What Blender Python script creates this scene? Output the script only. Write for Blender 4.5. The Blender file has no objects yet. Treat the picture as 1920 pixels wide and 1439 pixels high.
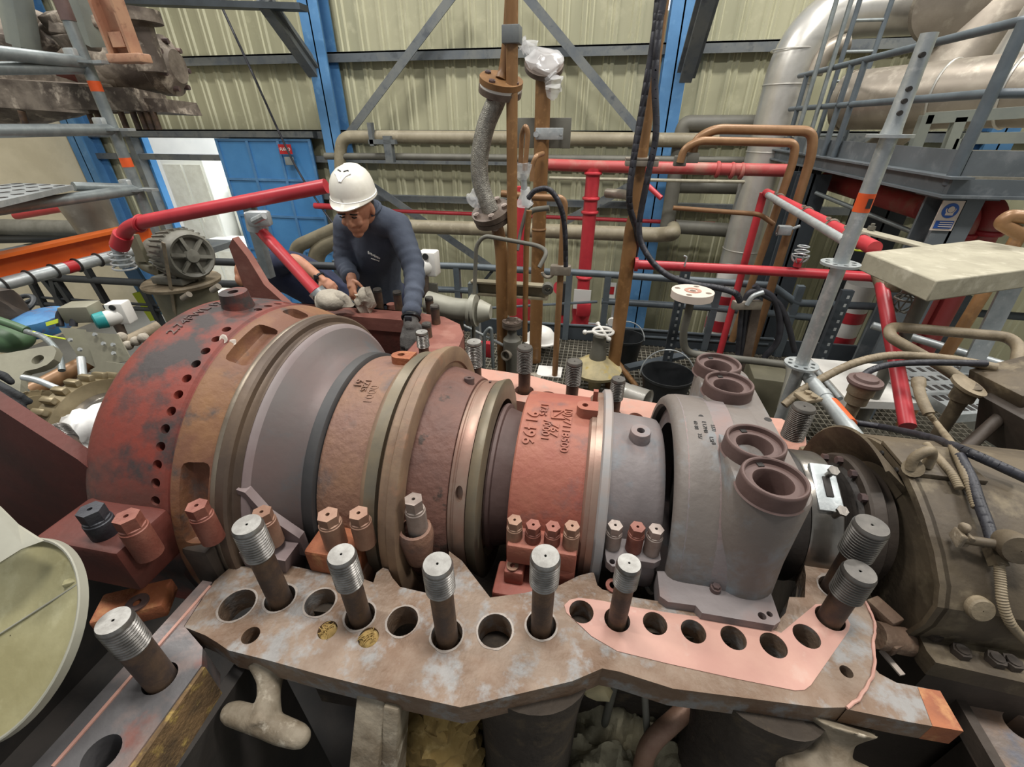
import bpy, bmesh, math, random
from mathutils import Vector, Matrix, noise
from mathutils.geometry import tessellate_polygon
random.seed(7)
PI = math.pi
COL = bpy.context.scene.collection
# ------------------------------------------------------------------ camera maths
F, TH, PS, H = 816.0, math.radians(30.9), math.radians(10.8), 0.87
FW = Vector((-math.sin(PS)*math.cos(TH), math.cos(PS)*math.cos(TH), -math.sin(TH)))
RT = Vector((math.cos(PS), math.sin(PS), 0)); UP = RT.cross(FW)
EYE = Vector((0, 0, H))
def P(px, py, x=None, y=None, z=None, d=None):
    """point seen at a pixel of the photograph, on the plane x=, y=, z= or at depth d"""
    r = FW + RT*((px-960)/F) + UP*((719.5-py)/F)
    t = d if d is not None else (x-EYE.x)/r.x if x is not None else (y-EYE.y)/r.y if y is not None else (z-EYE.z)/r.z
    return EYE + r*t
cam = bpy.data.objects.new('camera', bpy.data.cameras.new('camera'))
COL.objects.link(cam); bpy.context.scene.camera = cam
cam.data.sensor_fit = 'HORIZONTAL'; cam.data.sensor_width = 36; cam.data.lens = 36*F/1920
cam.data.clip_start = .01; cam.data.clip_end = 200
cam.matrix_world = Matrix.Translation(EYE) @ Matrix((RT, UP, -FW)).transposed().to_4x4()

# ------------------------------------------------------------------ materials
MATS = {}
def srgb(h):
    if isinstance(h, str):
        h = [int(h[i:i+2], 16)/255 for i in (0, 2, 4)]
    return tuple(c/12.92 if c <= .04045 else ((c+.055)/1.055)**2.4 for c in h) + (1,)
def mat(name, base, alt=None, alt2=None, rough=.6, metal=0., scale=6., bump=.15, bscale=None, lo=.4, hi=.6, lo2=.55, hi2=.68, detail=6., stretch=None):
    """noise-mixed painted / rusty / bare metal surface"""
    m = bpy.data.materials.new(name); m.use_nodes = True
    nt = m.node_tree; n = nt.nodes; l = nt.links
    b = n['Principled BSDF']; b.inputs['Roughness'].default_value = rough; b.inputs['Metallic'].default_value = metal
    b.inputs['Base Color'].default_value = srgb(base)
    tc = n.new('ShaderNodeTexCoord'); mp = n.new('ShaderNodeMapping')
    l.new(tc.outputs['Object'], mp.inputs['Vector'])
    if stretch: mp.inputs['Scale'].default_value = stretch
    last = None
    for k, (c, s, a0, a1) in enumerate(((alt, scale, lo, hi), (alt2, scale*2.3, lo2, hi2))):
        if not c: continue
        t = n.new('ShaderNodeTexNoise'); t.inputs['Scale'].default_value = s; t.inputs['Detail'].default_value = detail
        t.inputs['Roughness'].default_value = .62
        if k: mp2 = n.new('ShaderNodeMapping'); l.new(tc.outputs['Object'], mp2.inputs['Vector']); mp2.inputs['Location'].default_value = (3.1, 7.7, 1.3); l.new(mp2.outputs[0], t.inputs['Vector'])
        else: l.new(mp.outputs[0], t.inputs['Vector'])
        r = n.new('ShaderNodeMapRange'); r.inputs['From Min'].default_value = a0; r.inputs['From Max'].default_value = a1
        l.new(t.outputs['Fac'], r.inputs['Value'])
        x = n.new('ShaderNodeMix'); x.data_type = 'RGBA'; l.new(r.outputs[0], x.inputs[0])
        if last: l.new(last, x.inputs[6])
        else: x.inputs[6].default_value = srgb(base)
        x.inputs[7].default_value = srgb(c); last = x.outputs[2]
    if last: l.new(last, b.inputs['Base Color'])
    if bump:
        t = n.new('ShaderNodeTexNoise'); t.inputs['Scale'].default_value = bscale or scale*9; t.inputs['Detail'].default_value = 4
        l.new(mp.outputs[0], t.inputs['Vector'])
        bp = n.new('ShaderNodeBump'); bp.inputs['Strength'].default_value = bump; bp.inputs['Distance'].default_value = .01
        l.new(t.outputs['Fac'], bp.inputs['Height']); l.new(bp.outputs[0], b.inputs['Normal'])
    MATS[name] = m
    return m
def emit(name, col, s):
    m = bpy.data.materials.new(name); m.use_nodes = True
    b = m.node_tree.nodes['Principled BSDF']; b.inputs['Base Color'].default_value = srgb(col)
    b.inputs['Emission Color'].default_value = srgb(col); b.inputs['Emission Strength'].default_value = s
    MATS[name] = m; return m
def clear(name, col='ffffff', rough=.15, alpha=.35):
    m = bpy.data.materials.new(name); m.use_nodes = True
    b = m.node_tree.nodes['Principled BSDF']; b.inputs['Base Color'].default_value = srgb(col)
    b.inputs['Roughness'].default_value = rough; b.inputs['Alpha'].default_value = alpha
    MATS[name] = m; return m

# ------------------------------------------------------------------ mesh builder
def frames(pts, closed=False):
    n = len(pts); T = []
    for i in range(n):
        a = pts[i-1] if (i > 0 or closed) else pts[i]
        b = pts[(i+1) % n] if (i < n-1 or closed) else pts[i]
        t = (b-a); T.append(t.normalized() if t.length > 1e-9 else Vector((0, 0, 1)))
    u = T[0].orthogonal().normalized(); out = []
    for i in range(n):
        if i:
            q = T[i-1].rotation_difference(T[i]); u = q @ u
        u = (u - T[i]*u.dot(T[i])).normalized()
        out.append((T[i], u, T[i].cross(u)))
    return out
def fillet(pts, rad, n=6):
    pts = [Vector(p) for p in pts]; out = [pts[0]]
    for i in range(1, len(pts)-1):
        a, b, c = pts[i-1], pts[i], pts[i+1]
        u = a-b; v = c-b
        r = min(rad, u.length*.48, v.length*.48)
        p, q = b+u.normalized()*r, b+v.normalized()*r
        for k in range(n+1):
            t = k/n; out.append(p*(1-t)**2 + b*2*t*(1-t) + q*t*t)
    out.append(pts[-1]); return out
def smooth(pts, n=6):
    pts = [Vector(p) for p in pts]; out = []
    q = [pts[0]*2-pts[1]] + pts + [pts[-1]*2-pts[-2]]
    for i in range(1, len(q)-2):
        for k in range(n):
            t = k/n; a, b, c, d = q[i-1], q[i], q[i+1], q[i+2]
            out.append(.5*((2*b)+(c-a)*t+(2*a-5*b+4*c-d)*t*t+(3*b-a-3*c+d)*t**3))
    out.append(pts[-1]); return out
class MB:
    def __init__(s): s.v = []; s.f = []
    def add(s, vs, fs):
        o = len(s.v); s.v += [Vector(v) for v in vs]; s.f += [tuple(i+o for i in f) for f in fs]; return s
    def box(s, a, b):
        x0, y0, z0 = a; x1, y1, z1 = b
        return s.add([(x0,y0,z0),(x1,y0,z0),(x1,y1,z0),(x0,y1,z0),(x0,y0,z1),(x1,y0,z1),(x1,y1,z1),(x0,y1,z1)],
                     [(3,2,1,0),(4,5,6,7),(0,1,5,4),(1,2,6,5),(2,3,7,6),(3,0,4,7)])
    def obox(s, c, size, R=None, ch=0.):
        """box of size about c, turned by R (3x3), edges chamfered by ch"""
        hx, hy, hz = (k/2 for k in size); c = Vector(c); R = R or Matrix.Identity(3)
        if ch <= 0:
            vs = [c + R @ Vector((i*hx, j*hy, k*hz)) for k in (-1, 1) for j in (-1, 1) for i in (-1, 1)]
            return s.add(vs, [(2,3,1,0),(4,5,7,6),(0,1,5,4),(1,3,7,5),(3,2,6,7),(2,0,4,6)])
        bm = bmesh.new(); bmesh.ops.create_cube(bm, size=1)
        for v in bm.verts: v.co = Vector((v.co.x*size[0], v.co.y*size[1], v.co.z*size[2]))
        bmesh.ops.bevel(bm, geom=bm.edges[:], offset=ch, segments=2, affect='EDGES', profile=.5)
        bm.verts.index_update()
        s.add([c + R @ v.co for v in bm.verts], [[v.index for v in f.verts] for f in bm.faces]); bm.free(); return s
    def beam(s, a, b, w, h, up=(0, 0, 1), ch=0.):
        a = Vector(a); b = Vector(b); x = (b-a).normalized(); up = Vector(up)
        y = up.cross(x)
        if y.length < 1e-3: y = Vector((0, 1, 0)).cross(x)
        y.normalize(); z = x.cross(y)
        return s.obox((a+b)/2, ((b-a).length, w, h), Matrix((x, y, z)).transposed(), ch)
    def tube(s, pts, r, n=12, cap=True, closed=False):
        pts = [Vector(p) for p in pts]; fr = frames(pts, closed); o = len(s.v); m = len(pts)
        for i, p in enumerate(pts):
            rr = r[i] if isinstance(r, (list, tuple)) else r
            t, u, w = fr[i]
            for k in range(n):
                a = 2*PI*k/n; s.v.append(p + (u*math.cos(a)+w*math.sin(a))*rr)
        for i in range(m if closed else m-1):
            for k in range(n):
                j = (i+1) % m
                s.f.append((o+i*n+k, o+i*n+(k+1) % n, o+j*n+(k+1) % n, o+j*n+k))
        if cap and not closed:
            s.f.append(tuple(o+k for k in reversed(range(n)))); s.f.append(tuple(o+(m-1)*n+k for k in range(n)))
        return s
    def cyl(s, a, b, r, n=20, r2=None): return s.tube([a, b], [r, r if r2 is None else r2], n)
    def lathe(s, prof, org=(0,0,0), axis=(1,0,0), n=48, a0=0., a1=2*PI, ref=None, close=False):
        """revolve (along, radius) pairs about axis through org; ref is the direction of angle 0"""
        ax = Vector(axis).normalized(); org = Vector(org)
        u = (Vector(ref) if ref else ax.orthogonal()).normalized(); w = ax.cross(u)
        full = abs(a1-a0-2*PI) < 1e-6; m = n if full else n+1; o = len(s.v); L = len(prof)
        for i in range(m):
            a = a0+(a1-a0)*i/n; d = u*math.cos(a)+w*math.sin(a)
            for (t, r) in prof: s.v.append(org+ax*t+d*r)
        for i in range(n):
            j = (i+1) % m
            for k in range(L if close else L-1):
                q = (k+1) % L
                s.f.append((o+i*L+k, o+j*L+k, o+j*L+q, o+i*L+q))
        if close and not full:
            s.f.append(tuple(o+k for k in range(L))); s.f.append(tuple(o+(m-1)*L+k for k in reversed(range(L))))
        return s
    def ring(s, c, axis, R, r, n=32, m=10, a0=0., a1=2*PI, ref=None):
        c = Vector(c); ax = Vector(axis).normalized(); u = (Vector(ref) if ref else ax.orthogonal()).normalized(); w = ax.cross(u)
        full = abs(a1-a0-2*PI) < 1e-6
        pts = [c+(u*math.cos(a0+(a1-a0)*i/n)+w*math.sin(a0+(a1-a0)*i/n))*R for i in range(n if full else n+1)]
        return s.tube(pts, r, m, closed=full)
    def prism(s, outer, h0, h1, holes=(), M=None, bottom=True):
        """extrude a 2D outline with holes from h0 to h1 along local z, M places it"""
        M = M or Matrix.Identity(4); loops = [list(outer)] + [list(h) for h in holes]
        tri = tessellate_polygon([[Vector((p[0], p[1], 0)) for p in L] for L in loops])
        flat = [p for L in loops for p in L]; n = len(flat)
        vs = [M @ Vector((p[0], p[1], h1)) for p in flat] + [M @ Vector((p[0], p[1], h0)) for p in flat]
        fs = []
        for t in tri:
            a, b, c = (flat[i] for i in t)
            if (b[0]-a[0])*(c[1]-a[1])-(b[1]-a[1])*(c[0]-a[0]) < 0: t = (t[0], t[2], t[1])
            fs.append(tuple(t))
            if bottom: fs.append(tuple(i+n for i in reversed(t)))
        o = 0
        for li, L in enumerate(loops):
            m = len(L); area = sum(L[i][0]*L[(i+1) % m][1]-L[(i+1) % m][0]*L[i][1] for i in range(m))
            ccw = (area > 0) == (li == 0)
            for i in range(m):
                a, b = o+i, o+(i+1) % m
                fs.append((a, a+n, b+n, b) if ccw else (b, b+n, a+n, a))
            o += m
        return s.add(vs, fs)
    def sphere(s, c, r, n=16, m=10, sc=(1,1,1), R=None):
        c = Vector(c); R = R or Matrix.Identity(3); o = len(s.v)
        for i in range(m+1):
            t = PI*i/m
            for k in range(n):
                a = 2*PI*k/n
                s.v.append(c+R @ Vector((r*sc[0]*math.sin(t)*math.cos(a), r*sc[1]*math.sin(t)*math.sin(a), r*sc[2]*math.cos(t))))
        for i in range(m):
            for k in range(n):
                s.f.append((o+i*n+k, o+(i+1)*n+k, o+(i+1)*n+(k+1) % n, o+i*n+(k+1) % n))
        return s
    def hexa(s, c, axis, r, h, rot=0., hole=0.):
        c = Vector(c); M = axM(c, axis)
        out = [(r*math.cos(rot+i*PI/3), r*math.sin(rot+i*PI/3)) for i in range(6)]
        if hole:
            s.prism(out, 0, h, [circ(0, 0, hole, 12)], M)
        else: s.prism(out, 0, h, (), M)
        return s
    def jitter(s, amp, sc=5.):
        for v in s.v:
            v += Vector((noise.noise(v*sc), noise.noise(v*sc+Vector((9, 0, 0))), noise.noise(v*sc+Vector((0, 9, 0)))))*amp
        return s
def axM(c, axis, ref=None):
    z = Vector(axis).normalized(); x = Vector(ref) if ref else z.orthogonal(); x = (x - z*x.dot(z)).normalized(); y = z.cross(x)
    m = Matrix((x, y, z)).transposed().to_4x4(); m.translation = Vector(c); return m
def rotz(a): return Matrix.Rotation(a, 3, 'Z')
def circ(x, y, r, n=24, sx=1.): return [(x+r*sx*math.cos(2*PI*i/n), y+r*math.sin(2*PI*i/n)) for i in range(n)]
def rrect(x0, y0, x1, y1, r, n=5):
    o = []
    for cx, cy, a in ((x1-r, y1-r, 0), (x0+r, y1-r, PI/2), (x0+r, y0+r, PI), (x1-r, y0+r, 1.5*PI)):
        for k in range(n+1): o.append((cx+r*math.cos(a+PI/2*k/n), cy+r*math.sin(a+PI/2*k/n)))
    return o

# ------------------------------------------------------------------ objects
ROOT = {}
def finish(me, ang=38):
    bm = bmesh.new(); bm.from_mesh(me)
    bmesh.ops.remove_doubles(bm, verts=bm.verts, dist=1e-6)
    bmesh.ops.recalc_face_normals(bm, faces=bm.faces)
    bm.to_mesh(me); bm.free()
    me.polygons.foreach_set('use_smooth', [True]*len(me.polygons)); me.set_sharp_from_angle(angle=math.radians(ang))
def mesh(name, mb, m, off, ang=38):
    me = bpy.data.meshes.new(name)
    me.from_pydata([v-off for v in mb.v], [], mb.f); me.materials.append(MATS[m] if isinstance(m, str) else m)
    finish(me, ang); return me
def tag(o, label, cat, group=None, kind=None):
    o['label'] = label; o['category'] = cat
    if group: o['group'] = group
    if kind: o['kind'] = kind
    return o
def thing(name, label, cat, loc, group=None):
    o = bpy.data.objects.new(name, None); o.empty_display_size = .05; COL.objects.link(o); o.location = loc
    ROOT[o.name] = Vector(loc); return tag(o, label, cat, group)
def part(name, mb, m, parent, label=None, ang=38, kind=None):
    off = ROOT[parent.name]
    o = bpy.data.objects.new(name, mesh(name, mb, m, off, ang)); COL.objects.link(o); o.parent = parent
    ROOT[o.name] = off
    if label: o['label'] = label
    if kind: o['kind'] = kind
    return o
def solo(name, mb, m, label, cat, group=None, loc=None, kind=None, ang=38):
    """a thing that is one mesh"""
    if loc is None:
        lo = Vector((min(v.x for v in mb.v), min(v.y for v in mb.v), min(v.z for v in mb.v))); hi = Vector((max(v.x for v in mb.v), max(v.y for v in mb.v), 0))
        loc = Vector(((lo.x+hi.x)/2, (lo.y+hi.y)/2, lo.z))
    loc = Vector(loc)
    o = bpy.data.objects.new(name, mesh(name, mb, m, loc, ang)); COL.objects.link(o); o.location = loc
    ROOT[o.name] = loc; return tag(o, label, cat, group, kind)
def islands(mb):
    p = list(range(len(mb.v)))
    def root(i):
        while p[i] != i: p[i] = p[p[i]]; i = p[i]
        return i
    for f in mb.f:
        for i in f[1:]: p[root(i)] = root(f[0])
    out = {}
    for f in mb.f: out.setdefault(root(f[0]), []).append(f)
    for fs in out.values():
        ids = sorted({i for f in fs for i in f}); k = {i: j for j, i in enumerate(ids)}
        b = MB(); b.v = [mb.v[i] for i in ids]; b.f = [tuple(k[i] for i in f) for f in fs]; yield b
def parts(name, mb, m, parent, label=None):
    """one part for every loose piece of mb"""
    return [part(name, b, m, parent, label) for b in (mb if isinstance(mb, list) else islands(mb))]
def struct(name, mb, m, ang=38):
    o = bpy.data.objects.new(name, mesh(name, mb, m, Vector((0, 0, 0)), ang)); COL.objects.link(o); o['kind'] = 'structure'; ROOT[o.name] = Vector((0, 0, 0)); return o
def dup(o, loc, label=None, rz=None, group=None):
    r = o.copy(); COL.objects.link(r); r.location = loc
    if rz is not None: r.rotation_euler.z = rz
    if label: r['label'] = label
    if group: r['group'] = group
    for c in o.children:
        k = c.copy(); COL.objects.link(k); k.parent = r
        for g in c.children:
            q = g.copy(); COL.objects.link(q); q.parent = k
    return r
def cut(o, mb):
    """subtract the solids in mb (world coordinates) from o"""
    off = ROOT[o.name]
    me = bpy.data.meshes.new('cutter'); me.from_pydata([v-off for v in mb.v], [], mb.f); finish(me)
    c = bpy.data.objects.new('cutter', me); COL.objects.link(c)
    c.location = o.location if o.parent is None else off
    md = o.modifiers.new('cut', 'BOOLEAN'); md.object = c; md.solver = 'EXACT'; md.operation = 'DIFFERENCE'
    bpy.context.view_layer.update()
    dg = bpy.context.evaluated_depsgraph_get()
    new = bpy.data.meshes.new_from_object(o.evaluated_get(dg))
    o.modifiers.clear(); old = o.data; o.data = new; bpy.data.objects.remove(c); bpy.data.meshes.remove(me)
    if len(new.polygons) == 0: o.data = old
    o.data.polygons.foreach_set('use_smooth', [True]*len(o.data.polygons)); o.data.set_sharp_from_angle(angle=math.radians(38))
    return o
def textmesh(s, size, depth, bold=0.):
    """flat letters: list of verts (u, v, h) and faces, extruded by depth"""
    cu = bpy.data.curves.new('t', 'FONT'); cu.body = s; cu.size = size; cu.extrude = depth/2; cu.align_x = 'CENTER'; cu.align_y = 'CENTER'; cu.offset = bold; cu.resolution_u = 3
    o = bpy.data.objects.new('t', cu); COL.objects.link(o); bpy.context.view_layer.update()
    me = bpy.data.meshes.new_from_object(o.evaluated_get(bpy.context.evaluated_depsgraph_get()))
    vs = [v.co.copy() for v in me.vertices]; fs = [tuple(p.vertices) for p in me.polygons]
    bpy.data.objects.remove(o); bpy.data.meshes.remove(me); bpy.data.curves.remove(cu); return vs, fs
# ------------------------------------------------------------------ palette
mat('rust_red', '7e3529', '603a32', '3a3231', rough=.62, scale=3.2, lo=.42, hi=.62, lo2=.47, hi2=.60, bump=.12, bscale=60)
mat('rust_red_plain', '602c23', '4a271f', rough=.62, scale=4, bump=.12, bscale=60)  # dark red; shading on the joint block and near wing is put into it
mat('brown_band', '704a38', '86603f', '4f443f', rough=.6, scale=5, bump=.2, bscale=50)
mat('steel_edge', '8c8172', '75695c', rough=.42, metal=.6, scale=7, bump=.05)
mat('dark_steel', '57493f', '6b5a4b', rough=.5, metal=.3, scale=5, bump=.06)
mat('lilac', '867b7a', '7b6a69', rough=.55, scale=3, bump=.06)
mat('lilac_grey', '5f5755', '675653', '565a5d', rough=.5, metal=.1, scale=3, bump=.06, bscale=40)
mat('near_black', '2a2826', '35302c', rough=.7, scale=6, bump=.08)
mat('brown_cast', '7f5f52', '88664f', '665853', rough=.62, scale=3.4, bump=.35, bscale=55)
mat('brown_pitted', '755247', '674a42', '473932', rough=.62, scale=7, bump=.4, bscale=45, lo2=.6, hi2=.66)
mat('olive_steel', '6f685a', '80745f', rough=.42, metal=.35, scale=6, bump=.04)
mat('tan_rim', '927a62', '7d6654', '8f6e58', rough=.5, metal=.2, scale=7, bump=.08)
mat('rust_orange', 'a3623f', '8c5136', 'b07a50', rough=.7, scale=10, bump=.25)
mat('pinkish_steel', '99786a', 'a08b7c', '86604f', rough=.42, metal=.45, scale=4, bump=.05)
mat('red_cast', '925144', 'a06450', '735551', rough=.6, scale=3.5, bump=.22, bscale=60)
mat('grey_cast', '7c7473', '8a6b62', '73797e', rough=.55, scale=3.0, bump=.18, bscale=50, lo=.45, hi=.65)
mat('grey_blue', '726a64', '7b6155', '7a8084', rough=.52, scale=2.6, bump=.16, bscale=45, lo=.5, hi=.7)
mat('light_ring', '8c9092', '9a8e88', rough=.48, scale=4, bump=.05)
mat('muted_red', '685450', '5a4540', rough=.6, scale=5, bump=.1)  # muted red brown of the sockets, shoulder, vent cap and pole extension
mat('flange_rust', '857363', '745c49', '8b8885', rough=.55, metal=.15, scale=8, bump=.35, bscale=60, lo=.42, hi=.6, lo2=.5, hi2=.62, detail=9.)
mat('flange_side', '7a6250', '5f4c3e', '8d7a66', rough=.75, scale=9, bump=.4, bscale=40)
mat('pink_paint', 'bb9081', 'b4877a', 'bb9789', rough=.5, scale=9, bump=.04, lo2=.6, hi2=.7)
mat('far_pink', 'bb8d7d', 'b08272', 'a78d81', rough=.55, scale=5, bump=.06)
mat('exhaust_red', '8d5a4e', '7d4d44', '97695c', rough=.6, scale=3, bump=.15)
mat('bare_steel', '8d8f92', '6f7074', '9a8478', rough=.4, metal=.55, scale=7, bump=.08)
mat('stud_shank', '4a3f3a', '6a5544', rough=.55, metal=.35, scale=18, bump=.12)
mat('stud_thread', '9a9793', '6d6a66', rough=.34, metal=.75, scale=20, bump=.03)
mat('stud_dark', '5d5a56', '6f6b66', rough=.42, metal=.6, scale=20, bump=.03)
mat('stud_end', 'a3a19c', '85827d', rough=.45, metal=.25, scale=25, bump=.06)
mat('nut_rust', '8c6a58', '9a7a66', rough=.5, metal=.25, scale=20, bump=.1)
mat('nut_dark', '55494a', '66504a', rough=.5, metal=.2, scale=20, bump=.1)
mat('nut_red', '8e5a4c', '7a463a', rough=.5, metal=.1, scale=20, bump=.1)
mat('nut_grey', '8f8078', 'a0938a', rough=.45, metal=.3, scale=20, bump=.1)
mat('nut_black', '33343a', '45474c', rough=.5, metal=.3, scale=20, bump=.1)
mat('cast_cream', '8f8472', '6f6250', 'b8ae9c', rough=.7, scale=11, bump=.45, bscale=35)
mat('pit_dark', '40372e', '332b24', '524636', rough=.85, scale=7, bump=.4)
mat('wool', 'a59d84', '8c846c', 'b5ad92', rough=.95, scale=14, bump=.9, bscale=26)
mat('wool_ochre', 'a08450', '87703f', 'b09763', rough=.95, scale=12, bump=.8, bscale=24, stretch=(1,1,.35))
mat('brown_dirty', '5f5341', '4a4033', '766a55', rough=.62, metal=.1, scale=5, bump=.22, bscale=40)
mat('brown_dark', '4a4038', '3c342d', rough=.6, metal=.1, scale=5, bump=.15)
mat('seal_black', '3c3733', '2f2b28', rough=.5, metal=.3, scale=8, bump=.1)
mat('shiny_steel', '8f8a82', '75706a', rough=.28, metal=.8, scale=8, bump=.03)
mat('hose_brown', '8d7f68', '776a55', rough=.6, scale=12, bump=.15)
mat('hose_black', '24242a', '33333a', rough=.5, scale=12, bump=.1)
mat('sole_plate', '7c7068', '94765f', '6b6a70', rough=.5, metal=.2, scale=6, bump=.2)
# building
mat('cladding', 'a9a68a', '9d9b80', 'b3b093', rough=.55, scale=1.3, bump=.03, stretch=(1,1,.3))
mat('cladding_glint', 'cfcdb0', 'c3c1a4', rough=.5, scale=2, bump=0)  # paler tint that imitates light caught along the ribs
mat('left_wall', 'cfc3a6', 'c4b89b', rough=.8, scale=2, bump=.04)
mat('column_blue', '5586b4', '4c7caa', '6290ba', rough=.5, scale=2.5, bump=.03)
mat('door_blue', '4c8cc4', '4482ba', rough=.45, scale=1.5, bump=.02)
mat('girt_grey', '5b6166', '6d706e', '4c5156', rough=.55, scale=3, bump=.05)
mat('girt_pale', '85897f', '787d78', rough=.55, scale=3, bump=.05)
mat('pipe_beige', '938a74', '857c67', '9d947e', rough=.55, scale=4, bump=.05)
mat('pipe_grey', '6c6a60', '605e56', rough=.55, scale=4, bump=.05)
mat('red_paint', 'c23a42', 'b2313a', rough=.38, scale=4, bump=.03)
mat('red_dusty', 'b04a48', 'a88070', rough=.5, scale=4, bump=.03, lo=.5, hi=.75)
mat('ochre_pipe', '86613c', '755431', '946e45', rough=.45, scale=8, bump=.05, stretch=(1,1,.3))
mat('copper_pipe', '94704e', '866444', rough=.4, metal=.2, scale=8, bump=.03)
mat('galvanised', 'b9bdbd', 'a8aeaf', 'c6c9c8', rough=.42, metal=.5, scale=14, bump=.05)
mat('scaffold_dim', '8f9696', '7f8687', rough=.45, metal=.45, scale=14, bump=.04)
mat('aluminium', 'cfccc5', 'bfbcb4', rough=.33, metal=.6, scale=3, bump=.05, bscale=8)
mat('aluminium_dusty', '9c9386', '8b8276', 'aba294', rough=.42, metal=.45, scale=3, bump=.05, bscale=8)
mat('rail_grey', '5f686e', '545c62', rough=.45, metal=.1, scale=6, bump=.03)
mat('rail_dark', '34383b', '2c2f32', rough=.5, scale=6, bump=.03)
mat('platform_grey', '62686c', '565c60', '73777a', rough=.55, scale=3, bump=.04)
mat('platform_dark', '3e454b', '353b40', rough=.55, scale=3, bump=.04)
mat('braid', 'a29f95', '85827a', rough=.38, metal=.6, scale=40, bump=.5, bscale=160)
mat('flange_brown', '6f6258', '5d5148', rough=.5, metal=.25, scale=12, bump=.1)
mat('white_plastic', 'e8e6e0', 'dcd9d2', rough=.4, scale=6, bump=.02)
mat('paper', 'e4e2dc', rough=.8, bump=0)
mat('teal', '2f9a9a', '2a8a8c', rough=.4, scale=6, bump=.02)
mat('grating', '8a8578', '787366', rough=.6, metal=.2, scale=20, bump=.2)
mat('floor_dark', '5a5851', '4d4b45', rough=.8, scale=3, bump=.1)
mat('ground_concrete', '7b7a74', '6c6b66', rough=.85, scale=1.2, bump=.06)
mat('outside_ground', 'dcdad4', 'd0cdc6', rough=.9, scale=.6, bump=.02)
mat('outside_white', 'e9e9e6', 'dedfdd', rough=.7, scale=.6, bump=0)
mat('orange_tape', 'e8612a', 'de5722', rough=.5, scale=9, bump=.02)
mat('orange_beam', 'd96a28', 'cf6224', 'c85f2a', rough=.42, scale=2.5, bump=.02)
mat('board', 'a7a18d', '98927f', 'b5af9c', rough=.8, scale=5, bump=.12)
mat('board_edge', '827c6a', '757060', rough=.85, scale=6, bump=.12)
mat('motor_grey', '7c7a70', '6b695f', rough=.55, scale=7, bump=.08)
mat('tank_olive', '77735f', '6b6754', rough=.6, scale=4, bump=.08)
mat('bucket_black', '26282a', '303234', rough=.45, scale=6, bump=.02)
mat('crate_grey', '8d9290', '7f8482', rough=.5, scale=5, bump=.05)
mat('yellow_dirty', 'c8b88c', 'a59a78', 'b9a04e', rough=.6, scale=5, bump=.08)
mat('duct_pale', 'a8a698', '9a988a', rough=.5, metal=.15, scale=3, bump=.05)
mat('duct_inside', 'a39d78', '8c855f', 'b5b08d', rough=.6, scale=4, bump=.12)
mat('casing_hung', '857a6d', '4f453d', 'b3a797', rough=.7, scale=4, bump=.45, bscale=18)
mat('hook_orange', 'a87a62', 'b58c70', '8d6450', rough=.55, scale=6, bump=.1)
mat('gear_steel', '8d8064', '7b6f56', rough=.42, metal=.4, scale=8, bump=.06)
mat('plate_grey', '908d7b', '838070', rough=.5, metal=.15, scale=6, bump=.05)
mat('cloth_white', 'e9e9e6', 'dcdcda', rough=.9, scale=5, bump=.3, bscale=14)
mat('blue_worn', '3c6796', '4a82b0', '6b5a58', rough=.5, scale=8, bump=.06)
mat('green_paint', '4f6a4c', '44603f', rough=.5, scale=6, bump=.05)
mat('hi_vis', 'c8d63a', 'bccb33', rough=.7, scale=6, bump=.05)
mat('skin', 'b98468', 'ad765c', rough=.55, scale=14, bump=.05)
mat('skin_dark', 'a06b52', '94614a', rough=.55, scale=14, bump=.05)
mat('navy', '4b5260', '424957', rough=.9, scale=9, bump=.25, bscale=30)
mat('navy_dark', '2b3048', '242940', rough=.9, scale=9, bump=.2, bscale=30)
mat('helmet', 'e6e2d6', 'd5d0c2', rough=.35, scale=9, bump=.02, lo=.5, hi=.75)
mat('helmet_mark', 'f0efea', rough=.4, bump=0)
mat('glove_grey', '55524f', '454341', rough=.85, scale=20, bump=.25)
mat('glove_black', '222426', '2d3033', rough=.75, scale=20, bump=.2)
mat('rag', 'b5ad9e', '9a9184', rough=.9, scale=10, bump=.3)
mat('watch', '1c1e22', rough=.3, bump=0)
mat('hair', '241d19', rough=.7, bump=0)
mat('sign_red', 'b5252a', rough=.45, bump=0)
mat('sign_blue', '24509a', rough=.45, bump=0)
mat('label_dark', '2a2a2a', rough=.7, bump=0)
mat('chalk', 'cdbfb2', rough=.9, bump=0)
mat('slate', '3f3f40', '4a4847', rough=.55, metal=.15, scale=4, bump=.05)
mat('arm_rust', '7a6040', '54432f', 'a38a4c', rough=.8, scale=14, bump=.4)
mat('worn_steel', '8f847b', 'a39a92', '7d6a5c', rough=.5, metal=.2, scale=14, bump=.1)
mat('arm_steel', '6b696a', '98847d', '8a625a', rough=.45, metal=.35, scale=5, bump=.12, lo=.45, hi=.6)
clear('film', 'f2f2f2', .12, .38)
clear('glass', 'dfe8e6', .05, .3)
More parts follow.
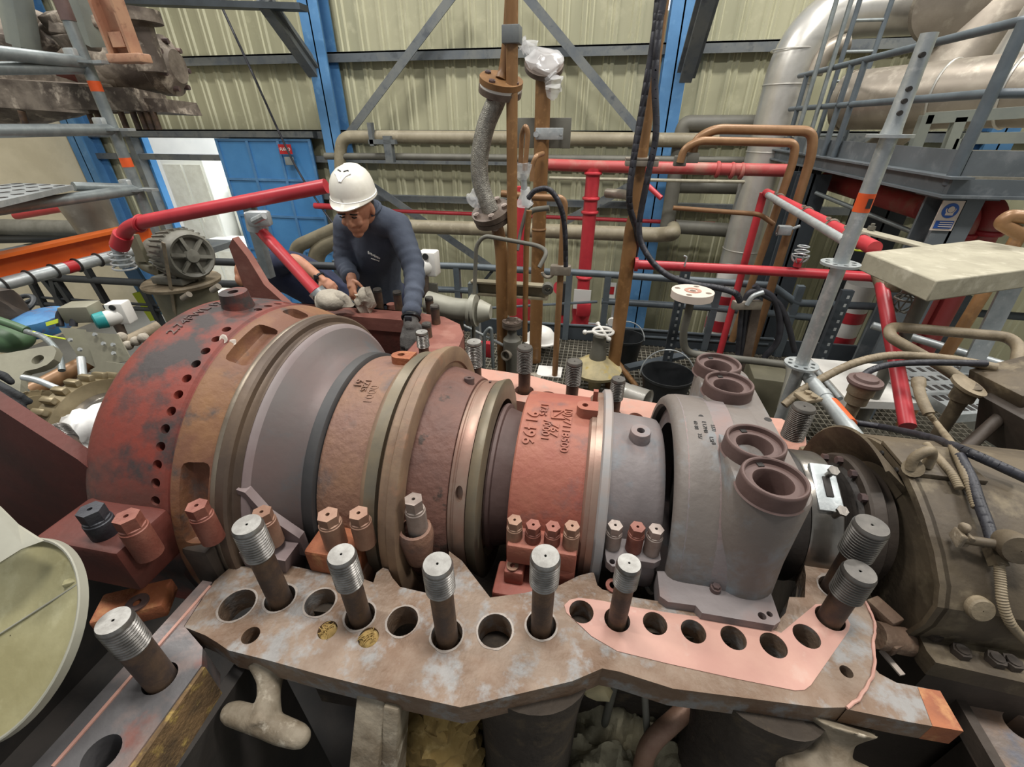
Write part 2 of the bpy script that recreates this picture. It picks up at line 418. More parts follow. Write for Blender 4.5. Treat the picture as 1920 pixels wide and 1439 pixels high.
# ------------------------------------------------------------------ the hall
FLOOR, GROUND, WALL = -1.1, -2.6, 8.0
WX0, WX1, WTOP = -9.9, 9.0, 5.6
DX0, DX1, DZ = -8.72, -6.80, .66                    # doorway in the back wall
def corrugated(x0, x1, z0, z1):
    """trapezoidal sheet, ribs towards the hall"""
    p = .345; rib = []
    i0 = math.floor(x0/p)-1
    for i in range(i0, math.ceil(x1/p)+1):
        b = i*p
        rib += [(b, 0), (b+.17, 0), (b+.19, -.035), (b+.235, -.035), (b+.25, -.012), (b+.275, -.012), (b+.29, -.035), (b+.325, -.035)]
    q = [r for r in rib if x0 < r[0] < x1]
    q = [(x0, 0)] + q + [(x1, 0)]
    mb = MB(); vs = []
    for (x, y) in q: vs += [(x, WALL+y, z0), (x, WALL+y, z1)]
    fs = [(2*i, 2*i+2, 2*i+3, 2*i+1) for i in range(len(q)-1)]
    return mb.add(vs, fs)
mb = corrugated(WX0, DX0, GROUND, WTOP)
for a in ((DX0, DX1, DZ, WTOP), (DX1, WX1, GROUND, WTOP)):
    c = corrugated(*a); mb.add(c.v, c.f)
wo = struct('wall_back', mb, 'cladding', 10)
wo.data.materials.append(MATS['cladding_glint'])
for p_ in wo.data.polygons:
    if abs(p_.normal.y) < .97 and abs(p_.normal.x) > .2: p_.material_index = 1  # rib flanks painted paler, as if the sheet edges caught the light
mb = MB(); mb.box((WX0-.1, -3, GROUND), (WX0, WALL, WTOP)); struct('wall_left', mb, 'left_wall')
mb = MB(); mb.box((WX1, -3, GROUND), (WX1+.1, WALL+.1, WTOP)); struct('wall_right', mb, 'cladding')
mb = MB(); mb.box((WX0, -3, GROUND-.1), (WX1, WALL+.2, GROUND)); struct('floor', mb, 'ground_concrete')
# mezzanine of bar grating round the machine
def grating(x0, x1, y0, y1, z, step=.045):
    mb = MB(); n = int((x1-x0)/step)
    for i in range(n+1):
        x = x0+i*step; mb.box((x-.003, y0, z-.03), (x+.003, y1, z))
    m = int((y1-y0)/(step*1.4))
    for j in range(m+1):
        y = y0+j*step*1.4; mb.box((x0, y-.004, z-.022), (x1, y+.004, z-.002))
    return mb
struct('floor_mezzanine', grating(-3.6, 2.9, 2.15, 4.35, FLOOR), 'grating')
mb = MB(); mb.box((-3.6, 2.1, FLOOR-.16), (2.9, 4.4, FLOOR-.14)); struct('floor_mezzanine_underside', mb, 'floor_dark')
mb = MB(); mb.box((-3.6, 4.36, FLOOR-.16), (2.9, 4.38, FLOOR+.12)); struct('trim_1', mb, 'platform_grey')
# steel frame of the wall
def ibeam(mb, a, b, w, h, t=.02, up=(0, 0, 1)):
    a = Vector(a); b = Vector(b); x = (b-a).normalized(); up = Vector(up); y = up.cross(x).normalized(); z = x.cross(y)
    mb.beam(a, b, t*.7, h, up)
    for s in (-1, 1): mb.beam(a+z*s*(h-t)/2, b+z*s*(h-t)/2, w, t, up)
    return mb
cx = []
for k, (px, py) in enumerate(((622, 200), (1232, 330), (175, 300), (1890, 200))):
    x = P(px, py, y=WALL-.25).x; cx.append(x)
    mb = MB(); ibeam(mb, (x, WALL-.25, GROUND), (x, WALL-.25, WTOP), .32, .34, .03, up=(0, 1, 0))
    struct('column_%d' % (k+1), mb, 'column_blue')
zg = [P(960, p, y=WALL-.05).z for p in (92, 246, 303, 377)] + [2.9, 4.0]
mb = MB()
for k, z in enumerate(zg[:2]+zg[4:]):
    for (a, b) in ((WX0, WX1),):
        mb.box((a, WALL-.17, z-.01), (b, WALL-.04, z+.012)); mb.box((a, WALL-.17, z-.12), (b, WALL-.155, z+.01))
for (a, b, z) in ((WX0, WX1, zg[2]), (DX1+.1, WX1, zg[3])):
    mb.box((a, WALL-.17, z-.05), (b, WALL-.04, z+.05))
struct('trim_2', mb, 'girt_grey')
def brace(pa, pb, w=.11):
    mb = MB(); mb.beam(P(*pa, y=WALL-.3), P(*pb, y=WALL-.3), .02, w, up=(0, 1, 0)); mb.beam(P(*pa, y=WALL-.36), P(*pb, y=WALL-.36), .12, .02, up=(0, 1, 0)); return mb
for k, (a, b) in enumerate((((850, -10), (655, 250)), ((985, -10), (1195, 243)), ((700, 350), (925, 505)), ((1215, 330), (1060, 415)))):
    struct('trim_%d' % (k+3), brace(a, b, .09), 'girt_grey')
# knee braces of the roof frames and the eaves beam over them
for k, (a, b) in enumerate((((495, 0), (590, 135)), ((1335, -30), (1285, 145)))):
    mb = MB(); mb.beam(P(*a, y=WALL-1.1), P(*b, y=WALL-.35), .2, .16, up=(1, 0, 0)); mb.beam(P(*a, y=WALL-1.1)+Vector((0, 0, .0)), P(*b, y=WALL-.35), .04, .26, up=(1, 0, 0))
    struct('trim_%d' % (k+9), mb, 'girt_grey')
mb = MB(); z = P(500, 12, y=6.9).z
mb.beam(P(200, 2, y=6.9), P(570, 14, y=6.9), .2, .07); struct('trim_11', mb, 'platform_dark')
# doorway: frame, jamb, sliding leaf
mb = MB()
mb.box((DX0-.12, WALL-.2, GROUND), (DX0, WALL+.05, DZ+.1)); mb.box((DX0-.1, WALL-.3, DZ), (-4.9, WALL-.05, DZ+.09))
struct('trim_12', mb, 'girt_grey')
mb = MB(); mb.box((DX0-.02, WALL-.02, GROUND), (DX0+.05, WALL+.12, DZ)); struct('trim_13', mb, 'door_blue')
mb = MB(); x0, x1 = DX1-.05, -5.02
mb.box((x0, WALL-.24, GROUND+.02), (x1, WALL-.19, DZ-.02)); d = struct('door_1', mb, 'door_blue')
mb = MB()
for i in range(4):
    x = x0+(x1-x0)*i/3; mb.box((x-.025, WALL-.265, GROUND+.02), (x+.025, WALL-.235, DZ-.02))
for i in range(6):
    z = GROUND+.04+(DZ-GROUND-.08)*i/5; mb.box((x0, WALL-.262, z-.02), (x1, WALL-.236, z+.02))
r = part('door_frame', mb, 'column_blue', d)
# right window high on the wall
mb = MB(); a = P(1800, 45, y=WALL-.06); b = P(1850, 75, y=WALL-.06)
struct('window_1', MB().box((P(1775, 60, y=WALL).x, WALL-.06, 2.0), (P(1815, 60, y=WALL).x, WALL-.03, 2.4)), 'glass')
mb = MB()
wx0, wx1 = P(1775, 60, y=WALL).x, P(1815, 60, y=WALL).x
for x in (wx0, (wx0+wx1)/2, wx1): mb.box((x-.03, WALL-.09, 1.97), (x+.03, WALL-.02, 2.43))
for z in (2.0, 2.4): mb.box((wx0, WALL-.09, z-.03), (wx1, WALL-.02, z+.03))
struct('window_1_frame', mb, 'column_blue')
m_ = emit('skylight', 'f4f8ff', 1.6)
struct('window_2', MB().box((P(1254, 5, y=WALL).x, WALL-.045, P(1260, 20, y=WALL).z), (P(1283, 5, y=WALL).x, WALL-.04, 2.75)), 'skylight')
# outside the doorway
mb = MB(); mb.box((-24, WALL+.2, GROUND-.15), (4, 26, GROUND-.05)); struct('ground_outside', mb, 'outside_ground')
def cabinet(x0, x1, y0, z0, z1, label, dp=1.2):
    t = thing('equipment_cabinet', label, 'cabinet', ((x0+x1)/2, y0+dp/2, GROUND), 'white cabinets outside the doorway')
    part('body', MB().obox(((x0+x1)/2, y0+dp/2, (z0+z1)/2), (x1-x0, dp, z1-z0), None, .02), 'outside_white', t)
    mb = MB()
    for i in range(2):
        a = x0+.06+(x1-x0-.06)*i/2; b = a+(x1-x0)/2-.1
        mb.box((a, y0-.02, z0+.1), (b, y0+.001, z1-.1)); mb.box((a+.05, y0-.04, (z0+z1)/2-.1), (a+.08, y0-.01, (z0+z1)/2+.1))
    part('door', mb, 'white_plastic', t); return t
cabinet(-10.8, -9.6, 10.2, GROUND, .1, 'tall white equipment cabinet just outside the doorway, left side')
cabinet(-9.5, -8.5, 10.6, GROUND, -.5, 'lower white equipment cabinet outside the doorway, beside the tall one')
cabinet(-9.9, -8.2, 9.2, GROUND, -1.7, 'squat white cabinet nearest to the open doorway')
mb = MB(); mb.box((-17, 15, GROUND), (-5, 15.4, 2.2)); struct('wall_outside', mb, 'outside_white')
# ------------------------------------------------------------------ light
w = bpy.data.worlds.new('world'); bpy.context.scene.world = w; w.use_nodes = True
w.node_tree.nodes['Background'].inputs[0].default_value = (.93, .97, 1, 1); w.node_tree.nodes['Background'].inputs[1].default_value = .3
def area(name, loc, rot, sx, sy, e, col=(1, .97, .92)):
    L = bpy.data.lights.new(name, 'AREA'); L.shape = 'RECTANGLE'; L.size = sx; L.size_y = sy; L.energy = e; L.color = col
    o = bpy.data.objects.new(name, L); COL.objects.link(o); o.location = loc; o.rotation_euler = rot; return o
for k, (x, y) in enumerate(((-5, 1), (0, 1), (5, 1), (-4, 5), (1.5, 5), (6, 5))):
    area('roof_lamp', (x, y, 5.4), (0, 0, 0), 1.6, .6, 190)
area('sky_outside', (-8, 12, 5), (0, 0, 0), 9, 6, 1500, (.95, .98, 1))
sc = bpy.context.scene
sc.view_settings.view_transform = 'Standard'; sc.view_settings.look = 'None'; sc.view_settings.gamma = 1; sc.view_settings.exposure = 0.12
# ------------------------------------------------------------------ the opened machine
YA = .92
AX = (0, YA, 0)
def onring(x, R, a):                    # a: degrees from the top towards the viewer
    a = math.radians(a); return Vector((x, YA-R*math.sin(a), R*math.cos(a)))
def radial(a):
    a = math.radians(a); return Vector((0, -math.sin(a), math.cos(a)))
def rev(prof, n=120, a0=0., a1=2*PI, close=True):
    return MB().lathe(prof, AX, (1, 0, 0), n, a0, a1, (0, 0, 1), close)
def Z0(*q): return [tuple(P(x, y, z=0).xy) for x, y in q]
def angof(px, py, x, R=None):
    if R:                                # angle on the cylinder of radius R seen at the pixel
        r = FW + RT*((px-960)/F) + UP*((719.5-py)/F); e = EYE-Vector((0, YA, 0))
        a, b, c = r.y**2+r.z**2, e.y*r.y+e.z*r.z, e.y**2+e.z**2-R*R; q = e+r*((-b-math.sqrt(max(0, b*b-a*c)))/a)
        return math.degrees(math.atan2(-q.y, q.z))
    p = P(px, py, x=x); return math.degrees(math.atan2(YA-p.y, p.z))

# ---- lower casing with its joint flange
casing = thing('turbine_casing', 'rusty lower turbine casing with a row of bolt holes along its joint flange', 'turbine casing', (0, YA, -.9))
hole = lambda px, py, r: circ(*P(px, py, z=0).xy, r, 28)
holes = [hole(445, 1135, .035), hole(470, 1192, .017), hole(600, 1130, .031), hole(755, 1165, .031), hole(928, 1183, .034),
         hole(525, 1122, .0305), hole(675, 1155, .030), hole(838, 1190, .031), hole(1015, 1172, .030),
         hole(614, 1182, .019), hole(691, 1196, .02)]
pink_holes = [hole(1090, 1148, .025), hole(1157, 1163, .026), hole(1228, 1170, .024), hole(1300, 1185, .024), hole(1375, 1197, .024), hole(1450, 1211, .0245), hole(1512, 1194, .0245), hole(1556, 1160, .027)]
rhole = [hole(1563, 1103, .029), hole(1587, 1260, .011)]
near = Z0((345, 1176), (372, 1135), (402, 1090), (432, 1064), (537, 1059), (612, 1076), (681, 1086), (700, 1093), (706, 1074), (718, 1065), (728, 1068), (735, 1083), (750, 1101), (802, 1113),
          (836, 1112), (842, 1034), (866, 1052), (919, 1121), (980, 1113), (1049, 1098), (1085, 1080), (1113, 1073), (1120, 1098), (1130, 1106), (1190, 1121), (1254, 1131), (1302, 1134), (1440, 1162), (1462, 1162),
          (1473, 1150), (1480, 1120), (1509, 1121), (1511, 1079), (1505, 1038), (1553, 1042), (1590, 1085), (1621, 1121), (1641, 1165), (1637, 1204), (1640, 1246), (1618, 1303), (1589, 1327), (1541, 1328),
          (1440, 1315), (1262, 1292), (1161, 1260), (1129, 1254), (1073, 1278), (900, 1319), (863, 1327), (722, 1296), (601, 1266), (500, 1238), (428, 1220), (408, 1206), (385, 1192))
fl = part('joint_flange', MB().prism(near, -.062, 0, holes+pink_holes+rhole), 'flange_rust', casing, 'rust-stained joint flange nearest the viewer', ang=30)
pk = Z0((1058, 1136), (1068, 1126), (1085, 1122), (1125, 1127), (1190, 1140), (1260, 1151), (1340, 1162), (1440, 1180), (1464, 1188), (1529, 1134), (1546, 1134), (1588, 1160), (1594, 1172), (1591, 1184), (1520, 1286), (1508, 1295), (1490, 1296), (1380, 1274), (1250, 1245), (1157, 1222), (1109, 1194), (1062, 1150))
part('joint_face', MB().prism(pk, 0, .0014, pink_holes), 'pink_paint', casing, 'pink painted joint face round the bolt holes')
mir = lambda L: [(x, 2*YA-y) for x, y in L]
far_holes = [circ(x, 2*YA-y, r, 24) for (x, y), r in ((P(525, 1122, z=0).xy, .036), (P(600, 1130, z=0).xy, .031), (P(675, 1155, z=0).xy, .036), (P(755, 1165, z=0).xy, .031), (P(838, 1190, z=0).xy, .036), (P(928, 1183, z=0).xy, .034), (P(1015, 1172, z=0).xy, .035),
             (P(1090, 1148, z=0).xy, .025), (P(1157, 1163, z=0).xy, .026), (P(1228, 1170, z=0).xy, .024), (P(1300, 1185, z=0).xy, .024), (P(1375, 1197, z=0).xy, .024), (P(1450, 1211, z=0).xy, .0245))]
farf = [(-.62, 1.52), (-.62, 1.36), (-.4, 1.33), (-.22, 1.31), (-.1, 1.29), (.06, 1.25), (.3, 1.24), (.5, 1.22), (.52, 1.1), (.62, 1.1), (.7, 1.2), (.73, 1.3), (.68, 1.37), (.45, 1.37), (.3, 1.385), (.12, 1.41), (-.05, 1.45), (-.2, 1.5), (-.32, 1.515), (-.48, 1.53)]
part('joint_flange', MB().prism(farf[::-1], -.062, 0, far_holes), 'far_pink', casing, 'pink coated joint flange on the far side')
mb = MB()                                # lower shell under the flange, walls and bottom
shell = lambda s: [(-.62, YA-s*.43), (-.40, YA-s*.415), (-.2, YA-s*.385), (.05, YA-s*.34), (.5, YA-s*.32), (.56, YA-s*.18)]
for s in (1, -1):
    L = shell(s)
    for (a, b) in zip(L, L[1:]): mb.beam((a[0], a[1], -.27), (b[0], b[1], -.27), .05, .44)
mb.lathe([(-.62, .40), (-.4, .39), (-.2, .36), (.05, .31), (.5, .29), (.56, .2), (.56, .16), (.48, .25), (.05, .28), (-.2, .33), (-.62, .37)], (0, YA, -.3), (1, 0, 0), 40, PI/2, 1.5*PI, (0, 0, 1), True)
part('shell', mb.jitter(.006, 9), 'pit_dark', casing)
for h_ in holes[:1]+holes[2:9]+rhole[:1]:             # bright worn collars round the flange holes
    cx_, cy_ = sum(p[0] for p in h_)/len(h_), sum(p[1] for p in h_)/len(h_); r_ = math.hypot(h_[0][0]-cx_, h_[0][1]-cy_)
    o_ = [(cx_+(r_+.004+.003*noise.noise(Vector((cx_*40+math.cos(k*.2)*2, cy_*40+math.sin(k*.2)*2, 0))))*math.cos(2*PI*k/32), cy_+(r_+.004+.003*noise.noise(Vector((k*.4, cx_*30, 1))))*math.sin(2*PI*k/32)) for k in range(32)]
    part('wear_ring', MB().prism(o_, .0, .0007, [circ(cx_, cy_, r_*1.001, 28)]), 'worn_steel', casing)
# supporting arm at the right and the cast lugs under the flange
arm = Z0((1600, 1300), (1636, 1246), (1650, 1262), (1682, 1279), (1764, 1295), (1808, 1371), (1700, 1352), (1589, 1329))
part('support_arm', MB().prism(arm[::-1], -.05, -.003), 'flange_rust', casing, 'machined support arm', ang=30)
part('rusty_end', MB().prism(Z0((1722, 1288), (1764, 1295), (1808, 1371), (1750, 1361))[::-1], -.0505, -.0022), 'rust_orange', casing, 'orange rusty end of the support arm', ang=30)
def lug(c0, e0, e1, r=.033):
    """cast lug: a flared neck ending in a cross bar"""
    mb = MB(); c = (Vector(e0)+Vector(e1))/2; top = Vector(c0)
    pts = [top+(c-top)*t for t in (0, .15, .35, .55, .75, 1)]
    mb.tube(pts, [r*2.1, r*1.5, r*1.05, r*.98, r*1.15, r*1.5], 18)
    d = (Vector(e1)-Vector(e0)); q = [Vector(e0)+d*t for t in (0, .04, .12, .3, .5, .7, .88, .96, 1)]
    mb.tube(q, [r*.3, r*.75, r*.98, r*1.08, r*1.1, r*1.08, r*.98, r*.75, r*.3], 18)
    return mb.jitter(.004, 30)
def blend(o, vox):
    m = o.modifiers.new('r', 'REMESH'); m.mode = 'VOXEL'; m.voxel_size = vox; m.use_smooth_shade = True; s = o.modifiers.new('s', 'SMOOTH'); s.iterations = 6; return o
part('lifting_lug', lug(P(510, 1240, z=-.06), P(418, 1330, z=-.10), P(580, 1388, z=-.10), .0215), 'cast_cream', casing, 'pale cast lifting lug under the flange'); blend(bpy.context.scene.collection.objects[-1], .004)
part('lifting_lug', lug(P(1560, 1345, z=-.07), P(1455, 1420, z=-.13), P(1660, 1490, z=-.13), .033), 'cast_cream', casing, 'pale cast lifting lug at the right end'); blend(bpy.context.scene.collection.objects[-1], .004)
mb = MB(); mb.tube(smooth([P(q[0], q[1], z=.001) for q in ((1588, 1328), (1612, 1308), (1630, 1280), (1640, 1250), (1637, 1208), (1640, 1168), (1618, 1120))], 6), .0028, 8); mb.jitter(.002, 60); part('sealant_bead', mb, 'pink_paint', casing, 'pink sealant bead')
mb = MB(); mb.beam(P(703, 1292, z=-.05), P(682, 1500, z=-.24), .06, .035, up=(0, 1, 0), ch=.006); mb.beam(P(745, 1300, z=-.05), P(735, 1500, z=-.3), .03, .06, up=(0, 1, 0), ch=.006)
part('rib', mb.jitter(.003, 20), 'cast_cream', casing, 'pale grey rib under the flange')
for px, py in ((614, 1182), (691, 1196)):
    c = P(px, py, z=0); mb = MB()
    mb.sphere(c-Vector((0, 0, .012)), .0195, 22, 14, (1, 1, .7))
    mb.jitter(.007, 75)
    for k in range(26):
        a = random.uniform(0, 6.28); r = random.uniform(0, .013); q = c+Vector((r*math.cos(a), r*math.sin(a), random.uniform(-.004, .004)))
        d = Vector((random.uniform(-1, 1), random.uniform(-1, 1), random.uniform(-.3, .5)))*.009
        mb.tube([q-d, q+Vector((0, 0, .003)), q+d], .0009, 4)
    solo('plugging_straw', mb, 'wool_ochre', ['golden shavings plugging a small flange hole, nearer the large open hole', 'golden shavings plugging a small flange hole, nearer the middle of the flange'][px > 650], 'packing', 'shavings in the flange holes', kind='stuff')

# ---- exhaust casing: flange arm coming towards the viewer and the wide far flange
ex = thing('exhaust_casing', 'red brown exhaust casing whose flange arm comes forward at the lower left', 'turbine casing', (-.8, YA, -.9))
armL = Z0((345, 1174), (380, 1215), (378, 1248), (240, 1439), (130, 1600), (-80, 1600), (60, 1439), (380, 1089), (398, 1092))
ah = [hole(300, 1272, .028), circ(*P(190, 1415, z=0).xy, .027, 24)]
part('flange_arm', MB().prism(armL[::-1], -.1, 0, ah), 'arm_steel', ex, 'bare steel flange arm with a groove', ang=30)
g0, g1 = P(395, 1100, z=0), P(100, 1439, z=0)
part('seal_strip', MB().beam(g0+Vector((0, 0, .0)), g1, .006, .006), 'pink_paint', ex, 'pale strip along the joint groove')
mb = MB(); a, b = P(372, 1248, z=0), P(130, 1590, z=0); mb.beam(a+Vector((.006, 0, -.052)), b+Vector((.006, 0, -.052)), .014, .096)
part('arm_side', mb.jitter(.002, 30), 'arm_rust', ex, 'ochre rusty side of the arm')
out = [(-1.75, 2.06), (-.9, 2.06), (-.75, 2.03), (-.64, 1.95), (-.585, 1.83), (-.57, 1.7), (-.6, 1.535), (-.78, 1.535), (-.78, 1.82), (-.82, 1.91), (-.92, 1.945), (-1.75, 1.945)]
eh = [circ(*P(px, py, z=0).xy, .025, 18) for px, py in ((637, 575), (733, 570))]
part('far_flange', MB().prism(out[::-1], -.07, 0, eh), 'exhaust_red', ex, 'red brown far flange with a rounded corner')
mb = MB()
mb.box((-1.75, 1.95, -.9), (-.9, 1.99, -.001)); mb.box((-.785, 1.5, -.9), (-.74, 1.86, -.001)); mb.beam((-.92, 1.96, -.45), (-.77, 1.83, -.45), .04, .86)
mb.beam((-.66, 2.03, -.48), (-.62, 1.6, -.48), .03, .82)
part('inner_wall', mb, 'rust_red_plain', ex, 'dark red inner wall of the exhaust')
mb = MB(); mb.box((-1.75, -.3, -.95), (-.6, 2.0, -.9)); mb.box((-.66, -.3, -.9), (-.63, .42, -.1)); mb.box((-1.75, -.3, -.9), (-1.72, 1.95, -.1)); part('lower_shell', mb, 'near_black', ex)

# ---- studs
def stud(name_label, base, top, r_th, r_sh, th_len, dark=False, group='tall studs standing in the flange holes'):
    t = thing('stud', name_label, 'stud bolt', base, group); b = Vector(base); top = Vector(top); ax = (top-b).normalized(); L = (top-b).length
    part('shank', MB().tube([b-ax*.05, b+ax*(L-th_len+.004)], r_sh, 24), 'stud_shank', t)
    mb = MB(); n = max(7, int(th_len/.0066)); pr = [(L-th_len-.006, r_sh*.9), (L-th_len, r_th*.93)]
    for i in range(n):
        z = L-th_len+(th_len-.006)*i/n; p = (th_len-.006)/n
        pr += [(z+p*.05, r_th*.885), (z+p*.42, r_th), (z+p*.66, r_th)]
    pr += [(L-.006, r_th*.985), (L-.001, r_th*.9), (L-.001, .002)]
    mb.lathe(pr, b, ax, 40)
    part('thread', mb, 'stud_dark' if dark else 'stud_thread', t)
    mb = MB(); mb.prism(circ(0, 0, r_th*.9, 32), -.0014, 0, [circ(0, 0, r_th*.1, 10)], axM(b+ax*L, ax)); part('end_face', mb, 'stud_dark' if dark else 'stud_end', t)
    return t
def topof(base, q):                       # head of an upright stud whose end face shows at pixel q
    return Vector((base[0], base[1], P(q[0], q[1], y=base[1]).z))
SP = [((525, 1122), (470, 985), .0275, .0225, .085, 'thick bright threaded stud at the left end of the flange row, beside the largest hole'),
      ((675, 1155), (643, 1040), .0265, .0215, .085, 'bright threaded stud second in the near flange row, by the two straw plugged holes'),
      ((838, 1190), (824, 1058), .0272, .0218, .07, 'threaded stud in the near row standing below the thin double ring'),
      ((1015, 1172), (1020, 1042), .0275, .0212, .075, 'threaded stud with a bright end standing left of the pink painted face'),
      ((1157, 1163), (1173, 1055), .0232, .0185, .06, 'thin paint-smeared stud rising from the pink painted face')]
for b, t, r1, r2, tl, lab in SP:
    bb = P(*b, z=0); stud(lab, bb, topof(bb, t), r1, r2, tl)
bb = P(1556, 1160, z=0); stud('dark stud leaning right at the right end of the pink painted face', bb, topof(bb, (1604, 1070)), .029, .022, .07, True)
bb = P(1563, 1103, z=0); stud('tall dark stud behind the right end of the pink face, nearest the brown bearing housing', bb, topof(bb, (1638, 985)), .031, .0225, .085, True)
bb = P(300, 1272, z=0); stud('stud with silvery thread and rusty end on the flange arm at lower left', bb, topof(bb, (232, 1168)), .0262, .0242, .075)
for (nx, q, r1, tl, dk, lab) in ((675, (883, 640), .029, .1, False, 'bright threaded stud on the far flange right of the double brown ring'),
                                 (838, (978, 650), .029, .1, True, 'threaded stud on the far flange between the thin ring and the red carrier'),
                                 (1015, (1072, 677), .028, .09, True, 'threaded stud on the far flange behind the red carrier'),
                                 (1157, (1157, 710), .024, .08, True, 'thin stud on the far flange behind the light grey ring')):
    n = P(nx, {675: 1155, 838: 1190, 1015: 1172, 1157: 1163}[nx], z=0); bb = Vector((n.x, 2*YA-n.y, 0))
    stud(lab, bb, topof(bb, q), r1, r1*.78, tl, dk)
bb = Vector((.68, 1.27, 0)); stud('broad dark stud on the far flange behind the nozzle block', bb, topof(bb, (1487, 760)), .034, .028, .12, True)
for b, t, lab in (((600, 578), (588, 553), 'short dark stud at the left of the exhaust flange, by the red slanted pipe'), ((712, 573), (706, 541), 'dark stud on the exhaust flange directly below the worker shirt'),
                  ((748, 577), (744, 546), 'dark stud on the exhaust flange next to the worker bare arm sleeve'), ((806, 577), (803, 557), 'dark stud at the back right corner of the exhaust flange'),
                  ((818, 607), (812, 572), 'dark stud at the right edge of the exhaust flange, right of the worker sleeve'), ((802, 632), (797, 606), 'short dark stud right of the worker wrist watch'), ((796, 668), (790, 622), 'threaded stud beside the worker gloved hand')):
    bb = P(*b, z=0); fat = b[1] > 660
    stud(lab, bb, topof(bb, t), .027 if fat else .023, .022, .07 if fat else .02, not fat, 'dark studs on the exhaust flange')

# ---- hexagon bolts of the horizontal joints (parts of the carrier they close)
def hexbolt(parent, q_top, q_base, y, r, m, sleeve=True, rot=.2):
    t = P(*q_top, y=y); zb = P(*q_base, y=y).z; b = Vector((t.x, y, zb)); h = t.z-zb
    mb = MB(); mb.cyl(b-Vector((0, 0, .03)), b+Vector((0, 0, h*.58)), r*1.1, 20)
    mb.lathe([(h*.58, r*1.1), (h*.6, r*1.02), (h*.66, r*1.0), (h*.68, r*.85)], b, (0, 0, 1), 20)
    o = part('joint_bolt', mb, m, parent)
    mb = MB(); mb.hexa(b+Vector((0, 0, h*.66)), (0, 0, 1), r, h*.34, rot, r*.2)
    part('hex_head', mb, m, o); return b

# ---- exhaust end ring (red) with its holes, the brown band and the steel lips
er = thing('exhaust_ring', 'large dark red exhaust ring with a curved row of drilled holes', 'turbine ring', (-.92, YA, -.5))
prof = [(-1.07, .34), (-1.1, .39), (-1.085, .42), (-1.05, .444), (-1.01, .452), (-.95, .4515), (-.853, .4425), (-.848, .437), (-.842, .437), (-.842, .40), (-1.0, .40)]
sh = part('ring_shell', rev(prof, 140), 'rust_red', er)
cm = MB(); a0 = angof(425, 618, -.875); hole_px = [(425, 618), (406, 637), (387, 660), (369, 684), (352, 711), (336, 741), (323, 772), (311, 805), (302, 838), (296, 872)]
angs = [angof(q[0], q[1], -.872) for q in hole_px]; st = (angs[-1]-angs[0])/9
for a in angs+[angs[-1]+st*k for k in (1, 2, 3, 4)]+[angs[0]-st*k for k in (3, 4, 5, 6, 7, 8)]:
    c = onring(-.872, .45, a); cm.cyl(c-radial(a)*.03, c+radial(a)*.02, .0105, 16)
cut(sh, cm)
a = angof(452, 590, -.93); c = onring(-.93, .44, a)
mb = MB().lathe([(0, .05), (.006, .04), (.03, .036), (.05, .034), (.05, .013), (.02, .013)], c, (0, -.05, 1), 28); part('boss', mb, 'rust_red', er, 'round red boss with a hole on top')
bd = part('window_band', rev([(-.842, .40), (-.842, .438), (-.836, .4405), (-.80, .431), (-.772, .42), (-.766, .4145), (-.766, .39)], 140), 'brown_band', er, 'brown rusted band with cast windows')
cm = MB()
for (q1, q2) in (((440, 688), (522, 628)), ((540, 597), (575, 588)), ((333, 865), (402, 1010))):
    a1, a2 = angof(*q1, -.80), angof(*q2, -.78); am = (a1+a2)/2; da = abs(a2-a1)/2
    c = onring(-.795, .425, am); w = .425*math.radians(da)*.95
    R = Matrix((Vector((1, 0, 0)), Vector((0, -math.cos(math.radians(am)), -math.sin(math.radians(am)))), radial(am))).transposed()
    cm.obox(c, (.052, 2*w, .05), R, .012)
cut(bd, cm)
part('steel_lip', rev([(-.766, .39), (-.766, .413), (-.757, .4185), (-.733, .4175), (-.728, .412), (-.728, .399), (-.722, .3965), (-.71, .396), (-.71, .37)], 140), 'dark_steel', er, 'dark machined lip')
mb = rev([(-.768, .40), (-.768, .415), (-.757, .4195), (-.752, .4185), (-.752, .40)], 140); part('edge', mb, 'steel_edge', er, 'worn steel edge')
for (px_, py_), s_ in (((421, 637), .012), ((436, 641), .009)):
    c = onring(-.855 if px_ < 430 else -.828, .4435 if px_ < 430 else .4395, angof(px_, py_, 0, .442)); mb = MB(); mb.sphere(c, s_, 14, 8, (1, 1, .9)); mb.v = [c+(v-c)-radial(50)*((v-c).dot(radial(50)))*.93 for v in mb.v]; mb.jitter(.004, 90); part('paint_spot', mb, 'chalk', er, 'pale paint spot')
# stamped writing round the red shell
def wraptext(s, x, R, a_mid, size, depth, turn, parent, name, m, rad=None, bold=0.):
    """letters laid on the cylinder of radius R at x; turn=-90: text runs round the ring, read from the right-hand side"""
    vs, fs = textmesh(s, size, depth, bold); mb = MB(); out = []
    ct, s_t = math.cos(math.radians(turn)), math.sin(math.radians(turn))
    for v in vs:
        u, w = v.x*ct-v.y*s_t, v.x*s_t+v.y*ct
        a = math.radians(a_mid)-w/R; rr = R+v.z+.0004 if rad is None else rad(x+u)+v.z+.0004
        out.append(Vector((x+u, YA-rr*math.sin(a), rr*math.cos(a))))
    mb.add(out, fs); return part(name, mb, m, parent)
wraptext('2.74FWL 126', -.99, .453, angof(372, 588, -.99), .035, .002, 90, er, 'stamped_text', 'nut_dark')
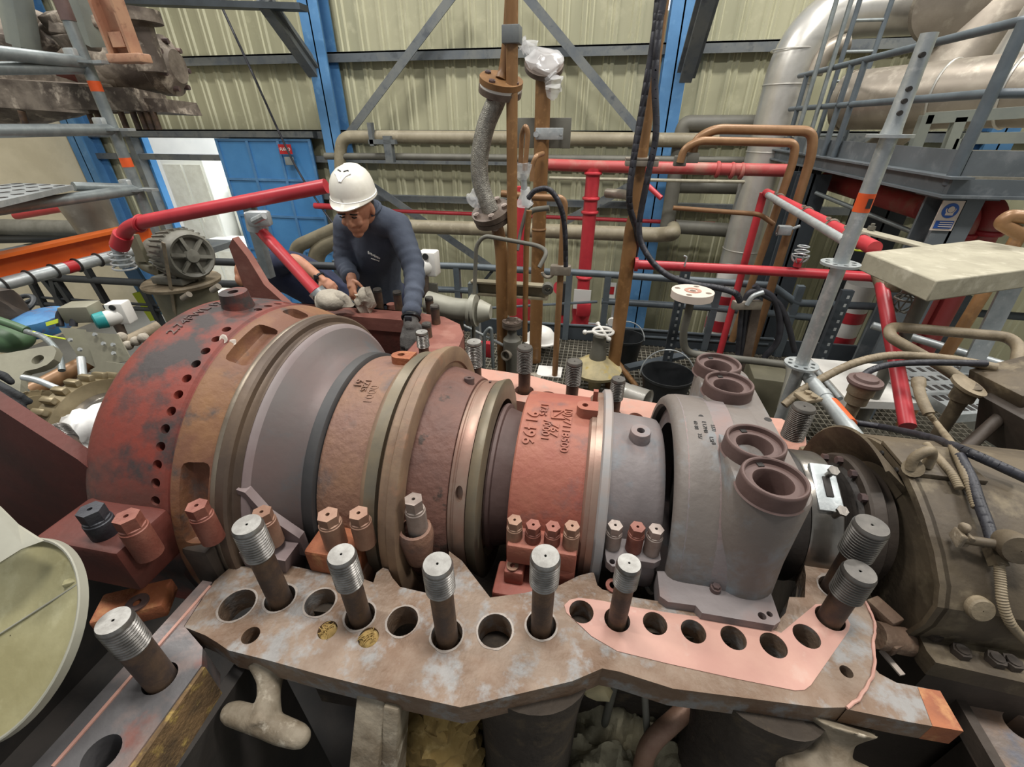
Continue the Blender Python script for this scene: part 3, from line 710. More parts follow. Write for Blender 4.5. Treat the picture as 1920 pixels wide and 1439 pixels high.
# joint block with the two big nuts at the lower left
mb = MB(); c = P(215, 1016, y=.43)
mb.obox((-.94, .45, c.z-.035), (.2, .12, .12), None, .012); part('joint_block', mb, 'rust_red_plain', er)
for q1, q2, m in (((168, 955), (182, 1000), 'nut_black'), ((236, 968), (250, 1016), 'nut_red')): hexbolt(er, q1, q2, .43, .022, m)
mb = MB(); mb.obox((-.80, .515, .0), (.07, .07, .15), None, .015); part('joint_lug', mb, 'brown_dark', er)
hexbolt(er, (368, 948), (376, 990), .50, .0205, 'nut_red')
# side wings of the exhaust
def wing(y, th):
    M = Matrix(((1, 0, 0, 0), (0, 0, -1, y), (0, 1, 0, 0), (0, 0, 0, 1)))
    return MB().prism([(-1.03, -.1), (-1.03, .2), (-1.06, .245), (-1.2, .375), (-1.46, .62), (-1.7, .62), (-1.7, -.1)], -th/2, th/2, (), M)
part('side_wing', wing(.55, .03), 'rust_red_plain', er, 'dark red side wing nearest the viewer')
M = Matrix(((1, 0, 0, 0), (0, 0, -1, 1.35), (0, 1, 0, 0), (0, 0, 0, 1)))
part('side_wing', MB().prism([(-1.0, .15), (-1.06, .26), (-1.165, .37), (-1.20, .47), (-1.235, .53), (-1.26, .50), (-1.25, .3), (-1.22, .15)], -.015, .015, (), M), 'exhaust_red', er, 'red side wing on the far side')

# ---- flared lilac carrier
fc = thing('blade_carrier', 'smooth flared lilac-grey blade carrier with a dark rim, next to the red exhaust ring', 'turbine ring', (-.66, YA, -.5), 'blade carriers and rings along the shaft')
part('rim', rev([(-.716, .37), (-.716, .393), (-.708, .3955), (-.700, .391), (-.69, .37)]), 'lilac', fc, 'pale lilac rim')
part('cone', rev([(-.7, .33), (-.7, .386), (-.692, .380), (-.672, .358), (-.65, .336), (-.632, .324), (-.617, .319), (-.617, .29)]), 'lilac_grey', fc)
part('end_band', rev([(-.618, .28), (-.618, .3195), (-.612, .3205), (-.592, .319), (-.589, .314), (-.589, .27)]), 'slate', fc, 'dark grey end band')
mb = MB()
for a in range(-95, 96, 4):
    R = Matrix((Vector((1, 0, 0)), radial(a).cross(Vector((1, 0, 0))), radial(a))).transposed(); mb.obox(onring(-.583, .283, a), (.022, .005, .03), R @ Matrix.Rotation(.5, 3, 'Z'))
part('blade_row', mb, 'stud_dark', fc, 'row of blade roots in the dark gap')
mb = MB(); M = Matrix(((1, 0, 0, 0), (0, 0, -1, .585), (0, 1, 0, 0), (0, 0, 0, 1)))
mb.prism([(-.715, 0), (-.715, .19), (-.695, .185), (-.665, .12), (-.60, .06), (-.60, 0)], -.0, .02, (), M); mb.prism([(-.72, -.1), (-.72, .045), (-.605, .045), (-.64, -.1)], .0, .07, (), M)
part('joint_lug', mb, 'lilac', fc)
hexbolt(fc, (490, 960), (510, 1000), .545, .0205, 'nut_rust')

# ---- brown carrier with the double rim
bc = thing('blade_carrier', 'brown cast blade carrier with a rust-yellow patch and a tall double rim', 'turbine ring', (-.5, YA, -.45), 'blade carriers and rings along the shaft')
bsh = part('barrel', rev([(-.59, .25), (-.59, .300), (-.585, .309), (-.578, .311), (-.50, .3165), (-.468, .318), (-.468, .25)]), 'brown_cast', bc)
part('first_rim', rev([(-.47, .26), (-.47, .320), (-.463, .327), (-.457, .328), (-.455, .3345), (-.428, .3345), (-.428, .26)]), 'olive_steel', bc, 'grey green rim with a tan chamfer')
part('rim_chamfer', rev([(-.472, .30), (-.472, .319), (-.463, .3275), (-.456, .3285), (-.456, .30)]), 'tan_rim', bc)
part('groove', rev([(-.43, .26), (-.43, .318), (-.412, .318), (-.412, .26)]), 'dark_steel', bc)
part('second_rim', rev([(-.414, .27), (-.414, .345), (-.408, .3475), (-.395, .3475), (-.39, .355), (-.369, .357), (-.366, .353), (-.366, .315), (-.372, .312), (-.372, .27)]), 'tan_rim', bc, 'speckled tan second rim')
part('cone', rev([(-.372, .26), (-.372, .298), (-.34, .293), (-.31, .283), (-.283, .272), (-.283, .22)]), 'brown_pitted', bc, 'pitted brown cone')
a = angof(756, 680, -.487); c = onring(-.487, .32, a)
mb = MB()
lo = [(-.027+.0, .0)] ; pts = circ(0, 0, .027, 20)[3:17]; hp = [(-.02, -.028)]
outl = [(.03, .026)]+[(-.004+.026*math.cos(t), .026*math.sin(t)) for t in [PI/2+PI*k/14 for k in range(15)]]+[(.03, -.026)]
mb.prism(outl, -.03, .018, [circ(-.004, 0, .010, 16)], axM(c, radial(a*.55), (1, 0, 0)))
part('lifting_eye', mb, 'rust_orange', bc, 'orange rusty lifting eye')
mb = MB()
for k, (s, x, q, sz) in enumerate((('61', -.557, (665, 718), .030), ('1735', -.535, (682, 722), .022), ('0001', -.51, (700, 740), .03))):
    wraptext(s, x, .3155, angof(*q, x, .3155), sz, .003, -90, bc, 'cast_text', 'brown_cast')
mb = MB(); c = P(615, 1010, y=.575); mb.obox((-.515, .575, c.z-.045), (.11, .085, .09), None, .008); part('joint_block', mb, 'rust_orange', bc, 'orange rusty joint block')
mb = MB(); mb.obox((-.50, .585, c.z-.13), (.10, .07, .1), None, .02); part('joint_block', mb, 'brown_cast', bc)
hexbolt(bc, (614, 965), (622, 1003), .565, .0225, 'nut_rust'); hexbolt(bc, (672, 962), (676, 1000), .58, .021, 'nut_rust')
c = P(778, 990, y=.62); mb = MB(); mb.lathe([(-.1, .03), (-.02, .041), (0, .036), (.002, .03)], (c.x, .62, c.z), (0, 0, 1), 24); part('bolt_pocket', mb, 'brown_cast', bc)
hexbolt(bc, (775, 936), (778, 985), .62, .0205, 'nut_grey')

# ---- thin double ring
tr = thing('seal_ring', 'thin polished seal ring with an oval hole, between brown and red carriers', 'turbine ring', (-.24, YA, -.4), 'blade carriers and rings along the shaft')
t1 = part('left_half', rev([(-.283, .22), (-.283, .262), (-.281, .2665), (-.275, .2665), (-.273, .2635), (-.269, .2635), (-.267, .2675), (-.243, .2685), (-.240, .2665), (-.240, .22)]), 'pinkish_steel', tr)
a = angof(866, 922, -.256); c = onring(-.256, .268, a); cm = MB()
R = Matrix((Vector((1, 0, 0)), Vector((0, -math.cos(math.radians(a)), -math.sin(math.radians(a)))), radial(a))).transposed()
cm.add([c+R @ (Vector((.0095*math.cos(t), .019*math.sin(t), h))) for h in (-.02, .02) for t in [2*PI*k/20 for k in range(20)]], [tuple(range(19, -1, -1)), tuple(range(20, 40))]+[(k, (k+1) % 20, 20+(k+1) % 20, 20+k) for k in range(20)])
cut(t1, cm)
part('right_half', rev([(-.238, .22), (-.238, .2675), (-.236, .2695), (-.217, .276), (-.212, .277), (-.21, .273), (-.21, .22)]), 'olive_steel', tr, 'grey green right half')
part('step', rev([(-.212, .16), (-.212, .203), (-.206, .207), (-.198, .2055), (-.196, .194), (-.17, .186), (-.13, .18), (-.13, .16)]), 'muted_red', tr, 'smooth red brown shoulder')
mb = MB(); c = onring(-.252, .268, angof(918, 742, -.252)); mb.obox(c+Vector((0, 0, .002)), (.006, .006, .008)); part('dowel', mb, 'muted_red', tr)
mb = MB(); c = onring(-.3, .285, angof(880, 735, -.3)); mb.prism(circ(0, 0, .014, 18), -.01, .006, [circ(0, 0, .005, 10)], axM(c, (0, .2, 1))); part('washer', mb, 'nut_dark', tr)

# ---- red carrier with raised numbers
rc = thing('blade_carrier', 'orange red cast blade carrier with raised numbers and four hexagon bolts', 'turbine ring', (-.05, YA, -.4), 'blade carriers and rings along the shaft')
rr = lambda x: .2505-.02*(x+.14)
part('barrel', rev([(-.143, .19), (-.143, .246), (-.139, .2495), (.03, rr(.03)), (.03, .19)]), 'red_cast', rc)
part('rim', rev([(.024, .20), (.024, .2475), (.03, .2555), (.041, .2565), (.041, .2625), (.056, .2635), (.056, .20)]), 'pinkish_steel', rc, 'machined pinkish rim')
part('light_rim', rev([(.056, .20), (.056, .268), (.060, .2735), (.075, .2745), (.079, .270), (.079, .20)]), 'light_ring', rc, 'pale grey outer rim')
a = angof(1104, 763, .012, .27); c = onring(.012, .262, a)
outl = [(.03, .02)]+[(-.002+.02*math.cos(t), .02*math.sin(t)) for t in [PI/2+PI*k/14 for k in range(15)]]+[(.03, -.02)]
mb = MB(); mb.prism(outl, -.035, .012, [circ(-.002, 0, .0075, 16)], axM(c, radial(a*.5), (1, 0, 0))); part('lifting_eye', mb, 'red_cast', rc)
mb = MB(); c = onring(.034, .255, angof(1112, 738, .034, .28)); mb.obox(c+Vector((0, 0, .014)), (.012, .012, .045)); part('key', mb, 'red_cast', rc)
for s, x, q, sz, b in (('91496', -.117, (997, 800), .040, .0007), ('1735', -.092, (1020, 768), .026, .0004), ('/0001', -.078, (1020, 806), .026, .0004), ('767', -.058, (1037, 806), .026, .0004), ('10)77118500', -.03, (1054, 800), .026, .0004)):
    wraptext(s, x, .25, angof(*q, x, .25), sz, .005, -90, rc, 'cast_text', 'red_cast', rr, b)
mb = MB()
for p, q in (((-.07, -4.2), (-.04, -5.2)), ((-.07, -4.2), (-.068, 2.2)), ((-.068, 2.2), (-.035, 1.8)), ((-.068, 2.2), (-.042, -5.2))):
    a = angof(1038, 780, -.06, .25); A, B = onring(p[0], rr(p[0])+.001, a+p[1]), onring(q[0], rr(q[0])+.001, a+q[1]); mb.beam(A, B, .003, .005)
part('cast_mark', mb, 'red_cast', rc)
c = P(1020, 1018, y=.65); zb = c.z
mb = MB(); mb.obox((-.055, .665, zb-.03), (.155, .075, .06), None, .006); mb.obox((-.02, .655, zb-.085), (.085, .06, .06), None, .012); mb.obox((-.115, .645, zb-.1), (.045, .06, .05), None, .006)
part('joint_block', mb, 'red_cast', rc)
mb = MB(); mb.obox((-.1, .63, zb-.15), (.12, .09, .07), None, .008); part('joint_block', mb, 'red_cast', rc)
mb = MB(); mb.lathe([(0, .014), (.003, .014), (.003, .006), (.001, .006)], P(961, 1062, z=zb-.072), (0, 0, 1), 18); part('washer', mb, 'nut_rust', rc)
for q, m in (((965, 975), 'nut_rust'), ((1000, 984), 'nut_red'), ((1037, 987), 'nut_red'), ((1073, 986), 'nut_rust')): hexbolt(rc, q, (q[0], q[1]+34), .655, .0165, m)

# ---- small grey barrel with a boss
gb = thing('blade_carrier', 'short grey pink barrel with a round boss on top and three hexagon bolts', 'turbine ring', (.14, YA, -.35), 'blade carriers and rings along the shaft')
part('barrel', rev([(.07, .16), (.07, .214), (.085, .2135), (.19, .207), (.203, .204), (.209, .197), (.209, .16)]), 'grey_cast', gb)
a = angof(1198, 824, .148, .205); c = onring(.148, .205, a)
mb = MB(); mb.lathe([(-.012, .038), (-.002, .028), (.004, .0255), (.026, .0245), (.029, .023), (.029, .0095), (.004, .0095)], c, radial(a*.6), 28); part('boss', mb, 'grey_cast', gb)
c = P(1190, 1030, y=.69); zb = c.z
mb = MB(); mb.prism([(.085, .665), (.085, .74), (.205, .74), (.205, .672), (.19, .66), (.14, .66), (.125, .64), (.1, .635), (.088, .645)], zb-.02, zb, [circ(.127, .662, .0085, 14), circ(.1, .647, .0065, 14)]); mb.obox((.165, .695, zb-.06), (.075, .07, .08), None, .02)
part('joint_block', mb, 'grey_cast', gb)
for q, m in (((1154, 985), 'nut_grey'), ((1196, 988), 'nut_red'), ((1231, 992), 'nut_grey')): hexbolt(gb, q, (q[0], q[1]+34), .69, .0165, m)
mb = MB(); mb.lathe([(0, .017), (.004, .017), (.004, .009), (.001, .009)], P(1150, 1100, z=.002), (0, 0, 1), 20); part('washer', mb, 'nut_red', gb)
for px, py in ((1181, 783), (1205, 787)):
    b = P(px, py, y=1.12); mb = MB(); mb.hexa(b-Vector((0, 0, .03)), (0, 0, 1), .016, .03, .3, .004); part('joint_bolt', mb, 'nut_black', gb)

# ---- grey inlet casing with four nozzle rings
ic = thing('inlet_casing', 'grey cast inlet casing carrying four upright ring-shaped nozzle sockets', 'turbine inlet', (.35, YA, -.4))
part('ring', rev([(.40, .22), (.40, .279), (.25, .2795), (.232, .277), (.221, .270), (.216, .260), (.2165, .249), (.225, .244), (.30, .235)]), 'grey_blue', ic)
part('bore', rev([(.225, .2435), (.30, .234), (.30, .12), (.33, .12), (.33, .25)]), 'near_black', ic, 'dark bore')
X0, X1, Y0, Y1, ZT = .306, .446, .632, 1.208, .272
def stadium(g=0., n=14):
    xc = (X0+X1)/2; r = (X1-X0)/2-g; o = []
    for k in range(n+1): t = PI*k/n; o.append((xc+r*math.cos(t), Y1-.07+r*math.sin(t)))
    for k in range(n+1): t = PI+PI*k/n; o.append((xc+r*math.cos(t), Y0+.07+r*math.sin(t)))
    return o
nz = [Vector((.366, y, .305)) for y in (1.161, 1.052, .809, .695)]
nz = [P(px, py, z=.305) for px, py in ((1348, 679), (1368, 716), (1418, 825), (1454, 894))]
mb = MB(); A, B, C_ = stadium(.004), stadium(0), stadium(-.004)
n = len(A); vs = [(x, y, ZT) for x, y in A]+[(x, y, ZT-.006) for x, y in B]+[(x, y, .1) for x, y in B]+[(x+(x-.376)*.03, y+(y-YA)*.03, 0) for x, y in B]
fs = [(k+r*n, (k+1) % n+r*n, (k+1) % n+(r+1)*n, k+(r+1)*n) for r in range(3) for k in range(n)]
mb.add(vs, fs)
mb.prism(A, ZT-.0005, ZT, [circ(c.x, c.y, .05, 24) for c in nz], bottom=False)
part('nozzle_block', mb, 'grey_blue', ic)
mb = MB(); mb.lathe([(.24, .2), (.24, .2785), (.30, .279), (.33, .283), (.345, .284), (.36, .2)], AX, (1, 0, 0), 80, ref=(0, 0, 1), close=True); part('shoulder', mb, 'grey_cast', ic)
mb = MB(); mb.prism([(.20, .66), (.20, .60), (.215, .59), (.27, .592), (.28, .578), (.415, .578), (.43, .59), (.43, .7)][::-1], -.03, .022, [circ(.397, .594, .008, 14), circ(.413, .601, .006, 12)]); part('foot', mb, 'grey_cast', ic)
mb = MB(); c = P(1340, 1108, z=.02); mb.cyl(c-Vector((0, 0, .02)), c+Vector((0, 0, .012)), .011, 16); mb.hexa(c+Vector((0, 0, .012)), (0, 0, 1), .008, .006); part('bolt', mb, 'nut_dark', ic)
for k, c in enumerate(nz):
    mb = MB(); o = Vector((c.x, c.y, ZT-.004))
    h = c.z-o.z
    mb.lathe([(0, .063), (.003, .0602), (h-.006, .0590), (h-.002, .0585), (h, .0565), (h, .0535), (h-.002, .0515), (h-.012, .051), (h-.012, .0455), (h-.0125, .036), (h-.016, .0345), (h-.08, .0335), (h-.08, .002)], o, (0, 0, 1), 56)
    q = part('nozzle_socket', mb, 'muted_red', ic)
    d = Vector((-.25, .97, 0)).normalized(); cm = MB(); cm.obox(Vector((c.x, c.y, c.z-.0135))+d*.0455, (.010, .012, .007), axM((0, 0, 0), (0, 0, 1), d).to_3x3()); part('key_notch', cm, 'near_black', q)
wt = []
mb = MB()
for s, x, q, sz in (('60 88', .263, (1282, 795), .012), ('E L7M0', .282, (1296, 798), .012), ('557/', .3, (1311, 800), .012), ('35/', .268, (1285, 815), .012), ('LSI', .292, (1315, 822), .012), ('8', .295, (1320, 830), .012)):
    wraptext(s, x, .2797, angof(*q, x, .2797), sz, .0006, -90, ic, 'stamped_text', 'label_dark')
mb = MB(); c = onring(.279, .279, angof(1297, 780, .279, .279)); mb.cyl(c-radial(20)*.004, c+radial(20)*.0004, .006, 14); part('tapped_hole', mb, 'near_black', ic)
mb = MB(); c = Vector((.428, 1.0, ZT)); c = P(1440, 787, z=ZT); mb.cyl(c-Vector((0, 0, .004)), c+Vector((0, 0, .0004)), .0085, 16); part('tapped_hole', mb, 'near_black', ic)
# ---- shaft end, half coupling ring, seal
se = thing('shaft_end_cover', 'bare steel shaft end cover between the inlet casing and the bearing housing', 'shaft cover', (.54, YA, -.25))
part('flange', rev([(.43, .1), (.43, .205), (.437, .215), (.462, .215), (.468, .205), (.468, .1)]), 'grey_blue', se)
part('black_ring', rev([(.468, .1), (.468, .152), (.49, .158), (.50, .166), (.53, .168), (.53, .1)]), 'seal_black', se, 'dark ribbed ring')
part('band', rev([(.535, .1), (.535, .162), (.54, .1645), (.598, .1645), (.604, .158), (.604, .1)]), 'shiny_steel', se, 'polished steel band')
a = 25
R = Matrix((Vector((1, 0, 0)), Vector((0, -math.cos(math.radians(a)), -math.sin(math.radians(a)))), radial(a))).transposed()
mb = MB(); mb.obox(onring(.572, .160, 22), (.052, .115, .012), R, .002); plate = part('cover_plate', mb, 'galvanised', se, 'flat silver plate')
mb = MB(); mb.obox(onring(.574, .167, 22), (.016, .05, .004), R, .0018); part('slot', mb, 'near_black', plate)
for da in (-14, 30):
    c = onring(.58, .162, 22+da*.75); mb = MB(); mb.cyl(c, c+radial(a)*.03, .007, 12); mb.hexa(c+radial(a)*.03, radial(a), .012, .007); part('screw', mb, 'shiny_steel', se)
# ------------------------------------------------------------------ pipework, railing and valves behind the machine
def V(px, py, y): return P(px, py, y=y)
def vline(y, x_at, py0, py1):
    """points of an upright at depth plane y through pixel x_at=(px,py), from pixel row py0 to py1"""
    x = V(x_at[0], x_at[1], y).x
    return [Vector((x, y, V(x_at[0], q, y).z)) for q in (py0, py1)]
def pipe(name, label, cat, pts, r, m, bend=.1, n=14, group=None, cap=True):
    mb = MB().tube(fillet(pts, bend) if len(pts) > 2 else pts, r, n, cap); return solo(name, mb, m, label, cat, group)
def flange(mb, c, ax, R, h, r_in=0., bolts=0, rb=0., flip=1):
    ax = Vector(ax).normalized(); M = axM(c, ax)
    hs = [circ(R*.74*math.cos(2*PI*k/bolts+.4), R*.74*math.sin(2*PI*k/bolts+.4), rb, 12) for k in range(bolts)] if bolts and rb > 0 else []
    if r_in: hs.append(circ(0, 0, r_in, 20))
    mb.prism(circ(0, 0, R, 36), -h/2, h/2, hs, M); return mb
def flange_bolts(c, ax, R, n, r, h):
    out = []; ax = Vector(ax).normalized(); M = axM(c, ax)
    for k in range(n):
        mb = MB(); out.append(mb); a = 2*PI*k/n+.4; q = M @ Vector((R*math.cos(a), R*math.sin(a), 0)); mb.cyl(q-ax*h, q+ax*h, r*.55, 10); mb.hexa(q+ax*(h*.55), ax, r, h*.4); mb.hexa(q-ax*(h*.95), ax, r, h*.4)
    return out
GP = 'brown oil pipes behind the machine'
# 1 tall brown pipe with the box clamp
y = 2.75
a, b = vline(y, (960, 300), -160, 590)
t = thing('pipe', 'tall slim ochre brown pipe rising out of frame, bolted to the grey angle valve', 'pipe', b, GP)
part('tube', MB().tube([a, b], .031, 18), 'ochre_pipe', t)
c = Vector((b.x, y, V(958, 604, y).z)); mb = MB(); flange(mb, c, (0, 0, 1), .068, .02); flange(mb, c-Vector((0, 0, .024)), (0, 0, 1), .068, .02); part('flange', mb, 'flange_brown', t)
parts('flange_bolt', flange_bolts(c-Vector((0, 0, .012)), (0, 0, 1), .05, 6, .011, .03), 'nut_grey', t)
c2 = Vector((b.x, y, V(960, 66, y).z)); part('clamp', MB().obox(c2, (.09, .09, .075), None, .004), 'girt_grey', t)
v = thing('angle_valve', 'grey angle valve body with an open side port under the slim brown pipe', 'valve', Vector((b.x, y, FLOOR)))
mb = MB(); z0 = c.z-.05; mb.tube([Vector((b.x, y, z0)), Vector((b.x, y, z0-.05)), Vector((b.x, y, z0-.08)), Vector((b.x, y, z0-.2)), Vector((b.x, y, z0-.27)), Vector((b.x, y, FLOOR))], [.03, .035, .062, .066, .045, .04], 20); part('body', mb, 'pipe_grey', v)
q = V(948, 660, y); mb = MB(); d = (Vector((-.35, -.9, .12))).normalized(); mb.lathe([(0, .03), (.05, .036), (.09, .038), (.09, .03), (.03, .028)], Vector((b.x, y, q.z)), d, 20); part('port', mb, 'aluminium_dusty', v)
mb = MB(); mb.tube([Vector((b.x-.06, y, q.z+.05)), V(868, 610, y-.1)], .011, 10); part('lever', mb, 'galvanised', v)
# 2 braided hose between two flanges
y = 2.8
t = thing('braided_hose', 'bowed braided steel hose between two bolted brown flanges', 'hose', V(940, 645, y), GP)
hp = [V(938, 170, y), V(928, 195, y), V(910, 240, y), V(899, 300, y), V(903, 350, y), V(921, 398, y)]
part('braid', MB().tube(smooth(hp, 8), .052, 22), 'braid', t)
u = (hp[0]-hp[1]).normalized(); w = (hp[-1]-hp[-2]).normalized()
ax1 = Vector((.22, -.35, 1)).normalized(); ax2 = Vector((-.2, -.45, 1)).normalized()
mb = MB(); flange(mb, hp[0]+ax1*.0, ax1, .118, .03); part('flange', mb, 'flange_brown', t, 'upper bolted flange')
part('gasket', flange(MB(), hp[0]+ax1*.022, ax1, .112, .014), 'white_plastic', t, 'white gasket ring')
part('flange', flange(MB(), hp[0]+ax1*.044, ax1, .118, .028), 'ochre_pipe', t, 'orange brown flange above the gasket')
parts('flange_bolt', flange_bolts(hp[0]+ax1*.02, ax1, .09, 4, .019, .05), 'nut_dark', t)
part('upper_pipe', MB().tube(smooth([hp[0]+ax1*.05, V(947, 128, y), V(955, 60, y), V(962, -60, y)], 6), [.034]*2+[.034]*17, 18), 'ochre_pipe', t)
mb = MB(); flange(mb, hp[-1], ax2, .122, .034); flange(mb, hp[-1]-ax2*.038, ax2, .118, .03); part('flange', mb, 'flange_brown', t, 'lower bolted flange')
parts('flange_bolt', flange_bolts(hp[-1]-ax2*.015, ax2, .094, 5, .02, .055), 'nut_grey', t)
xb = V(941, 560, y).x
part('lower_pipe', MB().tube(smooth([hp[-1]-ax2*.04, V(934, 435, y), Vector((xb, y, V(941, 480, y).z)), Vector((xb, y, V(941, 560, y).z)), Vector((xb, y, FLOOR))], 6), .04, 18), 'ochre_pipe', t)
# 3 big pipe with the wrapped blind flange
y = 3.69; p0 = P(1003, 677, z=FLOOR); ztop = V(1020, 150, y).z
t = thing('pipe', 'thick ochre brown pipe capped by a blind flange wrapped in clear film', 'pipe', (p0.x, y, FLOOR), GP)
part('tube', MB().tube([Vector((p0.x, y, FLOOR)), Vector((p0.x, y, ztop))], .056, 22), 'ochre_pipe', t)
part('weld', MB().lathe([(-.012, .056), (0, .061), (.012, .056)], (p0.x, y, V(1010, 430, y).z), (0, 0, 1), 22), 'ochre_pipe', t)
axb = Vector((.12, -.62, .75)).normalized(); c = V(1020, 122, y)
part('flange', flange(MB(), c, axb, .135, .035), 'flange_brown', t)
mb = MB(); mb.sphere((0, 0, 0), .125, 26, 12, (1, 1, .4)); M = axM(c+axb*.03, axb); mb.v = [M @ v for v in mb.v]; mb.jitter(.03, 14)
part('film', mb, 'film', t, 'clear crumpled film over the flange')
mb = MB(); mb.tube(smooth([c+axb*.05+Vector((-.08, 0, .06)), V(990, 88, y), V(978, 80, y)], 6), [.03+.02*math.sin(k*1.7) for k in range(13)], 10); mb.tube(smooth([V(1030, 140, y-.08), V(1038, 160, y-.08), V(1035, 187, y-.08)], 6), [.045, .05, .042, .05, .06, .05, .04, .05, .055, .045, .03, .025, .01], 10); mb.jitter(.03, 18); parts('film_tail', mb, 'film', t)
part('mounting_plate', MB().obox(V(1018, 250, y+.09), (.42, .02, .2), None, .003), 'pipe_grey', t)
mb = MB(); mb.obox(V(1030, 251, y-.05), (.2, .03, .075), None, .003); mb.cyl(V(1005, 252, y-.09), V(1005, 252, y+.07), .02, 10); mb.cyl(V(1052, 251, y-.07), V(1052, 251, y+.07), .012, 10); part('pipe_clamp', mb, 'galvanised', t)
# channel support under the pipes
t = thing('pipe_support', 'galvanised channel frame holding the brown pipes at railing height', 'support', V(900, 700, 2.95))
y = 2.95; part('post', MB().beam(V(888, 530, y), Vector((V(888, 530, y).x, y, FLOOR)), .07, .06, up=(0, 1, 0)), 'scaffold_dim', t)
mb = MB(); a, b = V(885, 538, y), V(1028, 548, y)
for dz in (-.045, .045): mb.beam(a+Vector((0, 0, dz)), b+Vector((0, 0, dz)), .07, .012)
mb.beam(a+Vector((0, .03, 0)), b+Vector((0, .03, 0)), .01, .09); part('channel', mb, 'pipe_beige', t)
mb = MB(); mb.lathe([(-.02, .018), (-.02, .04), (.02, .04), (.02, .018)], V(1027, 541, y-.03), (0, 1, .2), 18, close=True); part('eye', mb, 'pipe_grey', t)
# thin rusty bent tube in front
pipe('bent_tube', 'bare rusty thin tube bent to an open hook in front of the slim brown pipe', 'pipe', [V(887, 700, 2.6), V(889, 560, 2.6), V(893, 460, 2.6), V(908, 442, 2.6), V(1010, 461, 2.55), V(1027, 472, 2.5), V(1011, 502, 2.45)], .0125, 'pipe_grey', .06, 12)
# thin copper tubes
y = 3.5; a = P(1040, 705, z=FLOOR); y = a.y; x = a.x
t = thing('pipe', 'thin ochre tube with a square bend at the top, right of the wrapped pipe', 'pipe', a, GP)
part('tube', MB().tube(fillet([a, Vector((x, y, V(1068, 372, y).z)), V(1000, 370, y), V(940, 363, y)], .06), .026, 14), 'copper_pipe', t)
mb = MB(); c = Vector((x, y-.02, V(1052, 505, y).z)); mb.obox(c, (.16, .07, .075), None, .008); mb.ring(c+Vector((-.1, 0, -.02)), (0, 1, 0), .045, .014, 20, 8, 0, PI*1.2); part('pipe_clamp', mb, 'aluminium_dusty', t)
y = 3.1
pipe('pipe', 'thin ochre hooked tube dropping into the upper film wrapped valve', 'pipe', [V(976, 308, y+.1), V(978, 250, y+.08), V(986, 236, y), V(990, 250, y), V(984, 320, y)], .016, 'copper_pipe', .06, 12, GP)
pipe('pipe', 'thin bent tube branching from the thick wrapped pipe', 'pipe', [V(1018, 288, 3.6), V(1005, 293, 3.4), V(998, 310, 3.4), V(997, 340, 3.4)], .017, 'copper_pipe', .06, 12, GP)
pipe('pipe', 'thin brown tube running down between the slim and the thick pipe', 'pipe', [V(992, 395, 2.9), V(987, 450, 2.9), V(984, 640, 2.9)], .019, 'ochre_pipe', .05, 12, GP)
pipe('pipe', 'short grey horizontal tube with a hexagon end right of the wrapped valve', 'pipe', [V(990, 405, 3), V(998, 394, 3), V(1030, 390, 3)], .018, 'pipe_grey', .05, 12, GP)
vv = thing('wrapped_valve', 'small valve with two clear film bags tied over its ends', 'valve', V(985, 390, y))
part('body', MB().tube([V(981, 325, y), V(985, 385, y)], [.02, .024], 14), 'galvanised', vv)
for (q, s, nm) in (((981, 322), 1, 0), ((984, 372), -1, 1)):
    mb = MB(); c = V(*q, y); mb.tube([c+Vector((0, 0, .05*s)), c+Vector((0, 0, .03*s)), c, c-Vector((0, 0, .035*s)), c-Vector((0, 0, .055*s))], [.055, .05, .04, .03, .02], 14); mb.jitter(.022, 22); part('film_bag', mb, 'film', vv)
mb = MB(); mb.sphere(V(895, 370, 2.8), .055, 16, 12, (1.1, .8, 1)); mb.jitter(.04, 16); solo('film_bag', mb, 'film', 'clear film bag tied at the left of the lower braided hose flange', 'film')
pipe('hose', 'black hose arching over from the wrapped valve', 'hose', smooth([V(990, 372, 3.0), V(1005, 357, 3), V(1030, 356, 3), V(1050, 385, 3), V(1059, 430, 3.02), V(1061, 500, 3.05)], 7), .017, 'hose_black', 0, 12)
pipe('cable', 'dark bundle of small fittings hanging below the wrapped valve', 'fitting', [V(988, 390, 2.95), V(975, 440, 2.9), V(970, 470, 2.85)], .012, 'pipe_grey', .03)
# 10 tall leaning ochre pipe with reducer, cables
y = 3.35; x = P(1145, 725, y=y).x; zr = V(1190, 428, y).z
t = thing('pipe', 'long ochre pipe with a reducer halfway, in front of the right blue column', 'pipe', (x, y, FLOOR), GP)
part('tube', MB().tube([Vector((x, y, FLOOR)), Vector((x, y, zr)), Vector((x, y, zr+.12)), Vector((x, y, 2.6))], [.052, .052, .034, .034], 20), 'ochre_pipe', t)
mb = MB(); mb.obox(Vector((x, y-.02, V(1197, 305, y).z)), (.21, .13, .035), None, .004); mb.obox(Vector((x, y-.02, V(1197, 297, y).z)), (.21, .13, .012), None, .002); part('pipe_clamp', mb, 'aluminium_dusty', t)
pipe('cable', 'black cable hanging left of the long ochre pipe', 'cable', smooth([V(1238, -30, 3.2)+Vector((0, 0, 1)), V(1238, -30, 3.2), V(1228, 60, 3.2), V(1205, 200, 3.2), V(1188, 300, 3.2), V(1180, 380, 3.2), V(1195, 440, 3.3), V(1190, 480, 3.42)], 6), .021, 'hose_black', 0, 10, 'black cables by the ochre pipe')
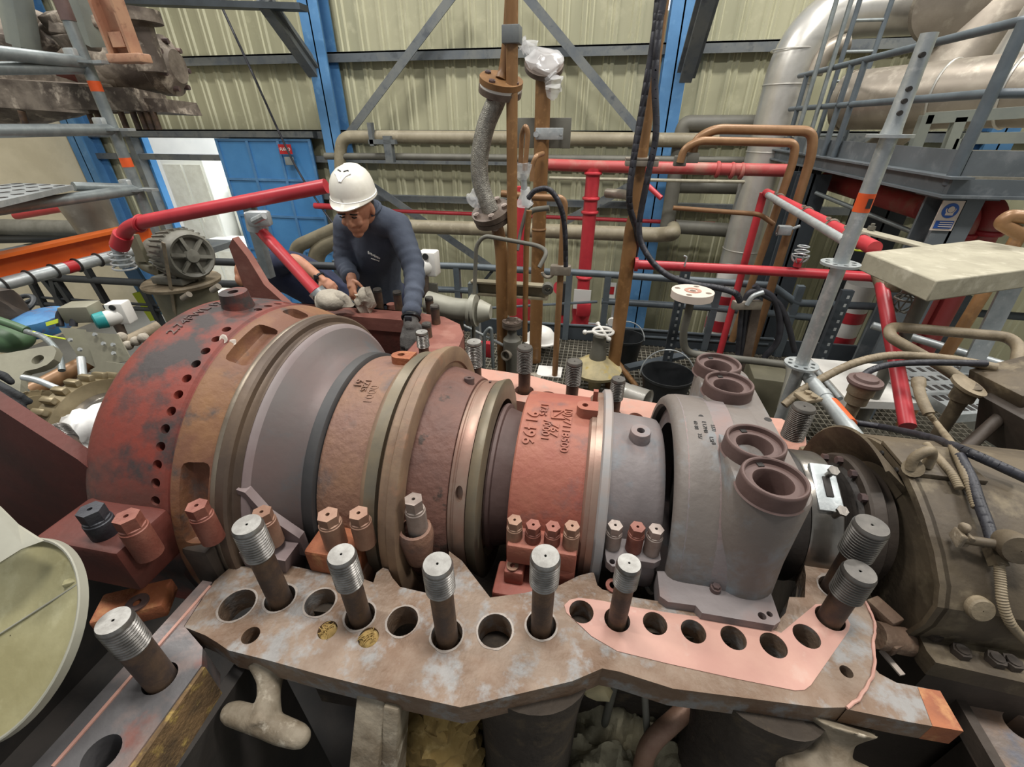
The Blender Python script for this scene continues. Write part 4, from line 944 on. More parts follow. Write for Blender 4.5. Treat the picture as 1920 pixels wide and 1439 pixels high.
pipe('cable', 'black cable sweeping right from the long ochre pipe to the cable stand', 'cable', smooth([V(1248, -30, 3.15)+Vector((0, 0, 1)), V(1248, -30, 3.15), V(1237, 40, 3.15), V(1228, 150, 3.15), V(1230, 250, 3.15), V(1215, 330, 3.15), V(1198, 430, 3.15), V(1215, 480, 3.1), V(1250, 515, 3.05), V(1300, 533, 3), V(1345, 540, 2.95), V(1378, 550, 2.9), V(1388, 566, 2.9)], 6), .02, 'hose_black', 0, 10, 'black cables by the ochre pipe')
# gauge flange on the bent pipe
y = 2.75; t = thing('gauge_flange', 'pale round flange with four holes on a bent brown pipe standing above the inlet casing', 'flange', V(1300, 545, y))
c = V(1299, 546, y); hs = MB(); flange(hs, c-Vector((0, 0, .02)), (0, 0, 1), .125, .045, .02, 4, .018); part('disc', hs, 'chalk', t)
part('raised_face', MB().lathe([(0, .03), (.006, .03), (.006, .05), (0, .05)], c, (0, 0, 1), 24), 'far_pink', t)
part('stem', MB().tube(fillet([c-Vector((0, 0, .04)), V(1290, 590, y), V(1280, 625, y), V(1284, 662, y), V(1330, 668, y), V(1440, 680, y), V(1480, 685, 2.7), V(1483, 700, 2.5), V(1465, 770, 2.2)], .09), [.036]*1+[.024]*100 if False else .024, 16), 'pipe_grey', t)
# perforated posts
def perf_post(q_top, base_q, y, name_label, w=.075):
    x = P(*base_q, y=y).x; zt = V(q_top[0], q_top[1], y).z
    t = thing('perforated_post', name_label, 'post', (x, y, FLOOR))
    p = part('post', MB().beam((x, y, FLOOR), (x, y, zt), w, w*.5, up=(0, 1, 0)), 'platform_dark', t)
    mb = MB(); n = int((zt-FLOOR)/.06)
    for k in range(n): mb.obox((x-.0, y-w*.51, FLOOR+.04+k*.06), (.016, .004, .022))
    part('slots', mb, 'galvanised', t); return t
perf_post((1284, 505), (1245, 705), 3.6, 'dark perforated steel post below the pale round flange')
perf_post((1600, 545), (1530, 690), 3.3, 'dark perforated steel post behind the right scaffold pole')
# railing of the mezzanine
y = 4.25
t = thing('railing', 'grey tubular railing along the mezzanine behind the machine', 'railing', (0, y, FLOOR))
for (pts) in ([(640, 492), (880, 500), (1046, 511)], [(1046, 509), (1260, 523), (1448, 536), (1492, 568), (1700, 578), (2000, 600)], [(560, 528), (700, 538), (880, 545)], [(1128, 565), (1330, 577), (1545, 598)]):
    part('rail', MB().tube(fillet([V(a, b, y) for a, b in pts], .05), .033, 12), 'rail_grey', t)
for pts in ([(980, 605), (1150, 614), (1330, 628), (1450, 636)], [(560, 560), (880, 580), (1120, 566)], [(1150, 628), (1440, 646)]):
    part('rail', MB().tube(fillet([V(a, b, y) for a, b in pts], .05), .014, 8), 'rail_grey', t)
for q in ((1062, 600), (1130, 610), (860, 560), (640, 540), (1330, 610), (1480, 600), (1640, 600), (1780, 610)):
    x = V(q[0], q[1], y).x; part('post', MB().beam((x, y, FLOOR), (x, y, V(1000, 512, y).z+.02), .06, .06), 'rail_grey', t)
for (a, b) in (((880, 560), (930, 500)),): part('brace', MB().beam(V(*a, y), V(*b, y), .02, .03), 'rail_dark', t)
a, b = V(690, 640, y), V(1480, 700, y); part('kick_plate', MB().box((-3.6, y, FLOOR), (2.9, y+.012, FLOOR+.16)), 'platform_dark', t)
# red fire water pipes
y = 5.2
RG = 'red fire water pipes'
t = thing('fire_pipe', 'long dusty red fire main running across the back wall', 'pipe', V(1240, 314, y), RG)
part('tube', MB().tube([V(1000, 308, y), V(1110, 312, y), V(1300, 316, y), V(1480, 320, y)], .058, 18), 'red_dusty', t)
mb = MB()
for q in ((1345, 318), (1372, 320), (1390, 321)): mb.ring(V(*q, y), (1, 0, 0), .06, .02, 20, 8)
parts('coupling', mb, 'red_dusty', t)
x = V(1104, 420, y).x; zt, zb = V(1112, 316, y).z, V(1090, 545, y).z
t = thing('fire_valve', 'upright red deluge valve with riser and gauge, seen between the railing posts', 'valve', (x, y, GROUND), RG)
part('riser', MB().tube([Vector((x, y, zb)), Vector((x, y, zt))], .075, 20), 'red_paint', t)
mb = MB()
for q in (325, 372, 398, 520): mb.ring(Vector((x, y, V(1104, q, y).z)), (0, 0, 1), .08, .018, 22, 8)
parts('collar', mb, 'red_paint', t)
zc = V(1089, 600, y).z
part('body', MB().tube([Vector((x, y, zb)), Vector((x, y, zc+.22)), Vector((x, y, zc+.12)), Vector((x, y, zc+.0)), Vector((x, y, zc-.1)), Vector((x, y, zc-.2)), Vector((x, y, GROUND+.1))], [.06, .11, .12, .1, .14, .09, .09], 20), 'red_paint', t)
part('top_box', MB().obox(Vector((x+.03, y-.12, zc+.2)), (.17, .14, .18), None, .03), 'red_paint', t)
part('label', MB().obox(Vector((x-.0, y-.16, V(1085, 553, y).z)), (.2, .005, .24)), 'paper', t, 'white paper tag')
part('solenoid', MB().cyl(Vector((x-.22, y-.1, zc+.1)), Vector((x-.22, y-.1, zc+.5)), .04, 14), 'label_dark', t)
part('pilot_pipe', MB().tube(fillet([Vector((x-.1, y-.1, zc-.1)), Vector((x-.22, y-.1, zc-.1)), Vector((x-.22, y-.1, zc+.2))], .05), .03, 10), 'red_paint', t)
mb = MB(); mb.cyl(Vector((x+.38, y-.12, zc+.06)), Vector((x+.38, y-.16, zc+.06)), .05, 18); part('gauge', mb, 'white_plastic', t); mb = MB(); mb.tube(fillet([Vector((x+.1, y-.1, zc)), Vector((x+.38, y-.1, zc)), Vector((x+.38, y-.1, zc+.3))], .04), .014, 8); part('gauge_pipe', mb, 'galvanised', t)
part('alarm_bell', MB().cyl(V(1052, 540, y), V(1050, 540, y-.06), .085, 20), 'red_paint', t)
x2 = V(975, 560, y).x
t2 = thing('fire_valve', 'second red valve half hidden behind the brown pipes', 'valve', (x2, y, GROUND), RG)
part('riser', MB().tube([Vector((x2, y, zc)), Vector((x2, y, V(985, 350, y).z))], .06, 18), 'red_paint', t2)
part('body', MB().tube([Vector((x2, y, zc+.3)), Vector((x2, y, zc+.15)), Vector((x2, y, zc)), Vector((x2, y, zc-.1)), Vector((x2, y, GROUND+.1))], [.1, .15, .13, .15, .09], 18), 'red_paint', t2)
z = V(1060, 625, y).z
pipe('fire_pipe', 'thick low red header pipe linking the two red valves', 'pipe', [V(960, 618, y-.1), V(1130, 632, y-.1)], .12, 'red_paint', .05, 20, RG)
y = 7.4
pipe('fire_pipe', 'very thin red pipe running low along the cladding', 'pipe', [V(690, 394, y), V(900, 402, y), V(1340, 420, y)], .03, 'red_paint', .05, 10, RG)
pipe('fire_pipe', 'short red branch pipe beside the left blue column', 'pipe', [V(590, 386, y), V(625, 388, y)], .05, 'red_paint', .05, 10, RG)
pipe('fire_pipe', 'thin red diagonal spray pipe beside the right blue column', 'pipe', [V(1190, 325, 5.2), V(1240, 372, 5.0)], .025, 'red_paint', .05, 10, RG)
y = 3.3
t = thing('red_handrail_pipe', 'bright red horizontal pipe above the railing, carrying a caged lamp', 'pipe', V(1420, 510, y), RG)
part('tube', MB().tube([V(1192, 496, y), V(1420, 507, y), V(1648, 520, y)], .033, 16), 'red_paint', t)
part('end_flange', MB().cyl(V(1190, 496, y), V(1196, 496, y), .05, 18), 'red_paint', t)
c = V(1494, 500, y); part('stub', MB().cyl(c, c+Vector((0, 0, .05)), .025, 12), 'red_paint', t)
mb = MB()
for k in range(3): mb.ring(c+Vector((0, 0, .075+.03*k)), (0, 0, 1), .05-.008*k, .005, 18, 6)
for k in range(4): a = PI/4*k; mb.ring(c+Vector((0, 0, .08)), (math.cos(a), math.sin(a), 0), .055, .004, 18, 6, 0, PI, (math.sin(a), -math.cos(a), 0))
part('lamp_cage', mb, 'galvanised', t)
pipe('pipe_hook', 'small grey wire hook clipped on the red pipe', 'hook', [V(1283, 500, y-.05), V(1288, 482, y-.05), V(1282, 480, y-.05)], .006, 'galvanised', .01, 8)
# beige pipes on the wall
y = 7.0; BG = 'beige pipes along the cladding'
pipe('wall_pipe', 'beige pipe turning down at its left end, just above the worker helmet', 'pipe', [V(645, 420, y), V(637, 300, y), V(641, 257, y), V(720, 257, y), V(960, 259, y), V(1345, 264, y)], .088, 'pipe_beige', .28, 18, BG)
pipe('wall_pipe', 'slender grey pipe under the beige one', 'pipe', [V(610, 293, y), V(760, 294, y), V(1430, 302, y)], .05, 'pipe_grey', .05, 14, BG)
pipe('wall_pipe', 'beige pipe crossing low behind the brown pipes with an elbow at right', 'pipe', [V(745, 424, 6.2), V(960, 431, 6.2), V(1235, 441, 6.2), V(1262, 438, 6.0), V(1262, 428, 6.9)], .095, 'pipe_beige', .2, 18, BG)
pipe('wall_pipe', 'thin cream conduit across the wall at the height of the fire main', 'pipe', [V(1030, 334, 6.5), V(1430, 342, 6.5)], .02, 'board', .05, 8, BG)
pipe('wall_pipe', 'grey square bend pipe left of the right blue column', 'pipe', [V(1440, 232, 7.1), V(1285, 232, 7.1), V(1278, 250, 7.1), V(1248, 440, 7.1)], .1, 'pipe_grey', .2, 16, BG)
pipe('wall_pipe', 'grey pipe low behind the right blue column', 'pipe', [V(1265, 425, 7.2), V(1365, 432, 7.2)], .1, 'pipe_grey', .2, 16, BG)
pipe('wall_pipe', 'grey middle pipe right of the blue column', 'pipe', [V(1262, 350, 7.3), V(1395, 352, 7.3)], .09, 'pipe_grey', .2, 16, BG)
pipe('wall_pipe', 'rounded beige pipe in front of the blue door, left one', 'pipe', [V(553, 490, 5), V(556, 462, 5), V(580, 452, 5), V(640, 425, 5)], .08, 'pipe_beige', .2, 16, BG)
pipe('wall_pipe', 'rounded beige pipe in front of the blue door, right one', 'pipe', [V(592, 500, 5), V(594, 474, 5), V(612, 458, 5), V(660, 440, 5)], .1, 'pipe_beige', .25, 16, BG)
mb = MB(); mb.obox(V(718, 266, 6.9), (.42, .1, .06)); mb.obox(V(730, 280, 6.9), (.12, .1, .35)); mb.obox(V(697, 252, 6.9), (.06, .1, .3)); solo('pipe_bracket', mb, 'girt_grey', 'dark steel bracket hanging from the beige pipe right of the helmet', 'bracket')
pipe('pipe', 'short whitish pipe stub on a wall flange between fire riser and ochre pipe', 'pipe', [V(1138, 362, 5.4), V(1180, 366, 5.2), V(1190, 372, 5.0)], .05, 'aluminium_dusty', .1, 14)
# notice papers
t = thing('notice', 'small red and white notice on the wall behind the railing', 'sign', V(1145, 545, WALL-.1)); y = WALL-.08
part('sheet', MB().obox(V(1145, 545, y), (.18, .01, .3)), 'paper', t); part('red_panel', MB().obox(V(1145, 545, y-.012), (.12, .006, .14)), 'sign_red', t)
t = thing('fire_sign', 'red FUEGO sign hanging on the door frame', 'sign', V(535, 283, WALL-.35))
y = WALL-.34; part('plate', MB().obox(V(535, 280, y), (.24, .012, .15)), 'sign_red', t)
vs, fs = textmesh('FUEGO', .062, .003, .001); c = V(535, 280, y); mb = MB(); mb.add([c+Vector((v.x, -.009-v.z, v.y)) for v in vs], fs); part('lettering', mb, 'paper', t)
part('call_point', MB().obox(V(543, 302, y), (.15, .06, .13), None, .01), 'crate_grey', t)
# buckets
def bucket(c, R, h, label, m='bucket_black', grp='black plastic buckets on the grating'):
    t = thing('bucket', label, 'bucket', c, grp)
    part('shell', MB().lathe([(0, .001), (0, R*.78), (h, R), (h, R*1.05), (h-.02, R*1.05), (h-.02, R*1.0), (h-.004, R*.96), (.01, R*.74), (.01, .001)], c, (0, 0, 1), 36), m, t)
    part('handle', MB().ring(Vector(c)+Vector((0, 0, h-.03)), (0, -1, .5), R*1.06, .005, 24, 6, 0, PI, (1, 0, 0)), 'galvanised', t); return t
bk = P(1164, 690, z=FLOOR); bucket(Vector((bk.x+.02, bk.y+.12, FLOOR)), .155, .27, 'black bucket farther back, beside the long ochre pipe')
bk = P(1243, 755, z=FLOOR); bucket(Vector((bk.x, bk.y+.05, FLOOR)), .2, .25, 'wide black bucket standing just left of the inlet casing')
t = thing('metal_can', 'silver metal can with a label lying on its side near the black bucket', 'can', P(1195, 760, z=FLOOR)); a, b = P(1165, 735, y=2.7), P(1212, 752, y=2.6)
part('shell', MB().lathe([(0, .001), (0, .07), (.01, .075), (.05, .07), (.06, .075), ((b-a).length, .078), ((b-a).length+.01, .082), ((b-a).length, .07), (.02, .06)], a, b-a, 26), 'aluminium', t)
part('label', MB().lathe([((b-a).length*.45, .0785), ((b-a).length*.9, .0795)], a, b-a, 8, -.4, .6, (0, -1, 0)), 'paper', t)
t = thing('regulator', 'dirty yellow grey diaphragm regulator with a white spoked handwheel', 'regulator', P(1115, 715, z=FLOOR))
c = Vector((P(1115, 712, z=FLOOR).x, 3.3, FLOOR)); zz = V(1112, 690, 3.3).z
part('diaphragm', MB().lathe([(-.2, .05), (-.05, .06), (-.03, .2), (0, .21), (.02, .19), (.07, .13), (.1, .07), (.1, .001)], (c.x, c.y, zz), (0, 0, 1), 30), 'yellow_dirty', t)
part('stem', MB().tube([(c.x, c.y, zz+.08), (c.x, c.y, zz+.16), (c.x, c.y, zz+.2), (c.x, c.y, zz+.3)], [.07, .07, .055, .055], 18), 'pipe_grey', t)
mb = MB(); q = Vector((c.x+.02, c.y, zz+.34)); mb.ring(q, (0, 0, 1), .08, .012, 24, 8)
for k in range(4): a = PI/2*k+.3; mb.cyl(q, q+Vector((math.cos(a)*.15, math.sin(a)*.15, 0)), .011, 8); mb.sphere(q+Vector((math.cos(a)*.15, math.sin(a)*.15, 0)), .02, 10, 6)
part('handwheel', mb, 'white_plastic', t)
pipe('pipe', 'thin brown pipe lying on the grating behind the red carrier', 'pipe', [V(1060, 752, 2.5), V(1180, 762, 2.5), V(1360, 778, 2.5)], .017, 'copper_pipe', .05, 10, GP)
pipe('pipe', 'second brown pipe lying below the first behind the red carrier', 'pipe', [V(1060, 765, 2.45), V(1240, 790, 2.4)], .016, 'ochre_pipe', .05, 10, GP)
pipe('pipe', 'brown pipe sloping across the grating by the ochre pipe foot', 'pipe', [P(1158, 680, z=-1.0), P(1200, 735, z=-1.05)], .025, 'ochre_pipe', .05, 10, GP)
mb = MB(); mb.beam(P(1175, 690, z=-.98), P(1310, 660, z=-.98), .08, .03); solo('steel_bar', mb, 'platform_dark', 'dark flat bar lying between the bucket and the perforated post', 'bar')
# white hard hat and rags on the grating
t = thing('spare_helmet', 'white hard hat lying upside on the ledge behind the thick brown pipe', 'helmet', V(1015, 625, 3.9)); c = V(1015, 626, 3.9)
mb = MB(); mb.lathe([(0, .16), (.01, .15), (.05, .135), (.1, .1), (.13, .05), (.135, .001)], c-Vector((0, 0, .06)), (0, 0, 1), 28); part('shell', mb, 'white_plastic', t)
mb = MB(); mb.lathe([(0, .13), (0, .185), (.012, .185), (.012, .13)], c-Vector((0, 0, .06)), (0, 0, 1), 28, close=True); part('brim', mb, 'white_plastic', t)
for k, q in enumerate(((1000, 708), (1012, 722), (990, 715), (1040, 728))):
    c = P(*q, z=FLOOR+.04); mb = MB(); mb.sphere(c, .055, 14, 10, (1.2, 1, .7)); mb.jitter(.035, 18); solo('rag', mb, 'rag' if k < 3 else 'galvanised', ['pale crumpled rag on the grating at the foot of the thick brown pipe', 'pale rag heap right of the thick pipe foot', 'pale rag left of the thick pipe foot', 'grey round cover lying right of the rags'][k], 'rag', 'rags on the grating')
mb = MB(); mb.box((P(1005, 705, z=FLOOR).x, P(1005, 705, z=FLOOR).y, FLOOR), (P(1055, 690, z=FLOOR).x, P(1055, 690, z=FLOOR).y, FLOOR+.006)); solo('paper_sheet', mb, 'paper', 'white sheet lying on the grating behind the thick brown pipe', 'sheet')
# transmitter by the worker's elbow, pale flanged pipe
def transmitter(c, s, label, turn=0.):
    R = rotz(turn); t = thing('transmitter', label, 'transmitter', c, 'pressure transmitters with teal caps'); c = Vector(c)
    part('housing', MB().tube([c+R @ Vector((0, 0, 0)), c+R @ Vector((.02*s, .02*s, 0)), c+R @ Vector((.11*s, .1*s, .01*s))], [.06*s, .072*s, .072*s], 24), 'white_plastic', t)
    part('cap', MB().tube([c+R @ Vector((-.05*s, -.045*s, 0)), c+R @ Vector((-.042*s, -.038*s, 0)), c, c+R @ Vector((.012*s, .011*s, 0))], [.05*s, .068*s, .075*s, .075*s], 24), 'teal', t)
    part('terminal_box', MB().obox(c+R @ Vector((.1*s, .1*s, .03*s)), (.15*s, .13*s, .2*s), R, .015*s), 'white_plastic', t)
    part('port', MB().cyl(c+R @ Vector((.1*s, .03*s, .1*s)), c+R @ Vector((.1*s, .02*s, .1*s)), .026*s, 14), 'label_dark', t)
    part('stem', MB().tube([c+R @ Vector((.06*s, .05*s, -.06*s)), c+R @ Vector((.06*s, .05*s, -.24*s))], [.04*s, .03*s], 14), 'flange_brown', t); return t
tr2 = transmitter(V(776, 505, 2.6), .78, 'white transmitter with a teal cap, right of the worker upper arm')
mb = MB(); mb.obox(V(806, 545, 2.65), (.11, .02, .1)); part('bracket', mb, 'pipe_grey', tr2)
x = V(808, 560, 2.65).x; part('bracket_post', MB().beam((x, 2.68, V(808, 545, 2.65).z), (x, 2.68, FLOOR), .04, .04), 'pipe_grey', tr2)
t = thing('pipe_elbow', 'pale flanged pipe behind the rounded end of the exhaust flange', 'pipe', V(860, 600, 2.45)); y = 2.5
part('tube', MB().tube(fillet([V(800, 566, y), V(850, 580, y), V(885, 582, y)], .08), .07, 22), 'duct_pale', t)
part('flange', MB().tube([V(880, 582, y), V(886, 583, y)], [.1, .1], 26), 'duct_pale', t); part('flange', MB().tube([V(888, 583, y), V(894, 583, y)], [.1, .1], 26), 'duct_pale', t)
a = V(900, 584, y); part('cone', MB().tube([a, a+Vector((.07, .0, .0))], [.075, .045], 22), 'duct_pale', t); part('leg', MB().beam((V(850, 590, y).x, y, V(850, 590, y).z), (V(850, 590, y).x, y, FLOOR), .1, .1), 'pipe_grey', t)
# beneath the far side: small red tool and dark box
mb = MB(); mb.obox(V(912, 655, 2.9), (.09, .06, .12), None, .01); solo('tool_case', mb, 'red_paint', 'small red tool case standing left of the angle valve', 'case')
mb = MB(); mb.tube(fillet([V(907, 690, 2.7), V(908, 625, 2.7), V(921, 612, 2.7), V(925, 690, 2.7)], .05), .013, 10); solo('bent_tube', mb, 'scaffold_dim', 'galvanised hairpin tube left of the angle valve', 'pipe')
# ------------------------------------------------------------------ bearing housing at the right
hx0, hx1 = .725, 1.75
bh = thing('bearing_housing', 'dirty brown bearing housing with a sloping side, right of the inlet casing', 'bearing housing', (1.1, YA, -.6))
arch = [(.668, -.12), (.664, -.06), (.652, 0), (.655, .055), (.677, .092), (.725, .13), (.785, .165), (.83, .185), (.885, .203), (.975, .203), (1.03, .185), (1.10, .15), (1.17, .10), (1.23, .03), (1.25, -.06), (1.26, -.12)]
M = Matrix(((0, 0, 1, 0), (1, 0, 0, 0), (0, 1, 0, 0), (0, 0, 0, 1)))
part('cover', MB().prism(arch, hx0+.012, hx1, (), M), 'brown_dirty', bh, ang=22)
mb = MB(); inn = [(y*.965+YA*.035, z*.93-.004) for y, z in arch]
rimv = MB().prism(arch, hx0, hx0+.02, [inn], M); part('end_rim', rimv, 'brown_dirty', bh, ang=22)
part('hood', MB().lathe([(.66, .235), (.664, .240), (.745, .165), (.745, .10), (.735, .10), (.735, .155)], AX, (1, 0, 0), 60, -PI*.62, PI*.1, (0, 0, 1), True), 'brown_dirty', bh, 'curved end hood')
mb = MB(); c = Vector((.80, .93, .205)); mb.obox(c, (.15, .115, .012), None, .002); part('lifting_pad', mb, 'brown_dirty', bh)
eb = part('eye_bolt', MB().cyl(P(1712, 878, z=.21), P(1712, 878, z=.22), .02, 16), 'hose_brown', bh)
a, b = P(1706, 880, z=.213), P(1737, 876, z=.213)
part('eye', MB().tube(smooth([a, a+Vector((.0, .005, .028)), (a+b)/2+Vector((0, 0, .05)), b+Vector((0, .005, .028)), b], 6), .0105, 12), 'hose_brown', eb)
mb = MB()
for q in ((1655, 850), (1682, 882)): c = P(*q, x=hx0); mb.cyl(c-Vector((.004, 0, 0)), c+Vector((.012, 0, 0)), .006, 10)
parts('tapped_hole', mb, 'near_black', bh)
n_ = Vector((0, -.9, .4)); q = P(1838, 1143, y=.655)
part('plug', MB().lathe([(-.03, .024), (.004, .023), (.007, .020), (.007, .001)], q, n_, 28), 'hose_brown', bh, 'round plug on the sloping side')
# seal ring with bolts
part('seal_flange', MB().lathe([(.655, .09), (.655, .163), (.66, .168), (.685, .168), (.69, .162), (.69, .145), (.72, .145), (.72, .09)], AX, (1, 0, 0), 60, ref=(0, 0, 1), close=True), 'brown_dark', bh, 'dark seal flange')
part('seal_comb', MB().lathe([(.61, .10), (.61, .115), (.62, .135), (.625, .128), (.63, .138), (.635, .13), (.64, .14), (.645, .132), (.655, .142), (.655, .10)], AX, (1, 0, 0), 60, ref=(0, 0, 1), close=True), 'seal_black', bh)
for k in range(8):
    c = onring(.652, .155, -70+k*24); mb = MB(); mb.hexa(c-Vector((.009, 0, 0)), (1, 0, 0), .010, .012); part('flange_bolt', mb, 'nut_dark', bh)
# base flange and its bolts
bf = [P(q[0], q[1], z=-.055) for q in ((1636, 1052), (1660, 1062), (1690, 1090), (1712, 1112), (1722, 1190), (1738, 1222), (1755, 1243), (1930, 1283), (2050, 1310), (2050, 1180), (1772, 1190), (1745, 1130), (1690, 1060))]
part('base_flange', MB().prism([tuple(p.xy) for p in bf], -.10, -.055), 'brown_dirty', bh)
for q in ((1667, 1067), (1687, 1098), (1746, 1192), (1798, 1226), (1863, 1241), (1893, 1247)):
    c = P(q[0], q[1], z=-.055); mb = MB(); mb.hexa(c, (0, 0, 1), .0165, .014, random.random()); mb.cyl(c, c+Vector((0, 0, .017)), .011, 14); part('flange_bolt', mb, 'brown_dark', bh)
part('pedestal', MB().box((.76, .62, -.9), (1.75, 1.2, -.1)), 'brown_dark', bh)
for q in ((1515, 745), (1530, 850)):                       # brackets at the far end of the housing
    mb = MB(); c = P(*q, z=.02); mb.obox(c, (.07, .06, .015), rotz(.4), .003); mb.hexa(c+Vector((0, .012, .007)), (0, 0, 1), .012, .01); mb.hexa(c+Vector((.01, -.015, .007)), (0, 0, 1), .012, .01)
    part('bracket', mb, 'hose_brown', bh)
# sole plate and bits beside the casing
sp = thing('sole_plate', 'heavy steel sole plate with a large hole, bottom right corner below the bearing housing', 'base plate', P(1880, 1380, z=-.3))
L = [tuple(P(*q, z=-.2).xy) for q in ((1782, 1285), (1800, 1310), (1880, 1445), (1960, 1600), (2200, 1500), (1960, 1300))]
part('plate', MB().prism(L, -.26, -.2, [circ(*P(1912, 1362, z=-.2).xy, .026, 20)]), 'sole_plate', sp)
part('support', MB().box((.9, .3, -1.15), (1.3, .6, -.265)), 'brown_dark', sp)
part('edge_bar', MB().beam(P(1775, 1290, z=-.205), P(1895, 1500, z=-.205), .02, .04), 'brown_dark', sp)
pipe('drain_pipe', 'short grey pipe between the joint flange and the bearing pedestal', 'pipe', [P(1640, 1190, z=-.07), P(1700, 1205, z=-.09), P(1740, 1200, z=-.10)], .028, 'flange_side', .02, 16)
mb = MB(); mb.obox(P(1655, 1150, z=-.06), (.035, .06, .03), rotz(.5), .004); solo('packing_block', mb, 'flange_side', 'longer brown block between the joint flange and the bearing housing', 'block', 'small cast blocks'); mb = MB(); mb.obox(P(1672, 1205, z=-.08), (.04, .035, .03), rotz(.5), .004); solo('packing_block', mb, 'flange_side', 'small squarish brown block below the longer one, by the short drain pipe', 'block', 'small cast blocks')
mb = MB(); mb.obox(P(1672, 1243, z=-.12), (.012, .05, .004), rotz(.35)); solo('metal_strip', mb, 'chalk', 'small pale strip in the dark gap right of the joint flange', 'strip')
# ---- hoses and conduits over the housing
def on_cover(px, py, off=.015):
    """point on the housing surface seen at a pixel, lifted by off"""
    r = FW + RT*((px-960)/F) + UP*((719.5-py)/F); inside = lambda p: p.x > hx0 and sum((a[1] > p.z) != (b[1] > p.z) and p.y < (b[0]-a[0])*(p.z-a[1])/(b[1]-a[1])+a[0] for a, b in zip(arch, arch[1:]+arch[:1])) % 2
    t = .5
    while t < 1.6 and not inside(EYE+r*t): t += .004
    if t >= 1.6: t = 1.3
    return EYE+r*(t-off/.8)
D = lambda px, py, d: P(px, py, d=d)
HG = 'hoses and conduits over the bearing housing'
def conduit(name, label, pts, r, m, ribs=True):
    q = smooth(pts, 8); t = thing(name, label, 'conduit', q[-1], HG)
    if ribs:
        L = []; R = []; d = 0
        for i in range(len(q)-1):
            k = max(2, int((q[i+1]-q[i]).length/.0035))
            for j in range(k): L.append(q[i].lerp(q[i+1], j/k)); R.append(r*(1.05 if len(L) % 2 else .9))
        part('corrugated_sleeve', MB().tube(L, R, 12), m, t)
    else: part('sleeve', MB().tube(q, r, 14), m, t)
    return t
t = conduit('flexible_conduit', 'corrugated brown conduit with a collar, running down over the housing towards the viewer', [D(1741, 775, 1.36), D(1760, 800, 1.33), on_cover(1785, 835, .05), on_cover(1805, 880, .02), on_cover(1820, 920), on_cover(1832, 955)], .0085, 'hose_brown')
part('collar', MB().tube(smooth([D(1722, 712, 1.42), D(1724, 735, 1.4), D(1732, 757, 1.38), D(1742, 777, 1.36)], 6), [.019]*4+[.0155]*15, 14), 'hose_brown', t)
t = conduit('flexible_conduit', 'corrugated conduit with a square fitting low on the housing side at the right edge', [on_cover(1873, 1055), on_cover(1876, 1090), on_cover(1880, 1130), on_cover(1895, 1170), on_cover(1925, 1205)], .0085, 'hose_brown')
part('fitting', MB().beam(on_cover(1860, 1028), on_cover(1873, 1062), .02, .022), 'brown_dirty', t)
conduit('flexible_conduit', 'corrugated conduit passing just behind the eye bolt', [on_cover(1738, 835, .02), on_cover(1760, 860), on_cover(1785, 890), on_cover(1800, 918)], .0085, 'hose_brown')
pipe('cable', 'thick black cable lying across the housing from the orange taped tube to the right edge', 'cable', smooth([D(1565, 783, 1.62), D(1600, 792, 1.56), D(1660, 802, 1.5), on_cover(1740, 820, .06), on_cover(1800, 842, .05), on_cover(1860, 868, .04), on_cover(1930, 900, .03)], 6), .0108, 'hose_black', 0, 14, HG)
pipe('cable', 'dark grey cable bending down the housing side below the black cable', 'cable', smooth([on_cover(1800, 855, .03), on_cover(1822, 900, .018), on_cover(1835, 940, .018), on_cover(1852, 985, .018), on_cover(1862, 1020, .018)], 6), .0105, 'hose_black', 0, 14, HG)
t = thing('side_fitting', 'pipe stub with a clamped flange on the bearing housing at the right edge', 'pipe', D(1900, 1030, .95), HG)
part('tube', MB().tube([on_cover(1795, 1010, .02), on_cover(1895, 1025, .035)], .009, 14), 'brown_dirty', t); part('boss', MB().lathe([(-.05, .015), (-.03, .025), (0, .029), (.008, .026), (.01, .001)], on_cover(1908, 1030, .04), (-.2, -.9, .35), 28), 'brown_dirty', t)
mb = MB(); c = on_cover(1797, 1008, .02); mb.obox(c, (.01, .03, .027), None, .003); mb.obox(c+Vector((.013, 0, 0)), (.008, .03, .027), None, .003); mb.sphere(c+Vector((.008, .008, .018)), .011, 12, 8); mb.jitter(.006, 50); part('clamp', mb, 'cast_cream', t)
pipe('brown_hose', 'brown arched hose looping over the housing from lower left to the brown box', 'hose', smooth([D(1470, 760, 1.75), D(1500, 735, 1.74), D(1545, 708, 1.72), D(1600, 682, 1.7), D(1660, 668, 1.68), D(1720, 668, 1.66), D(1790, 675, 1.62), D(1870, 690, 1.55)], 6), .0155, 'hose_brown', 0, 14, HG)
pipe('black_hose', 'black hose arching from the mushroom cap to the brown box', 'hose', smooth([D(1618, 705, 1.62), D(1635, 694, 1.62), D(1670, 684, 1.62), D(1740, 680, 1.6), D(1850, 682, 1.55)], 6), .012, 'hose_black', 0, 12, HG)
pipe('brown_pipe', 'rusty brown pipe bent in a long horizontal loop above the hoses', 'pipe', [D(1850, 745, 1.75), D(1762, 685, 1.8), D(1668, 632, 1.86), D(1668, 613, 1.9), D(1720, 617, 1.9), D(1890, 632, 1.85), D(1912, 650, 1.8), D(1905, 690, 1.75)], .022, 'hose_brown', .05, 14, HG)
t = thing('vent_cap', 'brown mushroom shaped vent cap on a stem in front of the metal deck', 'vent', D(1622, 790, 1.55))
c = D(1622, 716, 1.6); e = D(1628, 800, 1.55)
part('cap', MB().lathe([(-.012, .02), (-.01, .052), (-.002, .057), (.008, .055), (.01, .04), (.02, .036), (.024, .02), (.024, .001)], c, (0, 0, 1), 28), 'muted_red', t)
